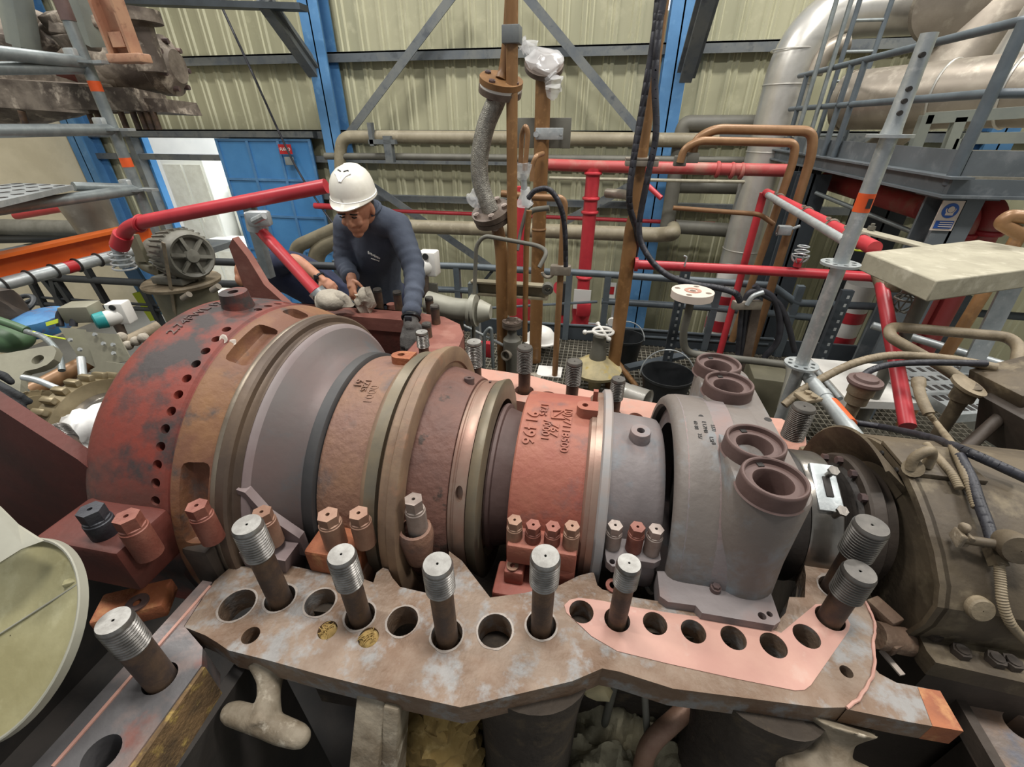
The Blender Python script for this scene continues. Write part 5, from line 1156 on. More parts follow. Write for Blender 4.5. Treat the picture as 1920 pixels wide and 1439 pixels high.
part('stem', MB().tube([c-Vector((0, 0, .01)), c-Vector((0, 0, .05)), c-Vector((0, 0, .055)), c-Vector((0, 0, .09)), c-Vector((0, 0, .095)), c-Vector((0, 0, .3))], [.042, .042, .036, .036, .022, .02], 18), 'hose_brown', t)
t = thing('brown_box', 'brown steel junction box with a tilted lid at the right edge, above the hoses', 'box', D(1900, 740, 1.5))
mb = MB(); mb.obox(D(1925, 715, 1.5), (.2, .2, .06), Matrix.Rotation(-.35, 3, 'Y') @ rotz(.15), .004); part('lid', mb, 'brown_dirty', t)
mb = MB(); mb.obox(D(1935, 790, 1.48), (.19, .18, .17), Matrix.Rotation(-.35, 3, 'Y') @ rotz(.15), .004); part('body', mb, 'brown_dark', t)
t = thing('pipe_union', 'brown flanged pipe union under the brown junction box', 'valve', D(1812, 800, 1.5)); c = D(1818, 722, 1.52)
part('flange', MB().lathe([(-.012, .02), (-.012, .052), (0, .055), (.004, .03), (.004, .001)], c, (.25, -.2, 1), 26), 'hose_brown', t); part('stem', MB().tube([c, c-Vector((0, 0, .06)), c-Vector((0, 0, .065)), c-Vector((0, 0, .1)), c-Vector((0, 0, .3))], [.035, .035, .025, .022, .022], 16), 'brown_dirty', t)
pipe('pipe', 'dark brown pipe running down under the brown junction box', 'pipe', [D(1890, 770, 1.5), D(1800, 850, 1.48)], .02, 'brown_dark', .02, 12, HG)

# ------------------------------------------------------------------ scaffold, red pipes and board at the right
def standard(x, y, z0, z1, label, rows, name='scaffold_pole', tape=None, m='galvanised', s=1.):
    t = thing(name, label, 'scaffold pole', (x, y, z0), 'scaffold tubes')
    part('tube', MB().tube([Vector((x, y, z0)), Vector((x, y, z1))], .0242*s, 20), m, t)
    for z in rows:
        mb = MB(); hs = [circ(.043*s*math.cos(PI/4*k), .043*s*math.sin(PI/4*k), .0085*s, 10) for k in range(8)]
        mb.prism(circ(0, 0, .062*s, 32), -.0045*s, .0045*s, hs+[circ(0, 0, .024*s, 16)], axM((x, y, z), (0, 0, 1))); part('rosette', mb, m, t)
    if tape: part('orange_tape', MB().tube([Vector((x, y, tape[0])), Vector((x, y, tape[1]))], .0249, 20), 'orange_tape', t)
    return t
y = 1.75; x = P(1620, 380, y=y).x
zc1, zc2, zc3 = V(1557, 494, y).z, V(1492, 683, y).z, V(1665, 255, y).z
zt = V(1742, 62, y).z
rs = standard(x, y, FLOOR, zc3+.02, 'galvanised scaffold pole with an orange sticker, standing right of the inlet casing', [zc1, zc2, zc3], tape=(V(1605, 397, y).z, V(1617, 362, y).z))
mb = MB(); mb.tube([Vector((x, y, zc3)), Vector((x, y, zc3+.02)), Vector((x, y, zc3+.16)), Vector((x, y, zt))], [.03, .026, .022, .0215], 18); part('spigot', mb, 'galvanised', rs)
mb = MB()
for z in (zc3+.06, zc3+.09, zc3+.12, zc3+.2):
    mb.cyl(Vector((x-.01, y-.03, z)), Vector((x-.005, y+.02, z)), .007, 10)
part('pin_holes', mb, 'near_black', rs)
mb = MB(); zz = V(1611, 380, y).z; d = Vector((.2, -.98, 0)); mb.obox(Vector((x, y, zz))+d*.0252, (.016, .0008, .03), rotz(.2)); part('printed_mark', mb, 'label_dark', rs)
z = zc2-.045
t = thing('scaffold_ledger', 'galvanised scaffold tube with an orange band coming forward from the scaffold pole foot', 'scaffold tube', (x, y-.4, z), 'scaffold tubes')
q0, q1 = P(1505, 693, z=z), P(1660, 890, z=z)
part('tube', MB().tube([q0, q1], .0242, 18), 'galvanised', t)
u = lambda s: q0.lerp(q1, s)
e0, e1 = P(1558, 757, z=z), P(1592, 797, z=z); part('orange_band', MB().tube([e0, e1], .0249, 18), 'orange_tape', t)
mb = MB(); mb.tube([u(-.02), u(.06)], .031, 16); mb.tube([u(.3), u(.36)], .0275, 16); parts('coupler', mb, 'galvanised', t)
pipe('thin_tube', 'thin aluminium tube beside the orange banded scaffold tube', 'scaffold tube', [P(1510, 670, z=-.32), P(1576, 748, z=-.32)], .012, 'galvanised', .01, 10, 'scaffold tubes')
# decking
def deck(px4, z, th, label, slots=None, m='galvanised'):
    L = [P(*q, z=z) for q in px4]; t = thing('scaffold_deck', label, 'scaffold deck', (L[0]+L[2])/2, 'scaffold decks')
    part('plank', MB().prism([tuple(p.xy) for p in L], z-th, z), m, t, ang=20)
    if slots:
        mb = MB(); n, k = slots
        for i in range(n):
            for j in range(k):
                a, b = (i+.5)/n, (j+.5)/k; c = L[0].lerp(L[1], a).lerp(L[3].lerp(L[2], a), b)
                e = (L[1]-L[0]).normalized(); R = Matrix((e, Vector((0, 0, 1)).cross(e), Vector((0, 0, 1)))).transposed()
                mb.obox(c+Vector((0, 0, .0008)), ((L[1]-L[0]).length/n*.42, (L[3]-L[0]).length/k*.5, .0016), R)
        part('slots', mb, 'near_black', t)
    return t
deck(((1520, 672), (1700, 688), (1830, 760), (1590, 752)), -.42, .045, 'pale embossed scaffold deck behind the vent cap', None, 'white_plastic')
deck(((1650, 688), (1800, 684), (1900, 770), (1802, 778)), -.36, .05, 'perforated metal scaffold plank right of the red slanted pipe', (8, 5))
# red and grey tubes running forward
y0 = 4.1; xr = V(1437, 362, y0).x
t = thing('red_pipe_frame', 'red pipe sloping towards the viewer with a grey tube clipped beside it', 'pipe', Vector((xr, y0, FLOOR)), RG)
A, B = V(1437, 362, y0), P(1640, 466, x=xr)
part('tube', MB().tube([A, B], .033, 16), 'red_paint', t)
part('leg', MB().tube([Vector((xr-.02, y0, A.z)), Vector((xr-.02, y0, FLOOR))], .03, 16), 'red_paint', t)
a, b = P(1440, 366, x=xr-.09), P(1583, 452, x=xr-.09); part('grey_tube', MB().tube([a, b], .022, 14), 'galvanised', t)
mb = MB()
for s in (.18, .5, .72, .85, .92): c = A.lerp(B, s); mb.ring(c, (B-A), .036, .007, 18, 6); mb.hexa(c+Vector((-.03, 0, .035)), (0, 0, 1), .012, .014)
parts('clip', mb, 'aluminium_dusty', t)
t = thing('flat_bracket', 'pale flat steel bar with two bolts reaching from the red pipe to the board', 'bracket', P(1660, 450, x=xr))
a, b = D(1594, 427, 2.6), D(1748, 466, 2.35); part('bar', MB().beam(a, b, .1, .014, ch=.003), 'board', t)
for q in ((1608, 424), (1633, 431)): c = D(*q, 2.55); mb = MB(); mb.hexa(c, (0, 0, 1), .02, .02); mb.cyl(c, c+Vector((0, 0, .035)), .01, 10); part('bolt', mb, 'pipe_grey', t)
pipe('green_wire', 'short green earth wire at the end of the grey clipped tube', 'cable', smooth([D(1583, 456, 2.55), D(1590, 466, 2.5), D(1608, 470, 2.45), D(1640, 472, 2.4)], 5), .005, 'hi_vis', 0, 8)
t = thing('red_brace_pipe', 'red slanted pipe going down from under the board past the perforated plank', 'pipe', D(1698, 795, 1.9), RG)
part('tube', MB().tube([D(1652, 528, 2.35), D(1702, 800, 1.9)], .031, 18), 'red_paint', t)
mb = MB(); mb.tube([D(1648, 508, 2.38), D(1660, 545, 2.32)], .04, 14); mb.obox(D(1672, 538, 2.3), (.08, .05, .05), None, .008); part('coupler', mb, 'hose_brown', t)
mb = MB(); c = D(1697, 568, 2.25)
for k in range(5): mb.ring(c, (math.cos(k*.63), math.sin(k*.63), .2), .055, .004, 18, 6)
mb.ring(c+Vector((0, 0, .02)), (0, 0, 1), .05, .006, 18, 6); mb.cyl(c+Vector((0, 0, .05)), c+Vector((0, 0, .08)), .035, 14); solo('caged_lamp', mb, 'pipe_grey', 'small wire caged lamp under the left corner of the board', 'lamp')
# thick pale board
zb = .35; L = [P(*q, z=zb) for q in ((1625, 472), (1833, 450), (2010, 520), (1955, 490), (1742, 522))]
L = [P(1623, 473, z=zb), P(1757, 527, z=zb), P(2060, 488, z=zb), P(1835, 450, z=zb)]
t = thing('thick_board', 'thick pale dusty board lying level at the right, over the red slanted pipe', 'board', (L[0]+L[2])/2)
bd_ = part('slab', MB().prism([tuple(p.xy) for p in L], zb-.085, zb), 'board', t)
md = bd_.modifiers.new('b', 'BEVEL'); md.width = .006; md.segments = 2
c = (L[0]+L[1]+L[2]+L[3])/4; mb = MB(); mb.cyl((c.x-.1, c.y, FLOOR), (c.x-.1, c.y, zb-.085), .03, 12); part('stand', mb, 'pipe_grey', t)
# copper pipe hoops
y = 3.9
pipe('copper_pipe', 'outer brown copper hoop pipe bent over at the top, left of the platform', 'pipe', [V(1297, 300, y), V(1303, 262, y), V(1340, 242, y), V(1525, 246, y), V(1522, 290, y), P(1400, 690, y=y)], .033, 'copper_pipe', .12, 16, GP)
pipe('copper_pipe', 'inner brown copper hoop pipe just below the outer one', 'pipe', [V(1275, 305, y-.05), V(1282, 280, y-.05), V(1310, 264, y-.05), V(1492, 268, y-.05), V(1488, 300, y-.05), P(1372, 640, y=y-.05)], .028, 'copper_pipe', .1, 16, GP)
pipe('copper_pipe', 'thin brown pipe crossing right towards the copper hoops at knee of the silver ducts', 'pipe', [V(1262, 390, y-.1), V(1425, 402, y-.1), V(1450, 420, y-.1)], .018, 'copper_pipe', .05, 12, GP)
for q, lab in (((1275, 302), 'left'), ((1298, 296), 'right')): mb = MB(); mb.obox(V(*q, y-.02), (.09, .05, .07), None, .006); solo('pipe_end_nut', mb, 'pipe_grey', 'square nut at the %s hoop pipe end above the fire main' % lab, 'nut')
mb = MB(); mb.obox(V(1470, 432, y-.06), (.1, .06, .07), None, .01); mb.cyl(V(1455, 440, y-.06), V(1500, 424, y-.06), .012, 8); solo('pipe_clamp', mb, 'galvanised', 'steel clamp holding the copper hoops below the platform', 'clamp')
# cable stand by the copper pipes
t = thing('cable_stand', 'bundle of black cables and a brown post clamped behind the inlet casing', 'cable', P(1385, 660, y=3.2)); y = 3.2
mb = MB()
for k in range(4): mb.tube([V(1392+k*9, 562, y+.03*k), V(1380+k*5, 700, y+.03*k)], .018, 10)
parts('cable', mb, 'hose_black', t); part('post', MB().beam(V(1418, 570, y+.05), V(1392, 700, y+.05), .06, .06), 'flange_brown', t)
mb = MB(); mb.obox(V(1400, 572, y-.02), (.2, .05, .06), rotz(.2), .006); part('clamp', mb, 'aluminium_dusty', t)
mb = MB(); mb.tube(smooth([V(1398, 562, y), V(1405, 550, y), V(1425, 545, y), V(1450, 560, y), V(1462, 600, y), V(1458, 640, y), V(1432, 672, y)], 6), .022, 10); mb.tube(smooth([V(1415, 535, y), V(1430, 552, y), V(1460, 570, y), V(1478, 610, y), V(1490, 660, y)], 6), .02, 10); parts('hose_loop', mb, 'hose_black', t)
mb = MB(); mb.tube(smooth([V(1400, 572, y-.05), V(1412, 556, y-.05), V(1432, 548, y-.05)], 6), .017, 10); part('sleeve', mb, 'galvanised', t)
# striped bollard pipes and dark post
def striped(q, y, label):
    x = V(q[0], q[1], y).x; t = thing('striped_pipe', label, 'pipe', (x, y, GROUND), 'white pipes with red bands')
    part('tube', MB().cyl((x, y, GROUND), (x, y, V(q[0], q[1]-90, y).z), .13, 20), 'white_plastic', t)
    for k in (0, 46): part('red_band', MB().cyl((x, y, V(q[0], q[1]-20+k, y).z), (x, y, V(q[0], q[1]-40+k, y).z), .133, 20), 'red_paint', t)
striped((1350, 590), 5.0, 'white pipe with red bands behind the railing, left of the copper pipes'); striped((1580, 620), 4.7, 'white pipe with red bands behind the right scaffold pole')
for k, (q, w) in enumerate((((1430, 600), .3), ((1560, 610), .34), ((1690, 600), .3))):
    x = V(q[0], q[1], 5.2).x; mb = MB(); ibeam(mb, (x, 5.2, GROUND), (x, 5.2, .45), w, w, .03, up=(0, 1, 0)); struct('trim_%d' % (k+20), mb, 'platform_dark')
t = thing('grey_cabinet', 'grey metal box standing on the grating behind the nozzle block', 'box', P(1450, 760, z=FLOOR)); c = P(1455, 770, z=-.9)
part('body', MB().obox((c.x, c.y+.1, -.85), (.42, .3, .42), rotz(-.1), .01), 'tank_olive', t); part('paper', MB().obox((c.x+.05, c.y-.04, -.635), (.14, .1, .003), rotz(-.3)), 'paper', t)

# ------------------------------------------------------------------ service platform with rails, ladder and ducts
px = 2.0
pf = thing('platform', 'dark grey steel service platform with railings at the upper right', 'platform', (3.2, 4.2, GROUND))
zd = P(1793, 331, x=px).z; yc = P(1793, 331, x=px).y; zd0 = P(1793, 362, x=px).z
mb = MB(); mb.box((px, yc, zd-.05), (5.5, 6.6, zd)); part('deck', mb, 'grating', pf)
db = zd-zd0+.015
part('edge_beam', MB().box((px-.02, yc+.021, zd-db), (px+.02, 6.6, zd-.013)), 'platform_grey', pf); part('edge_beam', MB().box((px-.02, yc-.02, zd-db), (5.5, yc+.02, zd-.013)), 'platform_grey', pf)
part('flange_strip', MB().box((px-.06, yc-.06, zd-.012), (px+.06, 6.6, zd+.001)), 'platform_grey', pf); part('flange_strip', MB().box((px-.06, yc-.06, zd-db-.015), (px+.06, 6.6, zd-db)), 'platform_grey', pf); part('flange_strip', MB().box((px+.061, yc-.06, zd-db-.015), (5.5, yc+.06, zd-db)), 'platform_grey', pf)
mb = MB(); mb.box((px+.03, yc+.03, zd), (px+.04, 6.6, zd+.13)); mb.box((px+.03, yc+.03, zd), (5.5, yc+.04, zd+.13)); part('toe_board', mb, 'platform_grey', pf)
zr1, zr2 = P(1700, 93, x=px).z, P(1700, 188, x=px).z
for zz in (zr1, zr2):
    part('rail', MB().tube(fillet([Vector((px, 6.3, zz)), Vector((px, yc+.03, zz)), Vector((5.4, yc+.03, zz))], .06), .024, 12), 'rail_grey', pf)
for q in ((1505, 170), (1585, 160), (1618, 130)):
    yy = P(*q, x=px).y; part('post', MB().tube([(px, yy, zd), (px, yy, zr1)], .024, 12), 'rail_grey', pf)
part('post', MB().tube([(px, yc+.03, zd-.05), (px, yc+.03, zr1)], .032, 12), 'rail_grey', pf); part('post', MB().tube([(px+1.1, yc+.03, zd), (px+1.1, yc+.03, zr1)], .026, 12), 'rail_grey', pf)
mb = MB(); xc_ = px+.12; ibeam(mb, (xc_, yc+.12, GROUND), (xc_, yc+.12, zd-db-.02), .2, .2, .02, up=(0, 1, 0)); part('support_column', mb, 'platform_grey', pf)
mb = MB(); mb.box((px-.02, yc+.0, zd-db-.03), (px+.28, yc+.26, zd-db-.016)); part('cap_plate', mb, 'platform_grey', pf)
mb = MB(); ibeam(mb, (px+.1, 5.6, GROUND), (px+.1, 5.6, zd-db-.02), .22, .22, .02, up=(0, 1, 0)); part('support_column', mb, 'platform_dark', pf)
mb = MB(); ibeam(mb, (px+1.6, yc+.2, GROUND), (px+1.6, yc+.2, zd-db-.02), .2, .2, .02, up=(0, 1, 0)); part('support_column', mb, 'platform_dark', pf)
# safety sign on the column
ys = yc+.12-.105; c = V(1776, 405, ys)
t = thing('safety_sign', 'cream sign with a blue round pictogram and blue text panel on the platform column', 'sign', c)
part('plate', MB().obox(c, (.115, .006, .17)), 'chalk', t)
mb = MB(); mb.prism(circ(0, .03, .042, 28), 0, .004, (), axM(c-Vector((0, .003, 0)), (0, -1, 0), (1, 0, 0))); s_ = part('round_symbol', mb, 'sign_blue', t)
mb = MB(); cc = c+Vector((0, -.008, .03)); mb.prism(circ(0, .008, .017, 16), 0, .003, (), axM(cc, (0, -1, 0), (1, 0, 0))); mb.obox(cc+Vector((0, 0, -.018)), (.04, .003, .016)); mb.ring(cc+Vector((0, 0, .008)), (0, 1, 0), .024, .003, 20, 6, -.2, PI+.2, (1, 0, 0)); part('figure', mb, 'chalk', s_)
pn = part('text_panel', MB().obox(c+Vector((0, -.004, -.05)), (.095, .004, .045)), 'sign_blue', t)
mb = MB()
for k in range(3): mb.obox(c+Vector((.008, -.0075, -.037-.012*k)), (.07, .002, .005))
part('text_lines', mb, 'chalk', pn)
# ladder with side rails
t = thing('ladder', 'grey fixed ladder rising at the back corner of the platform', 'ladder', P(1560, 240, x=2.35))
yl = 5.9
for q in ((1580, 120), (1640, 110)):
    x = V(q[0]-5, q[1], yl).x; part('stile', MB().tube([(x, yl, zd), (x, yl, 2.6)], .022, 10), 'rail_grey', t)
xa, xb_ = V(1575, 120, yl).x, V(1635, 110, yl).x
for k in range(8): z = zd+.15+k*.24; part('rung', MB().tube([(xa, yl, z), (xb_, yl, z)], .014, 8), 'scaffold_dim', t)
for q in ((1520, 90), (1555, 60)):
    x = V(q[0], q[1], yl-.5).x; part('stile', MB().tube([(x+.1, yl-.5, zd), (x+.1, yl-.5, 2.6)], .02, 10), 'scaffold_dim', t)
# steel frame standing on the platform
t = thing('steel_trestle', 'dusty steel trestle standing on the platform behind the railing', 'trestle', V(1820, 270, yc+.9)); y = yc+.9
for a, b in (((1735, 222), (1930, 210)), ((1738, 216), (1712, 285)), ((1800, 220), (1775, 285)), ((1800, 260), (1930, 258)), ((1800, 260), (1782, 300))):
    part('bar', MB().beam(V(*a, y), V(*b, y), .07, .05, up=(0, 1, 0)), 'girt_pale', t)
# silver ducts
AG = 'silver clad ducts at the upper right'
y = 6.6; x = V(1470, 180, y).x
t = thing('duct', 'silver clad duct rising and bending right at the top, beside the platform', 'duct', (x, y, GROUND), AG)
zt = V(1520, 22, y).z
part('cladding', MB().tube(fillet([Vector((x, y, GROUND)), Vector((x, y, zt)), Vector((x+1.6, y, zt+.03))], .62, 12), .255, 28), 'aluminium', t)
mb = MB()
for q in (95, 160, 285, 400, 470): mb.ring(Vector((x, y, V(1465, q, y).z)), (0, 0, 1), .256, .008, 28, 6)
parts('band', mb, 'aluminium', t)
part('reducer', MB().tube([Vector((x+1.6, y, zt+.03)), Vector((x+1.75, y, zt+.03)), Vector((x+2.0, y-.1, zt+.06)), Vector((x+3.9, y-.2, zt+.2))], [.255, .27, .36, .36], 28), 'aluminium_dusty', t)
part('end_cap', MB().lathe([(0, .33), (.03, .35), (.06, .33), (.07, .28), (.09, .25), (.09, .001)], V(1790, 0, y-.5), (-.1, -.95, -.2), 36), 'aluminium_dusty', t)
x2 = V(1425, 420, 6.1).x
pipe('duct', 'second silver clad upright duct just right of the first, below the platform', 'duct', [Vector((x2+.28, 6.1, GROUND)), Vector((x2+.28, 6.1, .5))], .19, 'aluminium', .1, 24, AG)
t = thing('duct', 'large dusty horizontal duct behind the platform railing', 'duct', V(1700, 180, 5), AG)
a, b = V(1585, 190, 5.7), V(1985, 165, 4.5); part('cladding', MB().tube([a, b], .25, 32), 'aluminium_dusty', t)
u_ = (b-a).normalized(); part('end_disc', MB().lathe([(-.03, .001), (-.03, .18), (0, .25), (.06, .26), (.06, .24)], a, u_, 30), 'aluminium_dusty', t)
mb = MB(); mb.ring(a.lerp(b, .55), u_, .252, .01, 30, 6); mb.ring(a.lerp(b, .85), u_, .252, .012, 30, 6); parts('band', mb, 'aluminium', t)
pipe('duct', 'dusty duct slanting up to the top right corner', 'duct', [V(1760, 160, 6.2), V(1950, -60, 6.2)], .32, 'aluminium_dusty', .1, 28, AG)
pipe('duct', 'narrow silver duct slanting beside the dusty one at top right', 'duct', [V(1850, 190, 5.6), V(1990, -20, 5.6)], .17, 'aluminium', .1, 22, AG)
pipe('duct', 'short slanted silver duct under the large horizontal one', 'duct', [V(1720, 225, 5.5), V(1630, 290, 5.5)], .12, 'aluminium_dusty', .1, 18, AG)
pipe('duct', 'silver elbow pipe end left of the large horizontal duct', 'duct', [V(1590, 80, 6.4), V(1545, 95, 6.4), V(1525, 140, 6.4)], .09, 'aluminium_dusty', .2, 18, AG)
# red pipes under the platform
pipe('fire_pipe', 'dusty red pipe running forward under the platform', 'pipe', [V(1548, 338, 5.5), V(1735, 392, 4.2)], .085, 'red_dusty', .1, 18, RG)
for q, lab in (((1803, 430), 'left of the two short red elbows under the platform beam'), ((1853, 425), 'right of the two short red elbows under the platform beam')):
    t = thing('fire_pipe', lab, 'pipe', V(q[0], q[1], 3.9), RG); c = V(*q, 3.9); x = c.x
    part('tube', MB().tube(fillet([Vector((x, 4.5, c.z+.12)), Vector((x, 3.9, c.z+.12)), Vector((x-.0, 3.9, GROUND))], .12), .082, 20), 'red_dusty', t)
    mb = MB(); mb.ring(Vector((x, 3.9, c.z-.04)), (0, 0, 1), .085, .02, 22, 8); part('coupling', mb, 'red_paint', t)
pipe('conduit_pipe', 'thin grey conduit running down under the platform', 'pipe', [V(1530, 362, 5), V(1710, 435, 4)], .018, 'scaffold_dim', .1, 10)
pipe('copper_pipe', 'ochre pipe slanting down from the right frame edge behind the board', 'pipe', [V(1912, 440, 2.9), P(1690, 800, y=2.7)], .032, 'ochre_pipe', .1, 16, GP)
pipe('copper_pipe', 'bent ochre pipe end at the right edge above the board', 'pipe', [V(1930, 408, 2.6), V(1892, 405, 2.6), V(1876, 418, 2.6), V(1915, 440, 2.6)], .03, 'copper_pipe', .06, 16, GP)
mb = MB(); mb.beam(V(1905, 520, 2.5), P(1815, 700, y=2.4), .09, .012, up=(0, 1, 0)); solo('flat_upright', mb, 'galvanised', 'flat galvanised upright slanting below the board at the right', 'post')
pipe('railing_tube', 'grey steel tube sloping down right behind the red slanted pipe', 'railing', [D(1635, 610, 2.9), D(1900, 690, 2.6)], .024, 'galvanised', .1, 12)
# ------------------------------------------------------------------ left side
sx = P(215, 250, d=3.15).x; sy = P(215, 250, d=3.15).y
zr_ = [P(q[0], q[1], x=sx).z for q in ((165, 118), (216, 243), (268, 354))]
ls = standard(sx, sy, FLOOR, P(118, 0, y=sy).z, 'galvanised scaffold pole at the left with two orange marks and side ledgers', zr_, m='scaffold_dim', s=1.5)
for a, b in ((152, 172), (295, 312)): part('orange_tape', MB().tube([(sx, sy, P(180, a, y=sy).z), (sx, sy, P(180, b, y=sy).z)], .0372, 18), 'orange_tape', ls)
part('red_extension', MB().tube([(sx, sy, P(118, 40, y=sy).z), (sx, sy, P(100, -60, y=sy).z)], .04, 16), 'muted_red', ls)
mb = MB()
for z in zr_: mb.obox((sx+.04, sy, z+.0), (.24, .06, .018)); mb.obox((sx-.03, sy-.03, z+.03), (.08, .08, .09), None, .01)
parts('wedge_head', mb, 'galvanised', ls)
for k, (q, lab) in enumerate((((-60, 94), 'topmost scaffold ledger at the left edge, crossing the hung casing'), ((-60, 246), 'second scaffold ledger from the top at the left edge'), ((-60, 412), 'third scaffold ledger at the left edge, at deck height'))):
    e = P(q[0], q[1], x=sx); pipe('scaffold_ledger', lab, 'scaffold tube', [Vector((sx, sy, zr_[k])), Vector((sx, e.y, zr_[k]))], .036, 'scaffold_dim', .1, 16, 'scaffold tubes')
pipe('scaffold_ledger', 'scaffold guard tube just under the topmost ledger at the left edge', 'scaffold tube', [Vector((sx-.02, sy, zr_[0]-.03)), P(-60, 128, x=sx-.06)], .034, 'scaffold_dim', .1, 16, 'scaffold tubes')
pipe('scaffold_ledger', 'scaffold transom running left from the lowest rosette to the deck', 'scaffold tube', [Vector((sx, sy, zr_[2]+.01)), P(138, 350, d=3.0)], .03, 'scaffold_dim', .1, 16, 'scaffold tubes')
L = [P(*q, z=P(130, 346, d=2.95).z) for q in ((136, 347), (30, 343), (-150, 365), (-80, 395))]
t = thing('scaffold_deck', 'perforated scaffold deck seen at eye level at the far left', 'scaffold deck', (L[0]+L[2])/2, 'scaffold decks')
zq = L[0].z; part('plank', MB().prism([tuple(p.xy) for p in L], zq-.03, zq), 'galvanised', t)
mb = MB()
for i in range(7):
    for j in range(4):
        c = L[0].lerp(L[3], (i+.5)/7).lerp(L[1].lerp(L[2], (i+.5)/7), (j+.5)/4); mb.obox(c+Vector((0, 0, .001)), (.03, .05, .004))
part('perforation', mb, 'near_black', t)
# turbine half hung up at the back left
y = 3.6
hc = thing('hung_casing', 'dirty brown turbine casing half hanging from an orange hook plate at the upper left', 'turbine casing', V(150, 200, y))
a, b = V(-120, 110, y), V(300, 122, y+.3)
mb = MB(); mb.tube([a, a.lerp(b, .3), a.lerp(b, .5), a.lerp(b, .6), a.lerp(b, .7), a.lerp(b, .82)], [.5, .47, .4, .32, .24, .2], 40); mb.jitter(.1, 4.5); part('body', mb, 'casing_hung', hc)
mb = MB(); mb.tube([a.lerp(b, .3), a.lerp(b, .34), a.lerp(b, .36), a.lerp(b, .40)], [.36, .43, .43, .36], 30); mb.tube([a.lerp(b, .1), a.lerp(b, .14)], [.48, .46], 30); mb.jitter(.03, 8); part('rib', mb, 'casing_hung', hc)
q0, q1 = V(-60, 190, y-.1), V(345, 203, y+.1)
mb = MB(); mb.beam(q0, q1, .4, .10); mb.beam(V(-60, 172, y-.2), V(200, 188, y), .4, .2); mb.beam(V(120, 185, y-.1), V(290, 192, y), .34, .16); mb.jitter(.035, 7); part('joint_flange', mb, 'casing_hung', hc)
for k, q in enumerate((165, 180, 195, 225, 248, 262, 274, 286)): c = V(q, 208, y-.1); part('stud', MB().cyl(c, c-Vector((0, 0, .13)), .022, 10), 'stud_shank', hc)
part('dark_red_ring', MB().tube([a.lerp(b, .62), a.lerp(b, .68)], [.25, .23], 30), 'rust_red_plain', hc)
e = a.lerp(b, .8); f = V(335, 125, y+.35); u_ = (f-e).normalized()
L_ = (f-e).length
part('end_dome', MB().lathe([(-.1, .15), (0, .2), (L_*.3, .205), (L_*.65, .2), (L_*.68, .215), (L_*.86, .215), (L_*.9, .17), (L_, .12), (L_, .001)], e, u_, 30), 'casing_hung', hc, 'rounded end dome')
for k in range(7): c = e+u_*L_*.9+(axM((0, 0, 0), u_).to_3x3() @ Vector((math.cos(k*.9)*.17, math.sin(k*.9)*.17, 0))); part('dome_bolt', MB().cyl(c-u_*.03, c+u_*.04, .02, 8), 'nut_dark', hc)
c = V(262, 62, y+.1); part('nozzle', MB().tube([c-Vector((0, 0, .25)), c, c+Vector((0, 0, .06)), c+Vector((0, 0, .061)), c+Vector((0, 0, .14))], [.1, .105, .11, .18, .18], 24), 'casing_hung', hc, 'upright flanged nozzle')
mb = MB(); o0, o1 = V(195, -30, y-.5), V(250, 118, y-.45)
mb.beam(o0, o1, .15, .03, up=(0, 1, 0)); 
for s in (-1, 1): mb.beam(o0+Vector((s*.08, -.03, 0)), o1+Vector((s*.08, -.03, 0)), .02, .09, up=(0, 1, 0))
mb.obox(V(243, 110, y-.5), (.26, .1, .05), None, .008); mb.obox(V(225, 75, y-.5), (.1, .05, .08)); part('hook_plate', mb, 'hook_orange', hc)
mb = MB()
for q in ((15, 20, 55, 110), (150, 40, 175, 85)): mb.beam(V(q[0], q[1]-60, y-.4), V(q[2], q[3], y-.4), .12, .08)
mb.tube([V(20, -40, y-.5), V(45, 85, y-.5)], .09, 12); mb.jitter(.02, 9); parts('lifting_strap', mb, 'girt_pale', hc)
mb = MB()
for k in range(10): c = V(60+k*13, 40+(k % 3)*18, y-.35); mb.obox(c, (.12, .1, .08), Matrix.Rotation(k*.7, 3, 'X') @ rotz(k), .015)
mb.jitter(.02, 12); part('upper_fittings', mb, 'casing_hung', hc)
c = V(40, 208, y-.3); part('hanging_rod', MB().tube([c, V(50, 240, y-.3)], .025, 10), 'stud_shank', hc)
# orange channel and the silver tube below it
bx = -3.35
t = thing('orange_beam', 'bright orange steel channel running back along the left side', 'beam', P(120, 480, x=bx))
a, b = P(-60, 512, x=bx), P(283, 438, x=bx); a.z = b.z = (a.z+b.z)/2; h = .14
mb = MB(); mb.beam(a, b, .02, h); mb.beam(a+Vector((.04, 0, h/2)), b+Vector((.04, 0, h/2)), .1, .02); mb.beam(a+Vector((.04, 0, -h/2)), b+Vector((.04, 0, -h/2)), .1, .02); part('channel', mb, 'orange_beam', t)
a2, b2 = P(-40, 545, x=bx+.1), P(283, 462, x=bx+.1)
t = thing('silver_pipe', 'silver wire-wrapped pipe with a red mark under the orange channel', 'pipe', (a2+b2)/2); part('tube', MB().tube([a2, b2], .036, 18), 'galvanised', t)
mb = MB()
for k in range(7): mb.ring(a2.lerp(b2, .1+.13*k), (b2-a2)+Vector((.02, 0, .1)), .041, .006, 16, 6)
parts('wire_wrap', mb, 'near_black', t); part('red_mark', MB().tube([a2.lerp(b2, .42), a2.lerp(b2, .48)], .0368, 18), 'sign_red', t)
pipe('cable', 'thin black cable slanting down the cladding left of the blue column', 'cable', smooth([V(405, -10, 7.5), V(470, 130, 7.5), V(548, 300, 7.5), V(600, 385, 7.4), V(640, 440, 7.3)], 5), .018, 'hose_black', 0, 8)
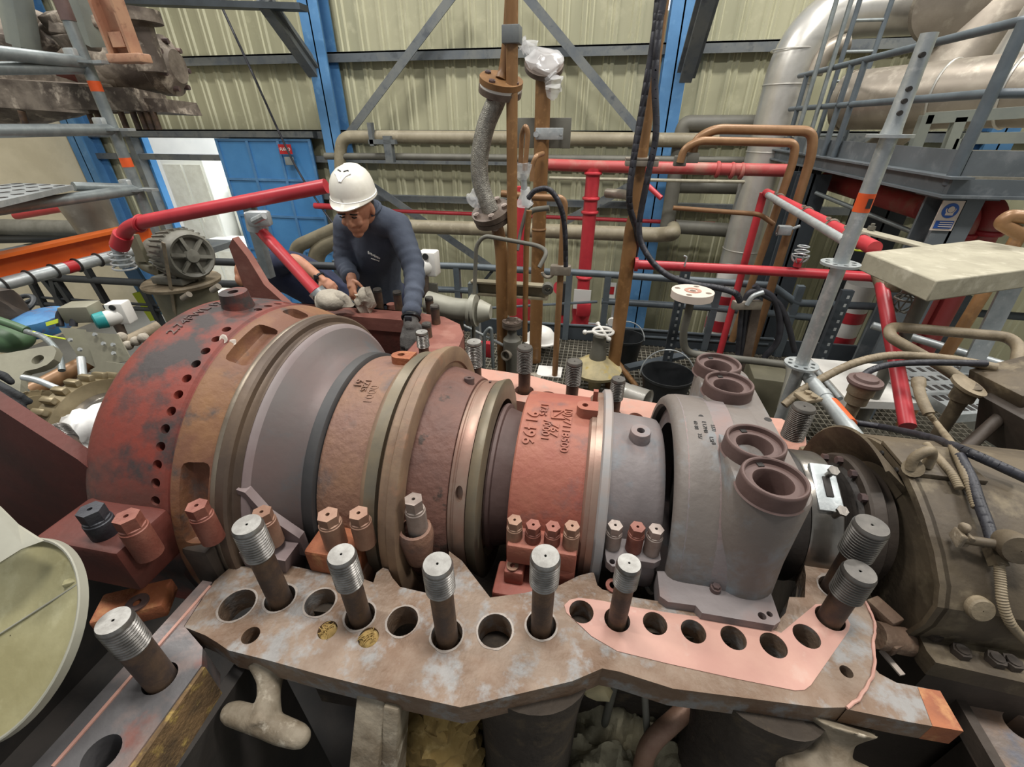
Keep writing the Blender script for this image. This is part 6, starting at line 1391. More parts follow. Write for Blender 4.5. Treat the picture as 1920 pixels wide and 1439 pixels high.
# pipes and scrap on the deck above the channel
y = 3.2
for q0, q1, r, lab in (((-40, 425), (172, 430), .07, 'dark steel tube lying on the left deck, the one with its open end showing'), ((-40, 448), (205, 442), .045, 'slimmer dark tube lying under it on the left deck')):
    mb = MB(); a, b = V(*q0, y), V(*q1, y); mb.lathe([(0, r), ((b-a).length, r), ((b-a).length, r*.82), (.02, r*.82)], a, b-a, 24); solo('steel_tube', mb, 'motor_grey' if r > .06 else 'rail_dark', lab, 'tube', 'dark tubes on the left deck')
mb = MB(); mb.box((-5.2, 2.9, V(80, 460, 3.2).z-.05), (-3.4, 3.7, V(80, 460, 3.2).z)); solo('work_deck', mb, 'girt_grey', 'dusty plank deck carrying the dark tubes at the left', 'deck')
c = V(186, 432, 3.0); mb = MB(); mb.lathe([(0, .001), (0, .14), (.26, .17), (.26, .16), (.01, .13)], c, (-.1, 0, 1), 28); solo('metal_bucket', mb, 'aluminium_dusty', 'grey metal bucket behind the orange channel', 'bucket')
pipe('fire_pipe', 'small red pipe bend on the beige wall above the dark tubes', 'pipe', [V(30, 405, 5), V(118, 390, 5), V(130, 405, 5), V(145, 412, 5)], .05, 'red_paint', .1, 14, RG)
# red pipe with elbow and clamps in front of the door
y = 2.25
t = thing('red_cable_pipe', 'bright red pipe with an elbow, slanting up towards the worker helmet', 'pipe', V(400, 400, y), RG)
part('tube', MB().tube(fillet([V(226, 455, y), V(237, 428, y), V(268, 416, y), V(612, 349, y+.15)], .1), .038, 18), 'red_paint', t)
mb = MB(); mb.ring(V(263, 419, y), (1, 0, -.3), .045, .01, 20, 6); mb.tube([V(231, 440, y), V(224, 462, y)], .05, 18); parts('coupling', mb, 'red_paint', t)
mb = MB(); c = V(222, 475, y)
for k in range(4): mb.ring(c-Vector((0, 0, .03*k)), (.1, 0, 1), .05+.004*k, .006, 16, 6)
mb.cyl(c+Vector((0, 0, .05)), c-Vector((0, 0, .09)), .028, 14); part('lamp_cage', mb, 'galvanised', t)
t = thing('clamp_post', 'galvanised upright with tube clamps between the blue door and the red pipes', 'scaffold pole', V(485, 500, y+.1)); y2 = y+.1
part('post', MB().beam(V(463, 370, y2), V(505, 520, y2), .055, .05, up=(0, 1, 0)), 'scaffold_dim', t)
mb = MB(); mb.tube([V(478, 400, y2-.1), V(484, 432, y2-.1)], .055, 14); mb.obox(V(486, 410, y2-.15), (.12, .06, .08), rotz(.3), .015); mb.cyl(V(475, 415, y2-.2), V(495, 405, y2-.2), .018, 8); part('clamp', mb, 'galvanised', t)
t = thing('red_brace_pipe', 'red slanted pipe going down right behind the exhaust flange, by the far wing', 'pipe', V(545, 480, y), RG)
part('tube', MB().tube([V(486, 430, y), V(594, 548, y-.2)], .032, 16), 'red_paint', t); mb = MB(); mb.tube([V(592, 545, y-.2), V(604, 558, y-.2)], .045, 14); mb.obox(V(610, 556, y-.2), (.12, .05, .05), rotz(.4), .01); part('end_clamp', mb, 'galvanised', t)
mb = MB(); mb.sphere(V(625, 562, y-.3), .07, 16, 10, (1.4, 1, .8)); mb.tube(smooth([V(600, 570, y-.3), V(640, 556, y-.3), V(650, 575, y-.3)], 5), .04, 12); mb.jitter(.02, 12); solo('rag', mb, 'rag', 'pale bundled rag behind the exhaust flange beside the red slanted pipe', 'rag')
# motor on its tank
t = thing('electric_motor', 'dusty grey electric motor with a finned fan cover on top of the olive tank', 'motor', V(340, 520, 2.45)); y = 2.45
fc_, bk_ = V(358, 480, y), V(296, 470, y+.12); u_ = (fc_-bk_).normalized()
Lm = (fc_-bk_).length
part('fan_cover', MB().lathe([(Lm*.5, .12), (Lm*.5, .145), (Lm*.9, .16), (Lm*1.02, .15), (Lm*1.06, .135), (Lm*1.03, .118), (Lm*.95, .11), (Lm*.95, .001)], bk_, u_, 36), 'motor_grey', t)
mb = MB(); Mx = axM(bk_+u_*Lm*1.0, u_)
mb.lathe([(0, .001), (.0, .045), (.03, .04), (.035, .001)], bk_+u_*Lm*1.0, u_, 20)
for k in range(6): mb.beam(Mx @ Vector((math.cos(k*PI/3)*.03, math.sin(k*PI/3)*.03, .01)), Mx @ Vector((math.cos(k*PI/3)*.125, math.sin(k*PI/3)*.125, .01)), .02, .025, up=u_)
part('grille', mb, 'motor_grey', t)
mb = MB()
for k in range(28): a = 2*PI*k/28; c0 = Mx.to_3x3() @ Vector((math.cos(a), math.sin(a), 0)); mb.beam(bk_+u_*Lm*.45+c0*.135, bk_+u_*Lm*.9+c0*.16, .012, .03, up=c0)
part('cooling_fins', mb, 'motor_grey', t)
part('body', MB().lathe([(-.12, .001), (-.12, .05), (-.04, .055), (-.03, .085), (.0, .09), (.03, .095), (Lm*.45, .1), (Lm*.5, .13)], bk_, u_, 28), 'motor_grey', t)
mb = MB(); mb.obox(V(335, 520, y), (.24, .2, .05), None, .01); mb.obox(V(338, 508, y), (.1, .12, .1), None, .01); part('foot', mb, 'motor_grey', t)
mb = MB(); mb.tube(smooth([V(265, 478, y), V(268, 495, y), V(285, 505, y), V(305, 510, y)], 5), .035, 14); mb.beam(V(248, 440, y-.05), V(270, 490, y-.05), .07, .03, up=(0, 1, 0)); part('outlet', mb, 'tank_olive', t)
part('sling', MB().beam(V(306, 455, y-.19), V(330, 600, y-.12), .022, .006, up=(0, 1, 0)), 'hose_brown', t)
t = thing('oil_tank', 'olive grey tank with a rusty flanged rim under the electric motor', 'tank', (V(340, 560, 2.45).x, 2.5, FLOOR)); c = V(341, 527, 2.5)
part('shell', MB().tube([c, Vector((c.x, 2.5, FLOOR))], [.19, .15], 32), 'tank_olive', t); part('rim', MB().lathe([(-.02, .1), (-.02, .235), (0, .24), (.012, .23), (.012, .1)], c, (0, 0, 1), 36), 'hose_brown', t)
for q in ((398, 545), (343, 560)): part('clip', MB().cyl(V(*q, 2.3), V(q[0]+12, q[1]-8, 2.3), .02, 10), 'aluminium_dusty', t)
# dark guard railing at the left
y = 2.9
t = thing('railing', 'dark painted guard railing between the blue valve and the motor', 'railing', V(150, 560, y))
for a, b, r in (((60, 519), (275, 531), .03), ((300, 528), (480, 535), .03), ((380, 490), (640, 500), .028), ((0, 553), (310, 574), .012), ((0, 566), (310, 582), .018)): part('rail', MB().tube([V(*a, y), V(*b, y)], r, 12), 'rail_dark', t)
for a, b in (((84, 525), (128, 580)), ((108, 528), (150, 590)), ((92, 500), (112, 570)), ((160, 500), (200, 568)), ((262, 528), (305, 612)), ((455, 530), (470, 600)), ((60, 530), (86, 578))): part('post', MB().beam(V(*a, y), V(*b, y), .045, .045, up=(0, 1, 0)), 'rail_dark', t)
t = thing('vest_rack', 'blue panel with a yellow high visibility strip behind the dark railing', 'clothing', V(270, 560, 3.4)); part('blue_panel', MB().beam(V(236, 490, 3.4), V(300, 590, 3.4), .16, .03, up=(0, 1, 0)), 'column_blue', t); part('yellow_strip', MB().beam(V(258, 548, 3.35), V(292, 600, 3.35), .1, .04, up=(0, 1, 0)), 'hi_vis', t)
mb = MB(); mb.box((-3.3, 2.55, V(280, 600, 2.8).z-.06), (-1.9, 3.3, V(280, 600, 2.8).z)); solo('cable_tray', mb, 'grating', 'flat perforated tray behind the transmitter at the left', 'tray')
# transmitter group, bracket plates, blue valve, lugs
tl = transmitter(P(194, 600, d=1.95), .5, 'white transmitter with a teal cap standing left of the red exhaust ring', .3)
c = P(155, 585, d=1.95)
t = thing('terminal_box', 'small grey terminal box with a black cable loop left of the transmitter', 'box', c); part('body', MB().obox(c, (.12, .09, .075), rotz(.3), .006), 'plate_grey', t)
part('cable_loop', MB().tube(smooth([P(113, 612, d=1.93), P(112, 590, d=1.93), P(125, 578, d=1.93), P(137, 592, d=1.93), P(138, 612, d=1.93)], 6), .014, 12), 'hose_black', t)
t = thing('bracket_plates', 'two grey mounting plates with bolts, left of the exhaust ring', 'bracket', P(180, 690, d=1.75))
def quad(q, d, th=.006):
    ps = [P(a, b, d=d if not isinstance(d, (list, tuple)) else d[i]) for i, (a, b) in enumerate(q)]; n = (ps[1]-ps[0]).cross(ps[2]-ps[0]).normalized()*th
    m = len(ps); return MB().add(ps+[p+n for p in ps], [tuple(range(m)), tuple(range(2*m-1, m-1, -1))]+[(i, i+m, (i+1) % m+m, (i+1) % m) for i in range(m)])
part('plate', quad([(110, 614), (158, 618), (180, 690), (148, 672)], 1.78), 'plate_grey', t); part('plate', quad([(158, 622), (220, 627), (246, 676), (180, 690)], 1.72), 'plate_grey', t)
mb = MB()
for q in ((180, 628), (196, 645), (214, 647), (215, 663), (134, 638), (152, 656)): c = P(*q, d=1.71); mb.hexa(c, (0, -.8, .6), .008, .008)
parts('bolt', mb, 'galvanised', t); part('leg', MB().cyl(P(152, 672, d=1.72), P(156, 712, d=1.68), .014, 12), 'galvanised', t)
pl = quad([(168, 695), (196, 678), (240, 684), (228, 703)], 1.6, .012); solo('slotted_plate', pl, 'plate_grey', 'grey slotted plate resting over the gear teeth, touching the red ring', 'plate')
t = thing('lifting_lug_plate', 'grey plate with a round hole at the left edge, behind the gloved hand', 'plate', P(40, 720, d=1.5))
d0 = 1.5; ps = [(-30, 662), (0, 655), (55, 642), (72, 640), (84, 652), (87, 670), (80, 682), (66, 690), (45, 696), (42, 705), (68, 765), (40, 770), (-30, 800)]
base = P(40, 700, d=d0); ux = RT; uz = (UP*.9+FW*.43).normalized(); nn = ux.cross(uz)
Mp = Matrix((ux, uz, nn)).transposed().to_4x4(); Mp.translation = base; s_ = d0/F
hole_ = [((57+11*math.cos(a)-40)*s_, (700-(671+10*math.sin(a)))*s_) for a in [2*PI*k/20 for k in range(20)]]
part('plate', MB().prism([((a-40)*s_, (700-b)*s_) for a, b in ps], -.025, 0, [hole_], Mp), 'plate_grey', t)
t = thing('blue_valve', 'worn blue round valve cover with a yellow label at the left', 'valve', P(75, 600, d=2.0)); c = P(75, 600, d=2.0)
part('cover', MB().lathe([(-.05, .001), (-.05, .1), (0, .105), (.02, .1), (.035, .05), (.035, .001)], c, (0, -.1, 1), 30), 'blue_worn', t); part('label', quad([(85, 605), (108, 598), (108, 606), (87, 612)], 1.9, .003), 'hi_vis', t)
t = thing('black_handwheel', 'black valve handwheel behind the worn blue cover', 'handwheel', P(42, 572, d=2.1)); c = P(42, 570, d=2.1)
part('rim', MB().ring(c, (.1, -.5, .85), .05, .011, 24, 8), 'rail_dark', t); mb = MB()
for k in range(3): v_ = axM(c, (.1, -.5, .85)).to_3x3() @ Vector((math.cos(k*2.1), math.sin(k*2.1), 0)); mb.cyl(c, c+v_*.05, .008, 8)
part('spokes', mb, 'rail_dark', t)
mb = MB(); mb.sphere(P(5, 590, d=2.0), .1, 16, 10); mb.jitter(.06, 9); solo('dark_casting', mb, 'brown_dark', 'dark casting at the very left edge under the silver pipe', 'casting')
pipe('green_pipe', 'green painted pipe at the left edge with a brass end', 'pipe', [P(-20, 595, d=1.8), P(25, 610, d=1.8), P(50, 620, d=1.8)], .016, 'green_paint', .02, 14)
mb = MB(); mb.sphere(P(18, 635, d=1.9), .075, 20, 12, (1.3, 1, .8)); solo('green_cover', mb, 'green_paint', 'dull green rounded cover at the left edge below the green pipe', 'cover')
pipe('grey_cable', 'grey cable curving down from the green pipe to the brown pipe', 'cable', smooth([P(50, 622, d=1.78), P(80, 632, d=1.75), P(102, 652, d=1.72), P(113, 675, d=1.7), P(116, 695, d=1.68)], 6), .011, 'scaffold_dim', 0, 12)
pipe('thin_wires', 'thin yellow earth wires beside the grey cable', 'cable', smooth([P(62, 622, d=1.76), P(90, 630, d=1.76), P(122, 636, d=1.74)], 6), .0035, 'hi_vis', 0, 6)
pipe('brown_pipe', 'shiny brown pipe passing behind the gear', 'pipe', [P(60, 735, d=1.72), P(175, 675, d=1.85)], .035, 'copper_pipe', .1, 18)
pipe('brown_pipe', 'pale brown pipe with fittings between the transmitter and the exhaust ring', 'pipe', [P(222, 650, d=1.85), P(300, 612, d=1.95)], .026, 'hose_brown', .1, 16)
mb = MB()
for q in ((228, 632), (240, 648), (255, 640), (268, 634)): mb.sphere(P(*q, d=1.82), .02, 12, 8)
mb.tube([P(228, 655, d=1.83), P(275, 628, d=1.85)], .012, 10); solo('pipe_fittings', mb, 'rag', 'cluster of small pale pipe fittings beside the exhaust ring', 'fitting')
pipe('sensor', 'slim silver sensor probe pointing at the gear teeth', 'sensor', [P(43, 708, d=1.45), P(70, 713, d=1.45), P(108, 729, d=1.45)], .010, 'galvanised', .03, 12)
gr = thing('gear_wheel', 'brown toothed gear wheel on the shaft, left of the red exhaust ring', 'gear', (-1.62, YA, 0))
gx, gR = -1.62, .185
part('wheel', MB().lathe([(-.03, .11), (-.03, gR), (.03, gR), (.03, .14)], (gx, YA, -.045), (1, 0, 0), 60, ref=(0, 0, 1), close=True), 'gear_steel', gr)
mb = MB()
for k in range(30):
    a = 2*PI*k/30; R = Matrix((Vector((1, 0, 0)), Vector((0, math.cos(a), math.sin(a))), Vector((0, -math.sin(a), math.cos(a))))).transposed(); mb.obox(Vector((gx, YA-(gR+.01)*math.sin(a), (gR+.008)*math.cos(a)-.045)), (.05, .021, .026), R, .006)
part('teeth', mb, 'gear_steel', gr); part('hub_ring', MB().lathe([(-.02, .10), (.045, .11), (.05, .13), (.03, .14), (-.03, .14)], (gx, YA, -.045), (1, 0, 0), 50, ref=(0, 0, 1), close=True), 'shiny_steel', gr)
gr2 = thing('gear_wheel', 'smaller dark toothed gear half hidden left of the large gear', 'gear', P(75, 770, d=1.4)); c = P(74, 790, d=1.42)
part('wheel', MB().lathe([(-.02, .02), (-.02, .085), (.02, .085), (.02, .02)], c, (.9, -.2, .2), 36, close=True), 'gear_steel', gr2)
mb = MB(); Mg = axM(c, (.9, -.2, .2)).to_3x3()
for k in range(24): v_ = Mg @ Vector((math.cos(k*PI/12), math.sin(k*PI/12), 0)); mb.beam(c+v_*.08, c+v_*.1, .045, .011, up=Mg @ Vector((0, 0, 1)))
part('teeth', mb, 'gear_steel', gr2)
mb = MB(); mb.sphere((gx+.10, YA-.04, -.03), .135, 40, 26, (.8, 1, 1)); mb.jitter(.06, 9); mb.jitter(.03, 22); solo('white_cloth', mb, 'cloth_white', 'crumpled white cloth bundled over the shaft end between gear and exhaust ring', 'cloth')
bs = P(125, 835, d=1.28); stud('bright threaded stud end showing behind the dark red wing at the left', P(140, 850, d=1.25)-Vector((0, 0, .02)), P(107, 806, d=1.3), .03, .026, .06)
# duct mouth and the sheet metal piece at the lower left
c0 = P(0, 1195, d=.70); A3 = P(150, 1103, d=.70)-c0
lo_, hi_ = .70, 1.4
for _ in range(40):
    md_ = (lo_+hi_)/2; B3 = P(-60, 1085, d=md_)-c0
    if B3.length < A3.length: lo_ = md_
    else: hi_ = md_
B3 = P(-60, 1085, d=lo_)-c0; B3 = (B3-A3*(B3.dot(A3)/A3.length_squared)); B3 *= A3.length/B3.length
nrm = A3.cross(B3).normalized(); 
if nrm.dot(EYE-c0) < 0: nrm = -nrm
dm = thing('duct_mouth', 'round olive sheet metal cover with a pale rim at the lower left corner', 'cover', c0-nrm*.05)
Rr = A3.length
part('rim', MB().lathe([(-.014, Rr*.99), (0, Rr), (.001, Rr*.985), (0, Rr*.965), (-.010, Rr*.96)], c0, nrm, 64, ref=A3), 'duct_pale', dm)
part('face', MB().lathe([(-.009, Rr*.97), (-.012, Rr*.5), (-.013, .001)], c0, nrm, 64, ref=A3), 'duct_inside', dm)
s0, s1 = P(-40, 1220, d=.72), P(160, 1090, d=.72)
w_ = lambda p: p-nrm*((p-c0).dot(nrm)+.0105)
part('seam', MB().tube([w_(s0), w_(s1)], .0016, 6), 'duct_pale', dm); mb = MB(); q = w_(P(132, 1092, d=.72)); mb.obox(q, (.018, .012, .008), rotz(.6), .002); part('clip', mb, 'duct_inside', dm)
sm = quad([(-60, 900), (0, 955), (30, 985), (78, 1016), (40, 1030), (0, 1055), (-60, 1080)], [.72, .72, .72, .71, .69, .68, .68], .004); solo('sheet_metal', sm, 'duct_pale', 'pale bent sheet metal corner above the olive cover at the left edge', 'sheet')
# ------------------------------------------------------------------ people
from mathutils.bvhtree import BVHTree
def remesh(o, vox, smooth_it=4):
    m = o.modifiers.new('r', 'REMESH'); m.mode = 'VOXEL'; m.voxel_size = vox; m.use_smooth_shade = True
    s = o.modifiers.new('s', 'SMOOTH'); s.iterations = smooth_it; s.factor = .5; return o
def limb(mb, pts, rs, n=16):
    q = smooth(pts, 6); R = []; m = len(pts)-1
    for i in range(len(q)):
        t = i/6; k = min(int(t), m-1); f = t-k; R.append(rs[k]*(1-f)+rs[k+1]*f)
    mb.tube(q, R, n); mb.sphere(q[0], R[0], 14, 10); mb.sphere(q[-1], R[-1], 14, 10); return mb
def ell(mb, c, ax, sz):
    return mb.sphere(c, 1, 22, 16, sz, ax)
def fr3(f, u):
    u = Vector(u).normalized(); f = Vector(f); f = (f-u*f.dot(u)).normalized(); return Matrix((f.cross(u), f, u)).transposed()     # right, forward, up
def hand(mb, wrist, d, back, s=1., curl=(40, 45, 45, 50), r=.0082, side=1, thumb=30, spread=.0205):
    """palm plus five fingers; d: direction of the palm, back: normal of its back, side: +1 thumb towards d x back"""
    d = Vector(d).normalized(); b = Vector(back); b = (b-d*b.dot(d)).normalized(); w = d.cross(b)*side
    R = Matrix((w, d, b)).transposed(); pc = Vector(wrist)+d*.05*s
    ell(mb, pc, R, (.040*s, .052*s, .0165*s)); mb.tube([Vector(wrist)-d*.03*s, pc], [.026*s, .028*s], 12)
    for k, L in enumerate((.040, .045, .042, .033)):
        p = pc+d*.042*s*(1-.08*abs(k-1))+w*(1.45-k)*spread*s; a = 8; pts = [pc+w*(1.45-k)*spread*.8*s, p]; c = curl[k]
        for j in range(3):
            a += c*(.7 if j == 0 else 1); v = d*math.cos(math.radians(a))-b*math.sin(math.radians(a)); p = p+v*L*s*(1, .72, .55)[j]; pts.append(p)
        mb.tube(pts, [r*s*1.15, r*s*1.1, r*s, r*s*.95, r*s*.8], 10); mb.sphere(pts[-1], r*s*.8, 10, 8)
        for q in pts[1:-1]: mb.sphere(q, r*s*1.08, 10, 8)
    t = math.radians(thumb); p0 = pc+w*.030*s-d*.03*s; p1 = p0+(w*.8+d*.6-b*.25).normalized()*.032*s; p2 = p1+(w*(.5-.01*thumb)+d*.85-b*math.sin(t)).normalized()*.030*s; p3 = p2+(d*.9-b*math.sin(t)-w*.2).normalized()*.022*s
    mb.tube([p0-w*.012*s, p0, p1, p2, p3], [r*s*1.3, r*s*1.35, r*s*1.15, r*s*1.05, r*s*.85], 10)
    for q in (p1, p2, p3): mb.sphere(q, r*s*(1.1 if q is not p3 else .85), 10, 8)
    return pc
wk = {k: V(*v) for k, v in dict(neck=(694, 402, 2.20), chest=(704, 455, 2.31), belly=(706, 525, 2.40), shR=(650, 421, 2.27), shL=(746, 424, 2.23), elR=(646, 490, 2.24), wrR=(659, 524, 2.08), elL=(776, 508, 2.10), wrL=(771, 596, 1.86)).items()}
hip = Vector((wk['belly'].x, 2.47, -.16))
pw = thing('person', 'worker in a white hard hat and dark long-sleeved shirt leaning over the opened machine', 'person', (hip.x, hip.y, FLOOR))
Hc = V(667, 390, 2.10); fwd = Vector((.06, -.93, -.38)).normalized(); upv = Vector((.05, -.40, .91)); HR = fr3(fwd, upv)
hd = lambda r, f, u: Hc+HR @ Vector((r, f, u))
body = MB()
ell(body, hd(0, -.01, .02), HR, (.076, .098, .105)); ell(body, hd(0, .03, -.055), HR, (.055, .062, .062)); ell(body, hd(0, .062, -.10), HR, (.028, .026, .022))
ell(body, hd(0, .072, -.02), HR, (.05, .028, .05)); body.tube([hd(0, .088, .022), hd(0, .108, -.018), hd(0, .104, -.032)], [.009, .0135, .015], 10)
for s in (-1, 1):
    ell(body, hd(s*.032, .078, -.028), HR, (.022, .02, .018)); ell(body, hd(s*.03, .085, .03), HR, (.026, .012, .009)); ell(body, hd(s*.078, -.012, -.012), HR, (.010, .02, .032)); body.sphere(hd(s*.014, .097, -.03), .009, 10, 8)
body.tube([hd(-.024, .089, -.058), hd(0, .097, -.056), hd(.024, .089, -.058)], [.005, .0085, .005], 8); body.tube([hd(-.02, .087, -.068), hd(0, .094, -.069), hd(.02, .087, -.068)], [.005, .0085, .005], 8)
limb(body, [hd(0, -.02, -.05), wk['neck']+Vector((0, .0, -.01)), wk['chest']], [.055, .056, .06])
limb(body, [wk['chest'], wk['belly'], hip], [.10, .10, .11]); 
for s, a in (('R', -1), ('L', 1)):
    limb(body, [wk['neck'].lerp(wk['chest'], .3), wk['sh'+s], wk['el'+s], wk['wr'+s]], [.05, .05, .04, .027])
    kn = Vector((hip.x+a*.11, hip.y-.03, -.62)); ft = Vector((hip.x+a*.12, hip.y+.02, FLOOR+.07)); limb(body, [hip+Vector((a*.09, 0, 0)), kn, ft], [.075, .05, .035]); ell(body, ft+Vector((0, -.07, -.03)), Matrix.Identity(3), (.04, .11, .035))
hand(body, wk['wrR'], Vector((.26, -.55, -.75)), Vector((-.55, -.62, .3)), .98, (38, 40, 42, 46), side=-1, thumb=50)
bo = remesh(part('body', body, 'skin', pw), .0042, 3)
sh_ = MB()
limb(sh_, [wk['neck']+Vector((0, .01, .0)), wk['chest'], wk['belly'], hip], [.072, .13, .128, .135], 24)
for a in (-1, 1): limb(sh_, [wk['chest']+Vector((a*.06, 0, .02)), wk['belly']+Vector((a*.05, 0, 0)), hip+Vector((a*.06, 0, 0))], [.105, .10, .11])
limb(sh_, [wk['shR'], wk['neck']+Vector((0, .03, -.035)), wk['shL']], [.066, .085, .066])
for s in 'RL':
    P0, P1, P2 = wk['sh'+s], wk['el'+s], wk['wr'+s]; q = smooth([P0, P1, P2.lerp(P1, .04)], 16); n = len(q)
    R = []
    for i in range(n):
        t = i/(n-1); R.append(.071*(1-t)+.040*t+.0045*math.sin(i*1.9)*(1 if t > .25 else .3)+(.004 if t > .93 else 0))
    sh_.tube(q, R, 18); sh_.sphere(P0, .07, 16, 12)
    for i in range(6, n-2, 2):                              # folds of the sleeve
        dirv = (q[i+1]-q[i-1]).normalized()+Vector((0, 0, .3*math.sin(i))); sh_.ring(q[i], dirv, R[i]*.93, .008, 18, 6, random.random()*3, 3+random.random()*3)
tree = BVHTree.FromPolygons([tuple(v) for v in sh_.v], [f for f in sh_.f])
sh_o = remesh(part('shirt', sh_, 'navy', pw), .008, 6)
mb = MB()                                                    # collar and chest logo
mb.ring(wk['neck']+Vector((0, -.012, .03)), (.0, -.45, .9), .062, .010, 28, 8); part('collar', mb, 'navy', pw)
def on_shirt(px, py):
    r = (P(px, py, d=1)-EYE).normalized(); h = tree.ray_cast(EYE, r); return (h[0], h[1]) if h[0] else (P(px, py, d=2), Vector((0, -1, 0)))
mb = MB()
for k in range(8):
    c, n_ = on_shirt(691+k*2.9, 474+k*1.5); mb.obox(c-(c-EYE).normalized()*.006, (.006, .004, (.014, .009, .012, .008, .013, .009, .011, .008)[k]))
for k in range(6):
    c, n_ = on_shirt(697+k*2.6, 485+k*.9); mb.obox(c-(c-EYE).normalized()*.006, (.006, .004, .005))
part('shirt_logo', mb, 'helmet_mark', sh_o)
tr_ = MB()
for a in (-1, 1):
    kn = Vector((hip.x+a*.11, hip.y-.03, -.62)); ft = Vector((hip.x+a*.12, hip.y+.02, FLOOR+.09)); limb(tr_, [hip+Vector((a*.07, 0, .06)), kn, ft], [.12, .085, .075])
limb(tr_, [hip+Vector((0, 0, .08)), hip-Vector((0, 0, .02))], [.14, .13]); remesh(part('trousers', tr_, 'navy_dark', pw), .012)
mb = MB()
for a in (-1, 1): ell(mb, Vector((hip.x+a*.12, hip.y-.05, FLOOR+.05)), Matrix.Identity(3), (.05, .14, .05)); mb.cyl((hip.x+a*.12, hip.y+.02, FLOOR), (hip.x+a*.12, hip.y+.02, FLOOR+.16), .055)
parts('boot', mb, 'glove_black', pw)
# hard hat
KR = fr3(Vector((.06, -.985, -.16)), Vector((.06, -.22, .97))); kd = lambda r, f, u: Hc+KR @ Vector((r, f, (u-.045)*.86+.062))
hm = MB(); rings = []; N = 56
for j, (u, rr) in enumerate(((-.012, 1.07), (-.006, 1.08), (.004, 1.04), (.03, 1.025), (.06, .985), (.09, .90), (.115, .77), (.135, .58), (.148, .34), (.154, .14))):
    for k in range(N):
        a = 2*PI*k/N; f = max(0, math.cos(a)); fl = f**2.5
        rx, ry = .099*rr, .122*rr; x_, y_ = rx*math.sin(a), ry*math.cos(a)
        if j <= 1: y_ += .036*fl; x_ *= 1
        uu = u-(.012*fl if j <= 1 else 0)+(.004*(1 if abs(x_) < .028 and j > 4 else 0))
        hm.v.append(kd(x_, y_-.012, uu+.045))
for j in range(9):
    for k in range(N): hm.f.append((j*N+k, j*N+(k+1) % N, (j+1)*N+(k+1) % N, (j+1)*N+k))
hm.f.append(tuple(9*N+k for k in range(N)))
ho = part('helmet', hm, 'helmet', pw, 'scuffed white hard hat', ang=60); md = ho.modifiers.new('s', 'SOLIDIFY'); md.thickness = .004; md.offset = -1
mb = MB(); L = []
for k in range(N): v = hm.v[2*N+k]; L.append(v)
mb.tube(L, .0035, 6, closed=True); part('brim_bead', mb, 'helmet_mark', ho)
hz_ = lambda r, f: (r, f, .045+.154*math.sqrt(max(0, 1-(r/.101)**2-((f)/.124)**2))+.0015)
mb = MB()
for s in (-1, 1):
    for k in range(6):
        t = k/6; a, b = (s*.034*(1-t), .045+.045*t), (s*.034*(1-t-1/6), .045+.045*(t+1/6)); mb.beam(kd(*hz_(*a)), kd(*hz_(*b)), .014, .005, up=KR @ Vector((0, .3, 1)))
part('ridge', mb, 'helmet_mark', ho); mb = MB()
for s in (-1, 1): mb.beam(kd(*hz_(s*.007, .05)), kd(*hz_(s*.025, .036)), .005, .008, up=KR @ Vector((0, 0, 1)))
part('vent_slots', mb, 'label_dark', ho)
mb = MB()
for s in (-1, 1): mb.tube([hd(s*.03-.012, .0965, .014), hd(s*.03, .102, .012), hd(s*.03+.012, .0965, .014)], .0035, 6); mb.tube([hd(s*.03-.018, .093, .026), hd(s*.03, .101, .029), hd(s*.03+.018, .093, .026)], .0035, 6)
parts('eye', mb, 'hair', pw); mb = MB(); ell(mb, hd(0, -.03, .0), HR, (.079, .086, .06)); part('hair', mb, 'hair', pw)
gl = MB(); dL = (V(768, 650, 1.74)-wk['wrL']).normalized(); hand(gl, wk['wrL']+dL*.02, dL, Vector((.25, -.8, .55)), 1.08, (22, 26, 28, 30), .0105, side=-1, thumb=35, spread=.022); limb(gl, [wk['wrL']-dL*.005, wk['wrL']+dL*.05], [.037, .036]); remesh(part('glove', gl, 'glove_grey', pw, 'grey work glove'), .0045, 3)
mb = MB(); mb.ring(wk['wrL']+dL*.0, dL, .040, .009, 26, 8); wb = part('watch', mb, 'watch', pw); mb = MB(); mb.obox(wk['wrL']+Vector((.005, -.045, .012)), (.036, .012, .03), None, .004); part('watch_face', mb, 'nut_black', wb)
# rag held in the bare hand
mb = MB(); c = V(686, 562, 2.02)
mb.sphere(c, .045, 20, 14, (.8, .7, 1.25)); mb.tube(smooth([c+Vector((-.03, 0, .03)), c+Vector((-.035, -.01, -.03)), c+Vector((-.02, 0, -.07))], 5), .02, 10); mb.tube(smooth([c+Vector((.02, 0, .06)), c+Vector((.03, 0, 0)), c+Vector((.0, 0, -.06))], 5), .018, 10); mb.jitter(.022, 26)
solo('rag', mb, 'rag', 'pale dirty rag pinched in the worker bare hand', 'rag', loc=c)
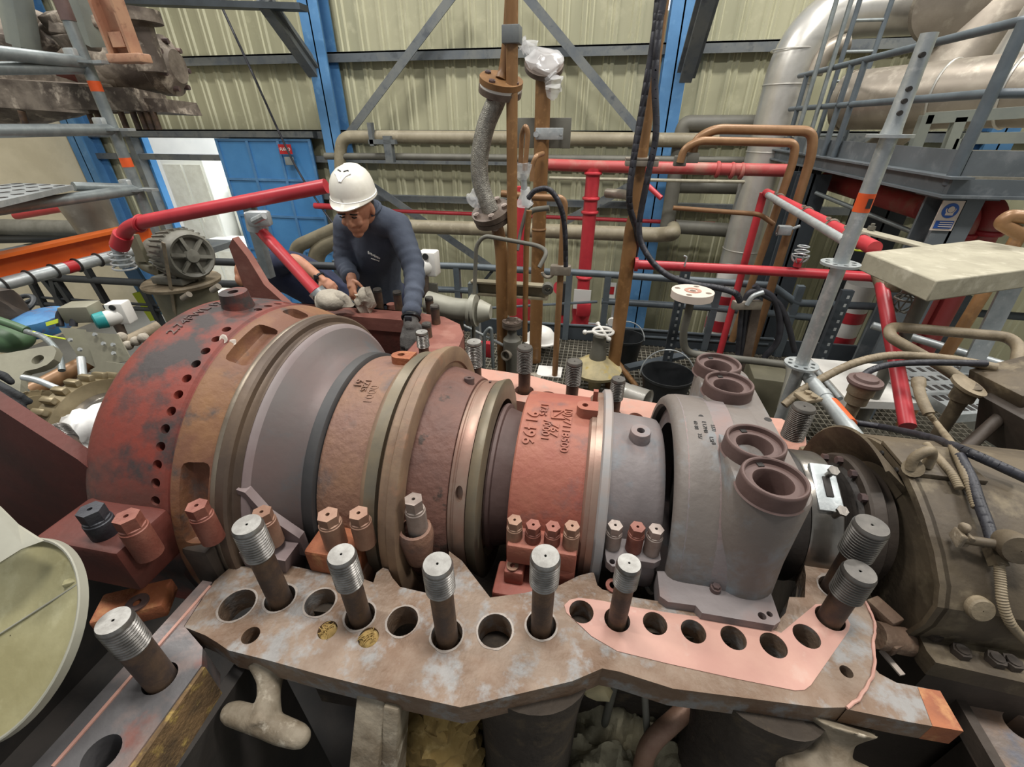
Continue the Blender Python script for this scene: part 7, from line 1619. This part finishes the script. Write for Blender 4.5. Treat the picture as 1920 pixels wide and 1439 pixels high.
# second person bending down behind the far wing
p2 = thing('person', 'person in dark blue work clothes bending down behind the red far wing, forearm bare', 'person', (V(620, 560, 3.0).x, 3.05, FLOOR))
A, B = V(618, 556, 3.0), V(528, 508, 2.95); el, wr = V(556, 490, 2.72), V(602, 523, 2.66); shd = V(528, 492, 2.8); hed = V(466, 512, 2.9)
mb = MB(); limb(mb, [A, A.lerp(B, .5), B], [.12, .12, .12]); limb(mb, [B, hed], [.06, .055]); ell(mb, hed, Matrix.Identity(3), (.09, .1, .11)); ell(mb, hed+Vector((-.02, -.08, -.03)), Matrix.Identity(3), (.03, .04, .05)); limb(mb, [shd, el, wr], [.05, .047, .03]); hand(mb, wr, (wr-el), Vector((.3, -.5, .8)), 1., side=1)
for a in (-1, 1): limb(mb, [A, Vector((A.x+a*.1, 2.95, -.65)), Vector((A.x+a*.12, 3.05, FLOOR+.06))], [.08, .055, .04]); ell(mb, Vector((A.x+a*.12, 2.98, FLOOR+.04)), Matrix.Identity(3), (.045, .12, .04))
remesh(part('body', mb, 'skin', p2), .006)
mb = MB(); limb(mb, [A, A.lerp(B, .5)+Vector((0, 0, .04)), B], [.17, .175, .16], 24); limb(mb, [B+Vector((0, -.05, 0)), shd, shd.lerp(el, .75)], [.11, .085, .062]); mb.jitter(.014, 11); remesh(part('shirt', mb, 'navy_dark', p2), .011)
mb = MB()
for a in (-1, 1): limb(mb, [A, Vector((A.x+a*.1, 2.95, -.65)), Vector((A.x+a*.12, 3.05, FLOOR+.1))], [.13, .09, .075])
remesh(part('trousers', mb, 'navy_dark', p2), .014); mb = MB(); mb.ring(wr.lerp(el, .06), wr-el, .034, .008, 20, 8); mb.obox(wr.lerp(el, .06)+Vector((0, -.035, .015)), (.035, .012, .03), None, .004); part('watch', mb, 'watch', p2)
ell_ = MB(); ell(ell_, hed+Vector((.03, 0, .03)), Matrix.Identity(3), (.088, .098, .095)); part('hair', ell_, 'hair', p2)
# gloved hand resting on the near wing at the left edge
p3 = thing('person', 'black gloved hand reaching in from the left edge over the dark red wing', 'person', P(-60, 700, d=1.2))
mb = MB(); w0 = P(-84, 712, d=1.16); dg = Vector((.86, -.12, -.22)); hand(mb, w0, dg, Vector((-.1, -.35, .9)), 1.0, (16, 18, 20, 24), .0112, side=-1, thumb=30, spread=.0235); limb(mb, [w0-dg*.04, w0-Vector((.3, -.05, -.16))], [.034, .045]); remesh(part('glove', mb, 'glove_black', p3), .0045, 3)
mb = MB(); limb(mb, [w0-Vector((.2, -.035, -.11)), w0-Vector((.4, -.1, -.25))], [.05, .055]); part('sleeve', mb, 'navy', p3)
# ------------------------------------------------------------------ foundation pit under the near flange
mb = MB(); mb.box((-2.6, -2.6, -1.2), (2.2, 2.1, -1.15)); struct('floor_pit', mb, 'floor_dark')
def woolpatch(px0, px1, py0, py1, z, amp, seed, n=44):
    L = [P(px0, py0, z=z), P(px1, py0, z=z), P(px1, py1, z=z), P(px0, py1, z=z)]; mb = MB(); vs = []
    for i in range(n+1):
        for j in range(n+1):
            p = L[0].lerp(L[1], i/n).lerp(L[3].lerp(L[2], i/n), j/n); q = p*16+Vector((seed, 0, 0))
            e = min(i, n-i, j, n-j)/n; h = (noise.noise(q)+.5*noise.noise(q*2.3)+.25*noise.noise(q*5))*amp
            vs.append(p+Vector((noise.noise(q+Vector((5, 0, 0)))*amp*.5, noise.noise(q+Vector((0, 5, 0)))*amp*.5, h-(.12*max(0, .15-e)/.15))))
    return mb.add(vs, [(i*(n+1)+j, (i+1)*(n+1)+j, (i+1)*(n+1)+j+1, i*(n+1)+j+1) for i in range(n) for j in range(n)])
solo('insulation_wool', woolpatch(1040, 1310, 1235, 1600, -.42, .05, 1), 'wool', 'torn grey insulation wool between the two wide dark pipes below the flange', 'insulation', kind='stuff')
solo('insulation_wool', woolpatch(720, 930, 1290, 1600, -.5, .04, 7), 'wool_ochre', 'ochre insulation wool right of the pale grey rib below the flange', 'insulation', kind='stuff')
c = P(830, 1380, z=-.32); mb = MB(); mb.tube([c+Vector((0, .03-.001*k, .2-.008*k)) for k in range(64)], [.055+.03*min(1, k/20)+.004*math.sin(k*.9) for k in range(64)], 40); mb.jitter(.03, 12); mb.jitter(.016, 45)
solo('wrapped_pipe', mb, 'wool_ochre', 'pipe wrapped in shaggy ochre insulation below the middle of the flange', 'pipe', kind='thing')
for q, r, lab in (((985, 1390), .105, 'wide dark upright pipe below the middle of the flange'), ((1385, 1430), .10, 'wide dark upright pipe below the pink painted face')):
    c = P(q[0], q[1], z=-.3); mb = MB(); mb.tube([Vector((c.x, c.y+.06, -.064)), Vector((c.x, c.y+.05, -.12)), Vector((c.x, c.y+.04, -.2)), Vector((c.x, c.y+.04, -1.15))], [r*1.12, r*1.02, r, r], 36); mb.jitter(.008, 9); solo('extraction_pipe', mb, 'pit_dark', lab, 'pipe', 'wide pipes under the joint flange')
pipe('steel_tube', 'straight steel tube standing below the flange edge, left of the bent pipe', 'pipe', [P(1155, 1270, z=-.2), Vector((P(1155, 1270, z=-.2).x, P(1155, 1270, z=-.2).y, -1.1))], .0095, 'pipe_grey', 0, 12, 'thin tubes under the flange')
pipe('steel_tube', 'thin tube slanting behind the bent pipe below the flange', 'pipe', [P(1207, 1280, z=-.2), P(1222, 1500, z=-.5)], .008, 'pipe_grey', 0, 10, 'thin tubes under the flange')
pipe('steel_tube', 'rusty bent pipe below the pink painted face', 'pipe', [P(1330, 1290, z=-.25), P(1272, 1345, z=-.28), P(1215, 1395, z=-.3), P(1198, 1470, z=-.45)], .021, 'nut_rust', .05, 16, 'thin tubes under the flange')
pipe('steel_tube', 'silvery hose below the flange right of the ochre wool', 'pipe', smooth([P(862, 1325, z=-.2), P(850, 1370, z=-.23), P(835, 1410, z=-.28), P(815, 1470, z=-.36)], 6), .008, 'scaffold_dim', 0, 10, 'thin tubes under the flange')
pipe('steel_tube', 'thin grey tube between the rib and the ochre wool', 'pipe', smooth([P(775, 1300, z=-.2), P(755, 1370, z=-.26), P(735, 1460, z=-.35)], 6), .006, 'pipe_grey', 0, 10, 'thin tubes under the flange')
mb = MB(); mb.tube(smooth([P(1448, 1342, z=-.1), P(1450, 1372, z=-.1), P(1462, 1398, z=-.1), P(1478, 1403, z=-.1), P(1487, 1395, z=-.1), P(1486, 1383, z=-.1)], 6), .0014, 6); solo('wire_hook', mb, 'galvanised', 'thin twisted wire hooked below the right part of the flange', 'wire')
mb = MB(); mb.sphere(P(1115, 1283, z=-.25), .03, 14, 10, (1.6, 1, .7)); mb.jitter(.012, 40); solo('yellow_rag', mb, 'yellow_dirty', 'yellowish scrap caught under the flange beside the left wide dark pipe', 'rag')
mb = MB(); mb.obox(P(255, 1135, z=-.02), (.13, .07, .04), rotz(.5), .006); t_ = solo('guide_block', mb, 'rust_orange', 'orange rusty block with a round washer beside the flange arm', 'block'); mb = MB(); mb.lathe([(0, .021), (.004, .021), (.004, .008), (.001, .008)], P(258, 1132, z=.002), (0, 0, 1), 24); part('washer', mb, 'nut_dark', t_)
